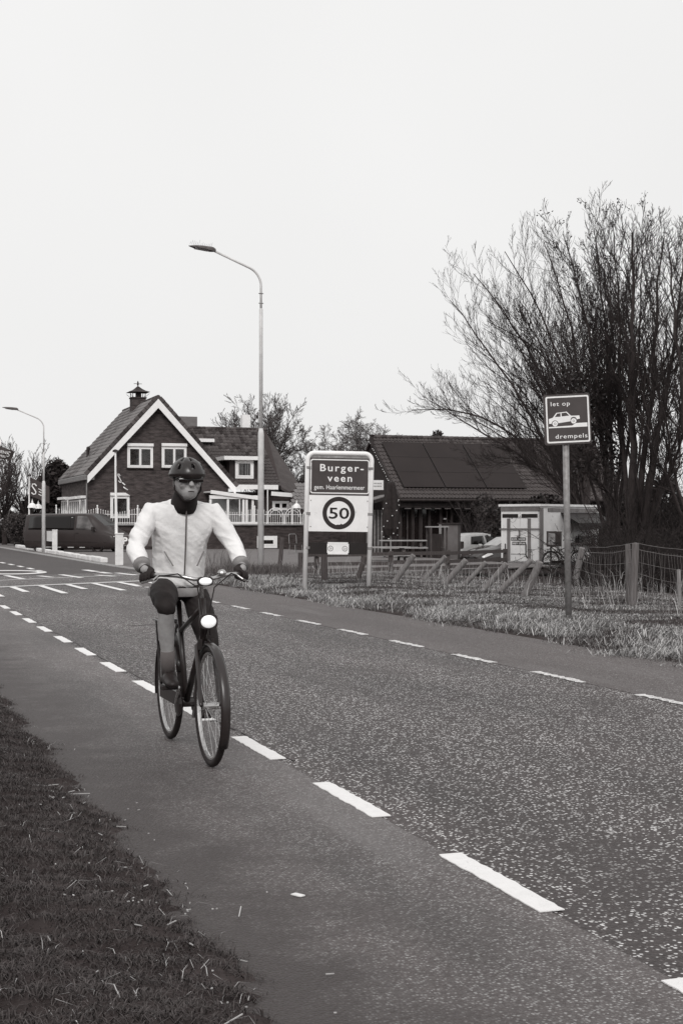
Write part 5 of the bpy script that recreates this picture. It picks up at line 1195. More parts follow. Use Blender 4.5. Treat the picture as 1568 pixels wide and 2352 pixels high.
mb.build('rear_screen', M('screen_glass', .22, rough=.1, var=.3, scale=2, spec=.6), hb, local=True)
MB().box((-1.93, 0, .62), (.12, 1.4, .2)).build('bumper', m_trim, hb, local=True, bevel=.05); MB().box((-1.97, 0, .82), (.03, .5, .11)).build('number_plate', m_face, hb, local=True)
wheels(hb, (-1.25, 1.25), .84, .30)
# --- dark car facing the viewer, bonnet shining
dc = thing('parked_car', (0, 0, 0), 'glossy dark saloon nosing out left of the white trailer with a bright headlight', 'car')
place(dc, (1170, 1290), 62, -.60, -hd(-33))
dl = Loft([(-2.2, R_(.6, .76, .7, .5, .36, .45, .85, .98)), (-2.0, R_(.72, .84, .8, .58, .26, .42, .92, 1.06)), (-1.4, R_(.78, .88, .84, .60, .22, .38, .95, 1.16)), (-.75, R_(.78, .89, .85, .58, .22, .38, .96, 1.46)), (0, R_(.78, .89, .85, .58, .22, .38, .95, 1.50)),
    (.35, R_(.78, .89, .85, .57, .22, .38, .95, 1.42)), (1.15, R_(.78, .89, .84, .62, .22, .38, .93, 1.02, .04)), (1.75, R_(.74, .86, .8, .58, .23, .38, .80, .90, .04)), (2.1, R_(.64, .78, .72, .5, .26, .4, .66, .74, .05)), (2.25, R_(.5, .62, .58, .42, .28, .4, .56, .60, .04))])
m_dcar = M('dark_car_paint', .030, rough=.16, var=.1, spec=.75)
dl.body(4, 2).build('body', m_dcar, dc, local=True, smooth=True)
for sd in (-1, 1):
    dl.patch(MB(), [(-1.3, 4.15), (-.25, 4.1), (-.25, 4.88), (-.85, 4.85)], sd).build('rear_window', m_cglass, dc, local=True, smooth=True)
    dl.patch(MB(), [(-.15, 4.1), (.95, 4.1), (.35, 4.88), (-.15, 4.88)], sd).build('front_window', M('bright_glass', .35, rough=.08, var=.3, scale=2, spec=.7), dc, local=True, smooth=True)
    dl.patch(MB(), [(1.62, 3.3), (2.1, 2.95), (2.12, 3.6), (1.72, 3.95)], sd, .012).build('headlight', m_lens, dc, local=True, smooth=True)
    MB().box((.85, sd*.99, 1.03), (.12, .18, .13)).build('mirror', m_alloy, dc, local=True, bevel=.03)
    MB().box((-2.08, sd*.66, .85), (.2, .26, .14)).build('tail_light', m_red, dc, local=True)
mb = MB()
for sd in (-1, 1): dl.patch(mb, [(.38, 6.0), (1.1, 6.0), (1.1, 7), (.38, 7)], sd, .008)
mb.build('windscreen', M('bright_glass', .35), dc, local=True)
mb = MB()
for k in range(4): mb.box((2.22, 0, .42+.05*k), (.1, .95, .02))
mb.build('grille', m_trim, dc, local=True); MB().box((2.29, 0, .38), (.03, .52, .11)).build('number_plate', m_face, dc, local=True); MB().box((2.2, 0, .30), (.14, 1.3, .08)).build('bumper', m_trim, dc, local=True)
wheels(dc, (-1.35, 1.4), .87, .32)
# ================================================================== TREES AND BUSHES
m_bark = M('bark_dark', .040, rough=.9, var=.4, scale=4, stretch=(5, 5, 1), bump=.5)
m_twig = M('twig_dark', .030, rough=.9, var=.4, scale=2)
m_twigp = M('twig_haze', .13, rough=.9, var=.4, scale=1)  # paler than near twigs: distance haze put into the colour
m_scrub = M('scrub_twig', .022, rough=.9, var=.6, scale=2)
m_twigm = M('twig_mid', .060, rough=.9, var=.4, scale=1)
def nrm(a): return a / np.maximum(np.linalg.norm(a, axis=-1, keepdims=True), 1e-9)
def tubes(P, R, n):                          # P (N,m,3), R (N,m) -> verts, quads
    N, m, _ = P.shape
    T = np.empty_like(P); T[:, 1:-1] = P[:, 2:] - P[:, :-2]; T[:, 0] = P[:, 1]-P[:, 0]; T[:, -1] = P[:, -1]-P[:, -2]; T = nrm(T)
    ref = np.array([.31, .52, .11]); X = nrm(np.cross(T, ref)); Y = np.cross(T, X); a = 2*PI*np.arange(n)/n
    V = P[:, :, None] + (X[:, :, None]*np.cos(a)[None, None, :, None] + Y[:, :, None]*np.sin(a)[None, None, :, None]) * R[:, :, None, None]
    idx = np.arange(N*m*n).reshape(N, m, n); i0 = idx[:, :-1]; i1 = idx[:, 1:]
    F = np.stack([i0, np.roll(i0, -1, 2), np.roll(i1, -1, 2), i1], -1).reshape(-1, 4); return V.reshape(-1, 3), F
def grow(P, R, k, t0, t1, Lf, ang, m, trop, jit, rr=.55, end=.25, g=RNG, flat=None):
    N, mm, _ = P.shape; t = t0 + (t1-t0)*(np.arange(k)[None, :] + g.random((N, k)))/k; f = t*(mm-1); i = np.clip(f.astype(int), 0, mm-2); fr = (f-i)[..., None]
    n_i = np.arange(N)[:, None]; A, B = P[n_i, i], P[n_i, i+1]; p = A*(1-fr) + B*fr; tg = nrm(B-A); r0 = (R[n_i, i]*(1-fr[..., 0]) + R[n_i, i+1]*fr[..., 0])*rr
    rnd = nrm(g.normal(size=(N, k, 3))); pr = nrm(rnd - tg*(rnd*tg).sum(-1, keepdims=True)); a = (ang[0] + (ang[1]-ang[0])*g.random((N, k)))[..., None]
    d = tg*np.cos(a) + pr*np.sin(a); plen = np.linalg.norm(P[:, 1:]-P[:, :-1], axis=-1).sum(1)[:, None]
    L = plen*Lf*(.55 + .8*g.random((N, k)))*(1.06 - .62*t); st = L[..., None]/(m-1); pts = [p]; d = d.reshape(-1, 3); p = p.reshape(-1, 3); st = st.reshape(-1, 1)
    out = [p]; up = np.array([0, 0, 1.0])
    for s in range(m-1):
        d = nrm(d + up*trop + g.normal(size=d.shape)*jit); p = p + d*st; out.append(p)
    Q = np.stack(out, 1); RR = r0.reshape(-1, 1)*np.linspace(1, end, m)[None]; return Q, RR
def mesh_from(parts, mat, name):
    Vs, Fs, b = [], [], 0
    for V, F in parts: Vs.append(V); Fs.append(F+b); b += len(V)
    return np_mesh(name, np.concatenate(Vs), np.concatenate(Fs), mat, True)
def resample(poly, m):
    poly = np.array(poly, float); d = np.r_[0, np.cumsum(np.linalg.norm(np.diff(poly, axis=0), axis=1))]; s = np.linspace(0, d[-1], m)
    return np.stack([np.interp(s, d, poly[:, i]) for i in range(3)], 1)
def smooth_path(pts, m):
    q = resample(pts, m)
    for _ in range(3): q[1:-1] = (q[:-2] + 2*q[1:-1] + q[2:])/4
    return q
def tree(name, label, cat, limbs, rads, levels, mats, group=None, rmin=.004, seed=1, base=None, extra=0, shrink=1.0):
    g = np.random.default_rng(seed); m = 14; limbs, rads = list(limbs), list(rads)
    for e_ in range(extra):                   # more stems between the drawn ones
        i, j = g.choice(n_l := len(limbs) if e_ == 0 else n_l, 2, replace=False); w = g.uniform(.25, .75); a, b_ = resample(limbs[i], 8), resample(limbs[j], 8)
        q = a*w + b_*(1-w); q[1:] += np.cumsum(g.normal(size=(7, 3))*.10, 0); sc = g.uniform(.75, 1.02); q = resample(q, 24)[:max(6, int(24*sc))]; limbs.append([tuple(p) for p in q]); rads.append(.7*(rads[i]+rads[j])/2)
    P = np.stack([smooth_path(resample(l, 40)[:max(8, int(40*shrink))], m) for l in limbs]); P[:, 1:] += g.normal(size=P[:, 1:].shape)*.035
    R = np.stack([np.linspace(1, .15, m)*r for r in rads])
    b = Vector(P[0, 0]) if base is None else base; t = thing(name, tuple(b), label, cat, group)
    off = np.array(b)
    V, F = tubes(P - off, np.maximum(R, rmin), 8); link('trunk', np_mesh('trunk', V, F, mats[0], True), t)
    parts = []; cur = (P, R); n_side = 5
    for lv, kw in enumerate(levels):
        Q, RR = grow(cur[0], cur[1], g=g, **kw); Q = Q[Q[:, :, 2].min(1) > -.3] if False else Q
        parts.append(tubes(Q - off, np.maximum(RR, rmin), n_side)); n_side = 4 if lv == 0 else 3; cur = (Q, RR)
    link('crown', mesh_from(parts, mats[1], 'crown'), t)
    return t, cur[0]
def limb(dep, pts, base_dep=None):           # limb drawn through photo px at a mean distance, wandering in depth
    n = len(pts); d0 = base_dep or dep; return [tuple(D(x, y, d0 + (dep-d0)*i/(n-1))) for i, (x, y) in enumerate(pts)]
LV = [dict(k=20, t0=.18, t1=.97, Lf=.36, ang=(.3, .75), m=9, trop=.09, jit=.075, rr=.42), dict(k=8, t0=.1, t1=.97, Lf=.46, ang=(.35, .85), m=7, trop=.10, jit=.09, rr=.6), dict(k=5, t0=.1, t1=.95, Lf=.52, ang=(.3, .8), m=5, trop=.13, jit=.11, rr=.7)]
LV2 = [dict(LV[0], k=24, t0=.30, Lf=.33), LV[1], LV[2]]
# the great many-stemmed trees on the right
tA, tips = tree('bare_tree', 'leftmost big bare tree, its arching limbs reaching out over the solar roof', 'tree', [
    limb(60, [(1335, 1235), (1300, 1110), (1225, 960), (1120, 800), (1010, 665)], 58), limb(62, [(1335, 1235), (1280, 1090), (1170, 985), (1040, 930), (920, 945)], 58), limb(55, [(1330, 1235), (1300, 1130), (1210, 1050), (1100, 990), (960, 905)], 58),
    limb(59, [(1340, 1235), (1320, 1080), (1270, 900), (1180, 740), (1065, 600)], 58), limb(57, [(1345, 1235), (1345, 1080), (1310, 880), (1240, 700), (1140, 545)], 58), limb(61, [(1350, 1235), (1350, 1050), (1330, 850), (1290, 660), (1235, 520)], 58),
    limb(56, [(1340, 1235), (1325, 1140), (1265, 1080), (1160, 1060), (1080, 1075)], 58), limb(59, [(1340, 1235), (1330, 1050), (1300, 870), (1225, 790), (1090, 720)], 58)],
    [.095, .09, .08, .10, .095, .095, .065, .08], LV, (m_bark, m_twig), extra=12, shrink=.97, seed=3, rmin=.0045)
tB, tipsB = tree('bare_tree', 'tall bare tree behind the warning sign with ivied stems and dark seed clusters', 'tree', [
    limb(41, [(1400, 1235), (1390, 1050), (1370, 850), (1330, 650), (1275, 480)], 42), limb(44, [(1405, 1235), (1400, 1020), (1395, 800), (1375, 600), (1345, 470)], 42), limb(40, [(1410, 1235), (1420, 1020), (1425, 800), (1420, 620), (1400, 480)], 42),
    limb(43, [(1410, 1235), (1440, 1050), (1465, 850), (1475, 650), (1470, 500)], 42), limb(39, [(1395, 1235), (1350, 1090), (1290, 940), (1235, 800), (1200, 660)], 42), limb(45, [(1400, 1235), (1380, 1000), (1350, 760), (1310, 580)], 42)],
    [.075, .07, .075, .07, .05, .06], LV2, (m_bark, m_twig), extra=4, shrink=.93, seed=5, rmin=.0045)
tC, tipsC = tree('bare_tree', 'tallest bare tree with several straight trunks above the corner fence stakes', 'tree', [
    limb(39, [(1455, 1240), (1450, 1050), (1455, 850), (1450, 640), (1455, 425)], 40), limb(42, [(1465, 1240), (1480, 1050), (1500, 850), (1515, 640), (1520, 450)], 40), limb(38, [(1470, 1240), (1500, 1070), (1535, 870), (1560, 680), (1570, 470)], 40),
    limb(43, [(1450, 1240), (1430, 1060), (1415, 880), (1400, 720), (1385, 560)], 40), limb(41, [(1475, 1240), (1520, 1130), (1570, 1000), (1610, 860)], 40), limb(37, [(1450, 1240), (1400, 1130), (1340, 1060), (1270, 1010)], 40)],
    [.13, .11, .10, .08, .08, .05], LV2, (m_bark, m_twig), extra=4, shrink=.88, seed=8, rmin=.0045)
tD, _ = tree('bare_tree', 'bare tree cut off by the right edge, limbs leaning inwards', 'tree', [
    limb(37, [(1590, 1240), (1575, 1040), (1560, 820), (1540, 620), (1530, 480)], 38), limb(40, [(1600, 1240), (1610, 1000), (1600, 740), (1590, 520)], 38), limb(36, [(1590, 1240), (1540, 1120), (1490, 1010), (1450, 900)], 38), limb(41, [(1600, 1240), (1640, 1000), (1650, 760), (1640, 560)], 38)],
    [.09, .08, .06, .08], LV2, (m_bark, m_twig), extra=3, shrink=.90, seed=9, rmin=.0045)
def leaf_quads(C, size, n_per, spread, g=RNG):
    N = len(C)*n_per; c = np.repeat(C, n_per, 0) + g.normal(size=(N, 3))*spread; a = nrm(g.normal(size=(N, 3))); b = nrm(np.cross(a, g.normal(size=(N, 3)))); s = size*(.5 + g.random((N, 1)))
    V = np.stack([c - a*s, c + b*s*.5, c + a*s, c - b*s*.5], 1).reshape(-1, 3); return V, np.arange(N*4).reshape(N, 4)
# seed clusters and ivy belong to the second tree
E_ = tipsB[:, -1]; zz = E_[:, 2]; sel = E_[(zz > np.quantile(zz, .72)) & (RNG.random(len(E_)) < .06)]
V, F = leaf_quads(sel, .032, 7, .05); link('seed_cluster', np_mesh('seed_cluster', V - np.array(tB.location), F, m_twig), tB)['kind'] = 'stuff'
iv = np.array(limb(40.5, [(1338, 1090), (1330, 1010), (1320, 930), (1310, 860)], 40.5)); C = resample(iv, 60) + RNG.normal(size=(60, 3))*.14
V, F = leaf_quads(C, .06, 26, .15); link('ivy', np_mesh('ivy', V - np.array(tB.location), F, M('ivy_leaf', .028, rough=.5, var=.5, island=True)), tB)['kind'] = 'stuff'
iv = np.array(limb(41.5, [(1402, 1090), (1388, 1020), (1372, 960), (1362, 900)], 41.5)); C = resample(iv, 60) + RNG.normal(size=(60, 3))*.16
V, F = leaf_quads(C, .06, 22, .16); link('ivy', np_mesh('ivy', V - np.array(tB.location), F, MATS['ivy_leaf']), tB)['kind'] = 'stuff'
# brushwood between the trees, low scrub behind the wire fence
def thicket(name, label, xs, dep, zb, hgt, n, mat, cat, seed, spreadY=2.0, lev=2, r=.02, lean=.5):
    g = np.random.default_rng(seed); x = xs[0] + (xs[1]-xs[0])*g.random(n); P = []
    for xx in x:
        d = dep + g.uniform(-spreadY, spreadY); b = D(xx, 1240, d); b.z = zb + hz(b.x, b.y)*0; hh = hgt*g.uniform(.5, 1.1); l = g.normal(size=2)*lean*hh*.6
        P.append(smooth_path([tuple(b), (b.x+l[0]*.2, b.y+l[1]*.2, b.z+hh*.5), (b.x+l[0], b.y+l[1], b.z+hh)], 7))
    P = np.stack(P); R = np.linspace(1, .3, 7)[None]*r*np.ones((n, 1)); parts = [tubes(P, R, 4)]; cur = (P, R)
    for q in range(lev): 
        Q, RR = grow(cur[0], cur[1], k=8 if q == 0 else 5, t0=.15, t1=1, Lf=.4, ang=(.5, 1.2), m=5, trop=.06, jit=.2, rr=.6, g=g); parts.append(tubes(Q, np.maximum(RR, .004), 3)); cur = (Q, RR)
    return tag(link(name, mesh_from(parts, mat, name)), label, cat, kind='stuff')
thicket('brushwood', 'tangle of thin dark branches between the parked cars and the barn', (1075, 1165), 70.5, -.5, 3.4, 30, m_twigm, 'brushwood', 21, 3.0, 2, .02)
thicket('brushwood', 'dense dark brushwood under the big bare trees on the right', (1395, 1680), 41, -.4, 3.2, 90, m_scrub, 'brushwood', 22, 3.5, 2, .022)
thicket('brambles', 'dark bramble scrub behind the wire fence', (1335, 1680), 29.5, -.3, 1.15, 200, m_scrub, 'brambles', 23, 2.6, 2, .012, 1.2)
def bush(name, label, cat, c, rad, n, size, mat, seed, lobes=9, trunk=None, group=None):
    g = np.random.default_rng(seed); c = np.array(c, float); rad = np.array(rad, float)
    L = g.normal(size=(lobes, 3)); L = nrm(L)*(.35 + .45*g.random((lobes, 1))); lr = .34 + .25*g.random(lobes)
    k = g.integers(0, lobes, n); d = nrm(g.normal(size=(n, 3))); C = (L[k] + d*(lr[k]*(.55 + .5*g.random(n)**.6))[:, None])*rad
    C = C[C[:, 2] > -rad[2]*.98]; V, F = leaf_quads(C, size, 1, .0, g)
    t = thing(name, (c[0], c[1], c[2]-rad[2]), label, cat, group); link('foliage', np_mesh('foliage', V + np.array([0, 0, rad[2]]), F, mat), t)
    mb = MB()
    for q in range(5): a = 2*PI*q/5; mb.tube([(c[0]+.1*math.cos(a), c[1]+.1*math.sin(a), c[2]-rad[2]-.1), (c[0]+rad[0]*.3*math.cos(a), c[1]+rad[1]*.3*math.sin(a), c[2]), (c[0]+rad[0]*.5*math.cos(a), c[1]+rad[1]*.5*math.sin(a), c[2]+rad[2]*.5)], [.09, .05, .02], 6)
    mb.build('stem', m_bark, t); return t
m_ever = M('evergreen', .024, rough=.6, var=.7, scale=.8, island=True); m_hedge = M('hedge_leaf', .045, rough=.6, var=.8, scale=1, island=True)
tag(thicket('scrub_mass', 'dark leafless undergrowth filling the bank behind the wire fence', (1345, 1700), 33, -.4, 1.6, 230, m_scrub, 'undergrowth', 24, 2.0, 2, .02, .9), 'dark leafless undergrowth filling the bank behind the wire fence', 'undergrowth', kind='stuff')
q = D(1500, 1215, 50); bush('dark_bush', 'dark dense bush behind the trunks at the trailer end', 'bush', (q.x, q.y, 1.0), (1.3, 1.2, 2.0), 9000, .10, m_ever, 31)
q = D(1585, 1215, 46); bush('dark_bush', 'dark dense bush under the trees at the right edge', 'bush', (q.x, q.y, .6), (2.2, 1.6, 1.5), 9000, .10, m_ever, 32)
q = D(1118, 1180, 71.5); bush('laurel_bush', 'dark leafy bush against the barn front right of the grey cabinet', 'bush', (q.x, q.y, 1.0), (1.3, .7, 1.6), 6000, .09, m_hedge, 33)
q = D(1262, 1110, 66); bush('laurel_bush', 'big dark leafy bush hiding the right end of the barn roof behind the trailer', 'bush', (q.x, q.y, .9), (2.6, 1.4, 2.0), 9000, .10, m_ever, 36)
# left side: evergreen by the house, round hedge, pollard trees
q = D(128, 1140, 97); bush('evergreen_tree', 'dark evergreen tree growing behind the left end of the brick house', 'tree', (q.x, q.y, 2.6), (2.0, 2.2, 3.1), 16000, .14, m_ever, 34, 13)
q = D(92, 1180, 99); bush('evergreen_tree', 'lower dark evergreen left of the house, behind the flag', 'tree', (q.x, q.y, 1.6), (1.8, 2.0, 2.2), 9000, .14, m_ever, 37, 9)
q = D(48, 1215, 90); bush('round_hedge', 'rounded hedge bush at the left edge behind the white pillars', 'hedge', (q.x, q.y, .95), (1.15, 1.6, 1.25), 11000, .06, m_hedge, 35, 14)
q = D(12, 1225, 100); bush('round_hedge', 'dark hedge under the pollard trees at the far left', 'hedge', (q.x, q.y, .6), (1.6, 2.0, 1.3), 8000, .08, m_ever, 38, 10)
def pollard(px, dep, ztop, hgt, spread, label, seed, n=16, name='pollard_tree', mats=(m_bark, m_twigm), trunk_r=.2, grp='pollard trees at the left edge'):
    b = D(px, 1240, dep); b.z = 0; g = np.random.default_rng(seed); limbs = []; rads = []
    top = Vector((b.x, b.y, ztop)); limbs.append([tuple(b), tuple(b.lerp(top, .5)), tuple(top)]); rads.append(trunk_r)
    for k in range(n):
        a = g.random()*2*PI; s = spread*g.random()**.6; e = top + Vector((math.cos(a)*s, math.sin(a)*s, hgt*(.7 + .4*g.random()))); mid = top.lerp(e, .45) + Vector((math.cos(a)*s*.25, math.sin(a)*s*.25, -hgt*.03)); limbs.append([tuple(top - UP*.15), tuple(mid), tuple(e)]); rads.append(.05)
    return tree(name, label, 'tree', limbs, rads, [dict(k=9, t0=.15, t1=1, Lf=.4, ang=(.2, .6), m=6, trop=.08, jit=.08, rr=.5), dict(k=6, t0=.15, t1=1, Lf=.45, ang=(.25, .7), m=4, trop=.1, jit=.1, rr=.6)], mats, grp, rmin=.011, seed=seed)
pollard(58, 96, 1.9, 4.2, 2.3, 'bare pollard tree with a fan of upright shoots behind the left flagpole', 41); pollard(10, 93, 1.8, 3.9, 2.4, 'bare pollard tree at the left edge under the torn flag', 42)
pollard(-40, 90, 1.8, 4.0, 2.2, 'bare pollard tree half outside the left edge', 44)
# bare trees beyond the houses
def round_tree(px, py, dep, rpx, ztop_px, label, seed, n=11, mats=(m_bark, m_twigm), name='round_tree', droop=0.0, lev=None, grp=None, rmin=.010):
    b = D(px, 1240, dep); b.z = 0; g = np.random.default_rng(seed); c = D(px, py, dep); R0 = rpx*dep/F_PX; top = D(px, ztop_px, dep).z; limbs = []; rads = []
    hub = Vector((b.x, b.y, 1.5 + (c.z-R0-1.5)*.5 if c.z - R0 > 1.5 else 1.8))
    for k in range(n):
        a = 2*PI*(k + g.random()*.6)/n; el = g.uniform(-.05, 1.25); d = Vector((math.cos(a)*math.cos(el), math.sin(a)*math.cos(el), math.sin(el))); e = c + Vector((d.x*R0, d.y*R0, d.z*(top-c.z) - .1*R0))
        mid = hub.lerp(e, .5) + UP*.12*R0; limbs.append([tuple(b), tuple(hub), tuple(mid), tuple(e)]); rads.append(.075 + .02*g.random())
    lev = lev or [dict(k=18, t0=.3, t1=1, Lf=.26, ang=(.4, .9), m=6, trop=.08-droop, jit=.10, rr=.5), dict(k=9, t0=.15, t1=1, Lf=.5, ang=(.4, .9), m=5, trop=.08-droop, jit=.12, rr=.6), dict(k=6, t0=.2, t1=1, Lf=.5, ang=(.3, .8), m=4, trop=.08-droop, jit=.15, rr=.7)]
    return tree(name, label, 'tree', limbs, rads, lev, mats, grp, rmin=rmin, seed=seed)
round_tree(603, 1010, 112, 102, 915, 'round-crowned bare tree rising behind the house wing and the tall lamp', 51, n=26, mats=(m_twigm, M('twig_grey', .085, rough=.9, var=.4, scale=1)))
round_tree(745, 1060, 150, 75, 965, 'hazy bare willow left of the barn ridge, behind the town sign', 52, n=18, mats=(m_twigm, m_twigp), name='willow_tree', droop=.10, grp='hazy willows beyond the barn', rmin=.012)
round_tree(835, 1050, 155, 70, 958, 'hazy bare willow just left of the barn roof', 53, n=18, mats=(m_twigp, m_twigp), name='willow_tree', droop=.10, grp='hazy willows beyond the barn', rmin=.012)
round_tree(680, 1095, 135, 45, 1060, 'small bare tree low between the house wing and the town sign', 54, n=14, rmin=.010)
b = D(1010, 1080, 96); t = None
q = D(1012, 1000, 96); bush('pine_tree', 'dark pine crown showing above the barn ridge', 'tree', (q.x, q.y, q.z - 2.2), (1.35, 1.3, 2.6), 7000, .13, m_ever, 39, 12)
q = D(978, 1010, 99); bush('pine_tree', 'smaller dark pine tip left of the other pine above the ridge', 'tree', (q.x, q.y, q.z-1.9), (.6, .7, 1.9), 2500, .12, m_ever, 40, 7)
# far edge of the fields
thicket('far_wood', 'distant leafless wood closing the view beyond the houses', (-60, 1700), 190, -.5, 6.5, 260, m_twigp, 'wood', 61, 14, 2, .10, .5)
g = np.random.default_rng(77); n = 26000; X_ = -150 + 420*g.random(n); C = np.stack([X_, 205 + 6*g.random(n), -.6 + (2.6 + 1.2*np.sin(X_*.11) + .8*np.sin(X_*.43))*g.random(n)], 1)
V, F = leaf_quads(C, .55, 1, .2, g); tag(link('far_hedge', np_mesh('far_hedge', V, F, m_twigm)), 'dark uneven hedge line closing the fields far behind', 'hedge', kind='stuff')
# ================================================================== BICYCLES
m_frame = M('bike_black', .018, rough=.3, var=.15, spec=.5); m_rub = M('rubber', .015, rough=.8, var=.3, scale=20); m_chrome = M('chrome', .45, rough=.25, metal=.8, var=.15)
def bicycle(loc, rotz, label, group=None):
    # local: x to the rider's left, -y forward, z up; wheels touch z = 0
    t = thing('bicycle', loc, label, 'bicycle', group, rotz); P = dict(parent=t, local=True)
    fa, ra, bb, hb, ht, st = (0, -.62, .345), (0, .50, .345), (0, .02, .29), (0, -.45, .70), (0, -.40, .95), (0, .25, .95)
    mb = MB(); mb.tube([hb, ht], .022, 10); mb.tube([(0, -.44, .74), bb], .021, 10); mb.tube([(0, -.41, .90), (0, .16, .72)], .017, 10); mb.tube([bb, (0, .24, .90)], .018, 10)
    for s in (-1, 1): mb.tube([(s*.02, .05, .29), (s*.06, .46, .345)], .011, 8); mb.tube([(s*.02, .19, .76), (s*.06, .48, .36)], .009, 8)
    mb.tube([(-.05, .02, .29), (.05, .02, .29)], .03, 12); mb.build('frame', m_frame, smooth=True, **P)
    mb = MB()
    for s in (-1, 1): mb.tube([(s*.02, -.455, .70), (s*.05, -.475, .68), (s*.055, -.60, .36), (s*.055, -.62, .345)], [.014, .014, .011, .009], 8)
    mb.build('fork', m_frame, smooth=True, **P)
    for c in (fa, ra):
        w = MB().torus(c, .327, .020, (1, 0, 0), 48, 10).build('wheel', m_rub, smooth=True, **P)
        MB().torus(c, .302, .011, (1, 0, 0), 48, 6, flat=1.2).build('rim', m_chrome, w, local=True)
        mb = MB().tube([(-.045, c[1], c[2]), (.045, c[1], c[2])], .020, 10)
        for k in range(28):
            a = 2*PI*k/28; s = 1 if k % 2 else -1; b = a + (.35 if (k//2) % 2 else -.35)
            mb.tube([(s*.03, c[1] + .02*math.cos(b), c[2] + .02*math.sin(b)), (0, c[1] + .297*math.cos(a), c[2] + .297*math.sin(a))], .0014, 4, cap=False)
        mb.build('spokes', m_chrome, w, local=True)
        mb = MB(); a0 = math.radians(-25 if c is ra else 20); pts = []
        rng = np.radians(np.linspace(-15, 160, 16)) if c is ra else np.radians(np.linspace(45, 215, 16))
        vs = []
        for a in rng:
            d = Vector((0, math.cos(a), math.sin(a)))
            for x_, rr in ((-.028, .352), (-.015, .362), (.015, .362), (.028, .352)): vs.append(Vector(c) + d*rr + Vector((x_, 0, 0)))
        mb.add(vs, [(i*4+k, i*4+k+1, i*4+k+5, i*4+k+4) for i in range(15) for k in range(3)]); mg = mb.build('mudguard', m_frame, smooth=True, **P)
        so = mg.modifiers.new('thick', 'SOLIDIFY'); so.thickness = .003
    mb = MB(); mb.tube([ht, (0, -.385, 1.02), (0, -.41, 1.06)], .013, 8); mb.tube([(-.29, -.22, 1.075), (-.24, -.27, 1.09), (-.14, -.38, 1.085), (-.05, -.41, 1.065), (.05, -.41, 1.065), (.14, -.38, 1.085), (.24, -.27, 1.09), (.29, -.22, 1.075)], .0125, 10); mb.build('handlebar', m_chrome, smooth=True, **P)
    for s in (-1, 1):
        MB().tube([(s*.315, -.175, 1.070), (s*.255, -.26, 1.088)], .019, 10).build('grip', m_rub, smooth=True, **P)
        MB().tube([(s*.235, -.285, 1.085), (s*.27, -.30, 1.06), (s*.325, -.23, 1.04)], .007, 6).build('brake_lever', m_chrome, **P)
    mb = MB(); secs = [(.38, .085, .03), (.33, .10, .045), (.25, .08, .05), (.17, .035, .035), (.10, .022, .025)]; vs = []
    for y, w_, h_ in secs:
        for k in range(12): a = 2*PI*k/12; vs.append((w_*math.cos(a), y, .985 + h_*.55*math.sin(a)))
    mb.add(vs, [(i*12+k, i*12+(k+1) % 12, (i+1)*12+(k+1) % 12, (i+1)*12+k) for i in range(4) for k in range(12)] + [tuple(range(12))[::-1], tuple(range(48, 60))]); mb.build('saddle', m_rub, smooth=True, **P)
    MB().tube([(0, .24, .88), st, (0, .26, .97)], .013, 8).build('seat_post', m_chrome, **P)
    cr_ = math.radians(40)
    for s, sg in ((-1, 1), (1, -1)):
        e = Vector((s*.075, .02 - sg*.17*math.cos(cr_), .29 + sg*.17*math.sin(cr_)))
        c = MB().tube([(s*.06, .02, .29), e], [.014, .010], 8).build('crank', m_chrome, **P)
        MB().box(e + Vector((s*.06, 0, 0)), (.10, .075, .022)).build('pedal', m_rub, c, local=True, bevel=.005)
    mb = MB(); mb.box((-.05, .25, .315), (.03, .52, .085)); mb.ball((-.05, .02, .29), (.018, .09, .085), 14, 8); mb.build('chain_case', m_frame, bevel=.02, **P)
    mb = MB()
    for s in (-1, 1): mb.tube([(s*.06, .26, .76), (s*.065, .72, .76)], .007, 6); mb.tube([(s*.062, .50, .36), (s*.065, .62, .755)], .006, 6)
    for k in range(4): mb.tube([(-.062, .34+.11*k, .762), (.062, .34+.11*k, .762)], .005, 6)
    mb.build('rack', m_frame, **P)
    for s in (-1, 1): MB().tube([(s*.24, -.30, 1.08), (s*.16, -.47, 1.10), (s*.05, -.50, 1.02), (s*.02, -.49, .86), (s*.03, -.48, .74)], .004, 5).build('cable', m_rub, **P)
    for s in (-1, 1): MB().box((s*.038, -.515, .69), (.02, .03, .06)).build('brake_pad', m_rub, **P)
    MB().ball((.12, -.40, 1.10), (.028, .028, .022), 12, 8).build('bell', m_chrome, **P)
    MB().box((0, .735, .70), (.08, .02, .05)).build('tail_light', m_red, bevel=.006, **P)
    return t
m_headlight = M_lamp('headlight_on', .25)
m_led = M_lamp('led_on', 4.0)
BX, BY = 1.94, 8.60
bike = bicycle((BX, BY, .006), 0, 'dark city bicycle with lit front lamps ridden along the near cycle lane')
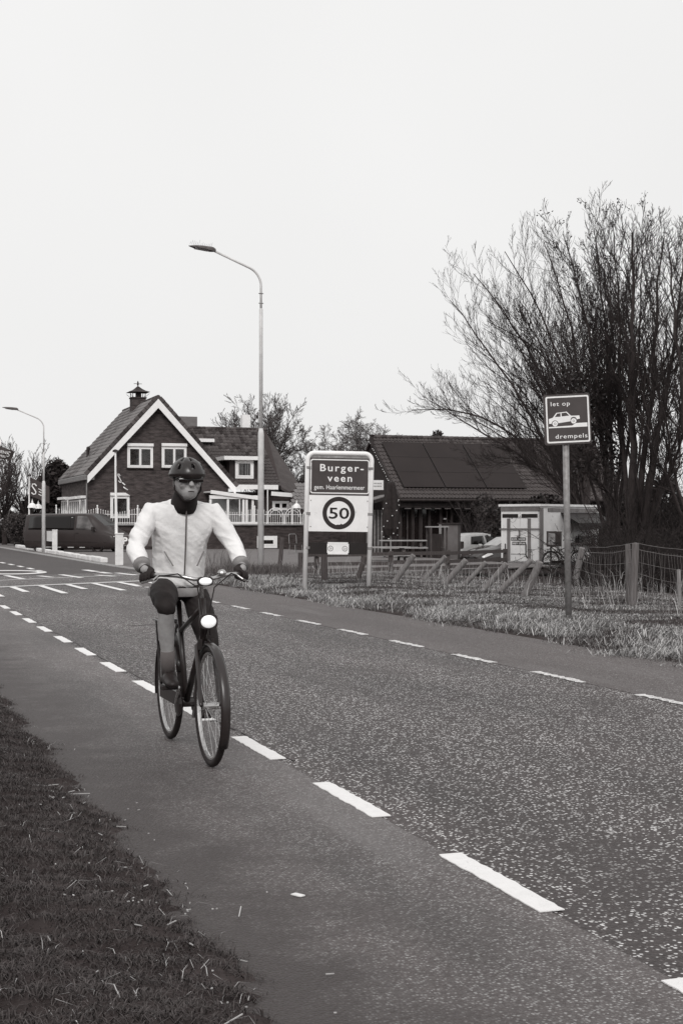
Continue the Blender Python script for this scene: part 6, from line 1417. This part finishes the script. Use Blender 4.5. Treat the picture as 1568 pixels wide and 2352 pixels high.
for c, sz, nm in (((0, -.455, 1.055), (.090, .065, .052), 'front_lamp'), ((0, -.535, .825), (.105, .06, .085), 'front_lamp')):
    vs = []; secs = [(.5, .55), (.25, .8), (-.1, 1.0), (-.5, 1.06), (-.55, 1.0)]
    for f_, k_ in secs:
        for q in range(20): a = 2*PI*q/20; ca, sa = math.cos(a), math.sin(a); vs.append((c[0] + sz[0]*.5*k_*math.copysign(abs(ca)**.6, ca), c[1] + sz[1]*f_, c[2] + sz[2]*.5*k_*math.copysign(abs(sa)**.6, sa)))
    l = MB().add(vs, [(i*20+k, i*20+(k+1) % 20, (i+1)*20+(k+1) % 20, (i+1)*20+k) for i in range(4) for k in range(20)] + [tuple(range(20))[::-1], tuple(range(80, 100))]).build(nm, m_frame, bike, local=True, smooth=False)
    MB().ball((c[0], c[1]-sz[1]*.55, c[2]), (sz[0]*.44, .012, sz[2]*.44), 20, 10).build('lens', m_headlight, l, local=True, smooth=True)
    mb = MB()
    for ox in (-.5, 0, .5): mb.ball((c[0] + ox*sz[0]*.42, c[1]-sz[1]*.55-.010, c[2] + .08*sz[2]), (sz[0]*.10, .005, sz[2]*.16), 12, 6)
    mb.build('led', m_led, l, local=True, smooth=True)
MB().tube([(0, -.47, .72), (0, -.53, .79)], .009, 6).build('lamp_bracket', m_frame, bike, local=True)
pk_ = D(1293, 1287, 50.6); hb_ = (RIGHT*.93 + FWD*.36).normalized()
bicycle((pk_.x, pk_.y, hz(pk_.x, pk_.y) + .32), math.atan2(hb_.y, hb_.x) + PI/2, 'dark bicycle leaning by the trailer side, half hidden by the warning sign pole')
# ================================================================== THE RIDER
rider = thing('person', (BX, BY + .25, .006), 'cyclist in a white jacket, dark helmet and black shorts riding towards the viewer', 'person')
def skin_mesh(chains, root, sub=2):
    # chains of (point, radius); equal points are shared joints
    V, R_l, E, idx = [], [], [], {}
    def vid(p, r):
        k = tuple(round(q, 4) for q in p)
        if k not in idx: idx[k] = len(V); V.append(p); R_l.append(r)
        return idx[k]
    for ch in chains:
        ids = [vid(p, r) for p, r in ch]; E += [(a, b) for a, b in zip(ids[:-1], ids[1:])]
    me = bpy.data.meshes.new('tmp'); me.from_pydata(V, E, []); o = bpy.data.objects.new('tmp', me); COL.objects.link(o)
    o.modifiers.new('skin', 'SKIN'); sv = me.skin_vertices[0].data
    for i, r in enumerate(R_l):
        rr = r if hasattr(r, '__len__') else (r, r); sv[i].radius = rr; sv[i].use_root = (i == root)
    s = o.modifiers.new('sub', 'SUBSURF'); s.levels = sub; s.render_levels = sub
    dg = bpy.context.evaluated_depsgraph_get(); out = bpy.data.meshes.new_from_object(o.evaluated_get(dg)); bpy.data.objects.remove(o); return out
def join_meshes(ms):
    V, F, b = [], [], 0
    for m_ in ms:
        V += [v.co[:] for v in m_.vertices]; F += [tuple(i+b for i in p.vertices) for p in m_.polygons]; b = len(V)
    me = bpy.data.meshes.new('joined'); me.from_pydata(V, [], F); return me
from mathutils import noise as mnoise
def finish(me, name, mat, parent, voxel=None, smooth_it=4, wrinkle=0.0, wscale=.12, folds=None):
    o = bpy.data.objects.new('tmp', me); COL.objects.link(o)
    if voxel: r = o.modifiers.new('r', 'REMESH'); r.mode = 'VOXEL'; r.voxel_size = voxel
    if smooth_it: s = o.modifiers.new('s', 'SMOOTH'); s.iterations = smooth_it; s.factor = .5
    if wrinkle:
        tx = bpy.data.textures.new('folds', 'CLOUDS'); tx.noise_scale = wscale; tx.noise_depth = 2
        d = o.modifiers.new('d', 'DISPLACE'); d.texture = tx; d.strength = wrinkle; d.mid_level = .5; d.texture_coords = 'LOCAL'
    dg = bpy.context.evaluated_depsgraph_get(); out = bpy.data.meshes.new_from_object(o.evaluated_get(dg)); bpy.data.objects.remove(o)
    if folds:                                # cloth folds: ridges pulled across the sleeves and gathered at elbow, armpit and waist
        amp, spots = folds
        NV = np.empty(len(out.vertices)*3); out.vertex_normals.foreach_get('vector', NV); NV = NV.reshape(-1, 3)
        for vi, vt in enumerate(out.vertices):
            p = vt.co.copy(); sx = 1 if p.x > 0 else -1
            k = .35 + sum(w*math.exp(-((Vector((abs(p.x), p.y, p.z)) - c).length/r)**2) for c, r, w in spots)
            q = Vector((p.x*4, p.y*5, p.z*13 + abs(p.x)*9*sx))
            f = mnoise.noise(q)*.6 + (1 - abs(mnoise.noise(q*1.7 + Vector((3, 1, 7))))*2.2)*.5
            vt.co = p + Vector(NV[vi])*(amp*k*(f - .3))
    out.materials.clear(); out.materials.append(mat); out.name = name; out.polygons.foreach_set('use_smooth', [True]*len(out.polygons)); return link(name, out, parent, local=Matrix.Translation((0, -.25, 0)))
# coordinates as on the bicycle (x rider's left, -y forward)
hipL, hipR = (.10, .245, .985), (-.10, .245, .985); pel = (0, .25, 1.03)
knR, anR = (-.165, -.165, .90), (-.125, -.045, .50); knL, anL = (.14, -.02, .635), (.125, .215, .285)
toeR, toeL = (-.13, -.20, .43), (.13, .06, .205); heR, heL = (-.125, .0, .445), (.125, .26, .225)
sp1, sp2, sp3, nb, nk, hd0 = (0, .235, 1.16), (0, .195, 1.31), (0, .140, 1.44), (0, .090, 1.520), (0, .052, 1.563), (0, .022, 1.610)
shL, shR = (.195, .12, 1.470), (-.195, .12, 1.470); elL, elR = (.312, .055, 1.255), (-.312, .055, 1.255); wrL, wrR = (.305, -.175, 1.125), (-.305, -.175, 1.125); hdL, hdR = (.292, -.225, 1.105), (-.292, -.225, 1.105)
m_skin = M('skin', .30, rough=.5, var=.16, scale=22, spec=.35, bump=.15, bscale=90)
def arm(sh, el, wr, hn, r): return [(sp3, (.15, .10)), (sh, r[0]), (tuple(.5*(a+b) for a, b in zip(sh, el)), r[0]*.88), (el, r[1]), (tuple(.5*(a+b) for a, b in zip(el, wr)), r[1]*.98), (wr, r[2]), (hn, r[3])]
def leg(hp, kn, an, r): return [(pel, (.15, .11)), (hp, r[0]), (tuple(.55*a+.45*b for a, b in zip(hp, kn)), r[0]*.9), (kn, r[1]), (tuple(.86*a+.14*b + (0, .010, 0)[i] for i, (a, b) in enumerate(zip(kn, an))), r[2]*.92), (tuple(.66*a+.34*b + (0, .026, 0)[i] for i, (a, b) in enumerate(zip(kn, an))), r[2]*1.08), (tuple(.3*a+.7*b + (0, .010, 0)[i] for i, (a, b) in enumerate(zip(kn, an))), r[2]*.78), (an, r[3])]
spine = [(pel, (.15, .11)), (sp1, (.135, .10)), (sp2, (.15, .105)), (sp3, (.15, .10)), (nb, (.075, .07)), (nk, .056), (hd0, .06)]
lr = (.085, .058, .055, .036)
bm_ = skin_mesh([spine, arm(shL, elL, wrL, hdL, (.052, .040, .028, .030)), arm(shR, elR, wrR, hdR, (.052, .040, .028, .030)),
    leg(hipL, knL, anL, lr) + [(heL, .038), (toeL, .030)], leg(hipR, knR, anR, lr) + [(heR, .038), (toeR, .030)]], 0)
hc = Vector((0, -.012, 1.650))
mbh = MB(); mbh.ball(hc, (.076, .098, .118), 24, 18)
mbh.ball(hc + Vector((0, -.055, -.062)), (.052, .048, .05), 14, 10)            # jaw and chin
mbh.tube([hc + Vector((0, -.088, .03)), hc + Vector((0, -.106, -.004)), hc + Vector((0, -.114, -.022)), hc + Vector((0, -.098, -.034))], [.011, .014, .018, .012], 10)
mbh.ball(hc + Vector((0, -.092, .038)), (.055, .018, .014), 12, 8)             # brow
mbh.ball(hc + Vector((0, -.096, -.056)), (.026, .012, .007), 12, 8); mbh.ball(hc + Vector((0, -.094, -.069)), (.023, .013, .008), 12, 8)   # lips
for s in (-1, 1):
    mbh.ball(hc + Vector((s*.078, .008, -.012)), (.010, .024, .034), 10, 8); mbh.ball(hc + Vector((s*.042, -.07, -.018)), (.026, .028, .028), 10, 8)
hm = mbh.mesh('head', m_skin)
body = finish(join_meshes([bm_, hm]), 'body', m_skin, rider, .0065, 3)
# hands in black gloves: a palm on the grip, four fingers closing over it and a thumb below
m_glove = M('glove', .016, rough=.75, var=.35, scale=30)
for s, hn, wr in ((1, hdL, wrL), (-1, hdR, wrR)):
    ga, gb = Vector((s*.315, -.175, 1.070)), Vector((s*.255, -.26, 1.088)); ax = (gb-ga).normalized(); f = Vector((s*.30, -.34, 0)); f = (Vector((-s*.0, -1, 0)) - ax*ax.dot(Vector((0, -1, 0)))); f.normalize(); upv = UP
    c = (ga+gb)/2; parts = [[(tuple(Vector(wr).lerp(c, -.15)), .034), (tuple(Vector(wr)), .033), (tuple(c - f*.028 + UP*.022), (.042, .026)), (tuple(c + f*.012 + UP*.032), (.042, .022))]]
    ms = [skin_mesh(parts, 0, 2)]
    for k in range(4):
        o = ax*(-.036 + .024*k); L = (.86, .98, 1.0, .9)[k] if s else 1; b0 = c + o
        ms.append(skin_mesh([[(tuple(b0 + f*.0 + UP*.030), .0105), (tuple(b0 + f*.030*L + UP*.020), .0105), (tuple(b0 + f*.036*L - UP*.012), .0098), (tuple(b0 + f*.012*L - UP*.030), .009), (tuple(b0 - f*.006 - UP*.026), .008)]], 0, 1))
    th = c + ax*.045
    ms.append(skin_mesh([[(tuple(c - f*.024 + UP*.012 + ax*.02), .013), (tuple(th - f*.024 - UP*.006), .0125), (tuple(th - f*.008 - UP*.026 + ax*.012), .0108), (tuple(th + f*.012 - UP*.028 + ax*.012), .009)]], 0, 1))
    finish(join_meshes(ms), 'glove', m_glove, rider, .004, 1)
# clothes
m_jacket = M('jacket_white', .80, rough=.6, var=.05, scale=9, bump=.3, bscale=30)
def grow_r(r, k): return tuple(q+k for q in r) if hasattr(r, '__len__') else r+k
hem = (0, .25, .965)
jm = skin_mesh([[(hem, (.178, .145)), ((0, .245, 1.06), (.182, .148)), (sp1, (.182, .146)), (sp2, (.192, .148)), (sp3, (.18, .128)), ((0, .098, 1.512), (.090, .084)), ((0, .068, 1.555), (.074, .070))],
    [(sp3, (.18, .128)), (shL, .074), (tuple(.5*(a+b) for a, b in zip(shL, elL)), .072), (elL, .064), (tuple(.5*(a+b) for a, b in zip(elL, wrL)), .057), (tuple(.88*b+.12*a for a, b in zip(elL, wrL)), .047)],
    [(sp3, (.18, .128)), (shR, .074), (tuple(.5*(a+b) for a, b in zip(shR, elR)), .072), (elR, .064), (tuple(.5*(a+b) for a, b in zip(elR, wrR)), .057), (tuple(.88*b+.12*a for a, b in zip(elR, wrR)), .047)]], 0)
jk = finish(jm, 'jacket', m_jacket, rider, .007, 2, 0, .05, (.012, [(Vector((.312, .055, 1.255)), .12, 1.0), (Vector((.17, .14, 1.40)), .10, .8), (Vector((.15, .24, 1.05)), .14, .9), (Vector((.31, -.12, 1.15)), .08, .7)]))
MB().tube([(0, .052, 1.545), (0, .055, 1.30), (0, .075, 1.08)], .006, 6) if False else None
mb = MB(); mb.tube([(0, .022, 1.50), (0, .035, 1.40), (0, .050, 1.25), (0, .085, 1.05)], [.005, .005, .005, .005], 6); z_ = mb.build('zip', M('zip_grey', .10, rough=.5), rider, local=True); z_.matrix_basis = Matrix.Translation((0, -.25 - .012, 0))
m_trimj = M('jacket_trim', .22, rough=.8, var=.3, scale=14)
for path, rad in (([(-.182, .245), (.182, .245)], 0),):
    mb = MB(); n_ = 40; vs = []
    for i in range(n_):
        a = 2*PI*i/n_
        for zz, k_ in ((.935, 1.0), (.94, 1.03), (.985, 1.03), (.99, 1.0)): vs.append((.186*k_*math.cos(a), .247 + .150*k_*math.sin(a), zz))
    mb.add(vs, [(i*4+k, ((i+1) % n_)*4+k, ((i+1) % n_)*4+k+1, i*4+k+1) for i in range(n_) for k in range(3)]); o = mb.build('hem_band', m_trimj, rider, local=True, smooth=True); o.matrix_basis = Matrix.Translation((0, -.25, 0))
for el_, wr_ in ((elL, wrL), (elR, wrR)):
    a, b = Vector(el_).lerp(Vector(wr_), .80), Vector(el_).lerp(Vector(wr_), .93); o = MB().tube([a, b], [.053, .047], 14).build('cuff', m_trimj, rider, local=True, smooth=True); o.matrix_basis = Matrix.Translation((0, -.25, 0))
for s in (-1, 1):
    o = MB().bar((s*.075, .052, 1.13), (s*.125, .085, 1.22), .008, .006).build('pocket_zip', m_trimj, rider, local=True); o.matrix_basis = Matrix.Translation((0, -.25-.004, 0))
m_short = M('shorts_black', .014, rough=.75, var=.3, scale=12)
def cuff(kn, an): return tuple(.82*a+.18*b for a, b in zip(kn, an))
sm_ = skin_mesh([[((0, .25, 1.07), (.155, .118)), (pel, (.165, .125)), ((0, .25, .985), (.15, .12))], [(pel, (.165, .125)), (hipL, .100), (tuple(.5*(a+b) for a, b in zip(hipL, knL)), .092), (knL, .068), (cuff(knL, anL), .058)],
    [(pel, (.165, .125)), (hipR, .100), (tuple(.5*(a+b) for a, b in zip(hipR, knR)), .092), (knR, .068), (cuff(knR, anR), .058)]], 0)
finish(sm_, 'shorts', m_short, rider, .008, 2, 0, .08, (.010, [(Vector((.15, -.1, .88)), .12, .8), (Vector((.10, .2, .97)), .12, .9)]))
m_shoe = M('shoe_black', .016, rough=.5, var=.3); m_sock = M('sock', .10, rough=.9, var=.2)
for an, he, to in ((anL, heL, toeL), (anR, heR, toeR)):
    hv, tv = Vector(he), Vector(to); d = (tv-hv).normalized()
    s_ = skin_mesh([[(tuple(hv - d*.035 - UP*.005), .040), (tuple(hv.lerp(tv, .3) + UP*.012), (.045, .048)), (tuple(hv.lerp(tv, .7)), (.048, .036)), (tuple(tv), (.044, .028)), (tuple(tv + d*.045), (.030, .02))], [(tuple(hv.lerp(tv, .3) + UP*.012), (.045, .048)), (tuple(Vector(an) - UP*.005), .044)]], 0)
    finish(s_, 'shoe', m_shoe, rider, .006, 2)
    MB().tube([Vector(an) + Vector((0, -.25, -.03)), Vector(an).lerp(Vector(knL if an is anL else knR), .30) + Vector((0, -.25+.006, 0))], [.042, .045], 14).build('sock', m_sock, rider, local=True, smooth=True)
# helmet, glasses, neck warmer, hair
m_helm = M('helmet_black', .014, rough=.3, var=.2, spec=.5)
c = hc + Vector((0, .012, .035)); vs = []; nr, ns = 9, 28
for j in range(nr+1):
    th = PI*.5*j/nr*1.02
    for k in range(ns):
        a = 2*PI*k/ns; rx, ry, rz_ = .098, .132, .105; dz = .018*math.sin(a)**2 if j == nr else 0
        vs.append(c + Vector((rx*math.sin(th)*math.cos(a), ry*math.sin(th)*math.sin(a), rz_*math.cos(th) - dz)))
fs = []
for j in range(nr):
    for k in range(ns):
        vent = j in (2, 3, 4, 5, 6) and (k % 4 in (1,)) and j != 4
        if not vent: fs.append((j*ns+k, (j+1)*ns+k, (j+1)*ns+(k+1) % ns, j*ns+(k+1) % ns))
hl_ = MB().add(vs, fs).build('helmet', m_helm, rider, local=True, smooth=True); hl_.matrix_basis = Matrix.Translation((0, -.25, 0)); so = hl_.modifiers.new('thick', 'SOLIDIFY'); so.thickness = .018; so.offset = .4
mb = MB()
for s in (-1, 1): mb.tube([hc + Vector((s*.083, .0, .04)), hc + Vector((s*.082, -.01, -.05)), hc + Vector((s*.03, -.045, -.116)), hc + Vector((0, -.05, -.121))], .006, 6)
b_ = mb.build('strap', m_rub, hl_, local=True)
mb = MB(); pts = [(s, -.088 - .022*math.cos(s/.075*1.3) + .02, .012) for s in np.linspace(-.075, .075, 11)]; vs = []
for x_, y_, z_ in pts:
    drop = .020 if abs(x_) > .012 else .010
    for oy in (0, .004): vs += [hc + Vector((x_, y_ - .028 + oy, z_ + .016)), hc + Vector((x_, y_ - .028 + oy, z_ - drop))]
fs = []
for i in range(10): a = i*4; fs += [(a, a+1, a+5, a+4), (a+2, a+6, a+7, a+3), (a, a+4, a+6, a+2), (a+1, a+3, a+7, a+5)]
mb.add(vs, fs)
for s in (-1, 1): mb.tube([hc + Vector((s*.075, -.082, .018)), hc + Vector((s*.086, .0, .012))], .004, 6)
gl = mb.build('glasses', M('glasses', .01, rough=.08, spec=.6), rider, local=True, smooth=True); gl.matrix_basis = Matrix.Translation((0, -.25, 0))
nw = MB().tube([(0, .090, 1.500), (0, .060, 1.540), (0, .030, 1.572), (0, .018, 1.588)], [.088, .080, .074, .070], 18).build('neck_warmer', m_short, rider, local=True, smooth=True); nw.matrix_basis = Matrix.Translation((0, -.25, 0))
mb = MB(); mb.ball(hc + Vector((0, .03, .0)), (.082, .082, .085), 18, 12); hr = mb.build('hair', M('hair', .02, rough=.6), rider, local=True, smooth=True); hr.matrix_basis = Matrix.Translation((0, -.25, 0))
mb = MB(); mb.ball(hc + Vector((0, -.1065, -.0615)), (.021, .006, .0035), 12, 6); mo = mb.build('mouth', M('lip_line', .05, rough=.6), rider, local=True, smooth=True); mo.matrix_basis = Matrix.Translation((0, -.25, 0))
mb = MB()
for s in (-1, 1): mb.tube([hc + Vector((s*.020, -.104, .040)), hc + Vector((s*.040, -.098, .046)), hc + Vector((s*.058, -.084, .040))], .0045, 6)
eb = mb.build('eyebrows', MATS['hair'], rider, local=True); eb.matrix_basis = Matrix.Translation((0, -.25, 0))
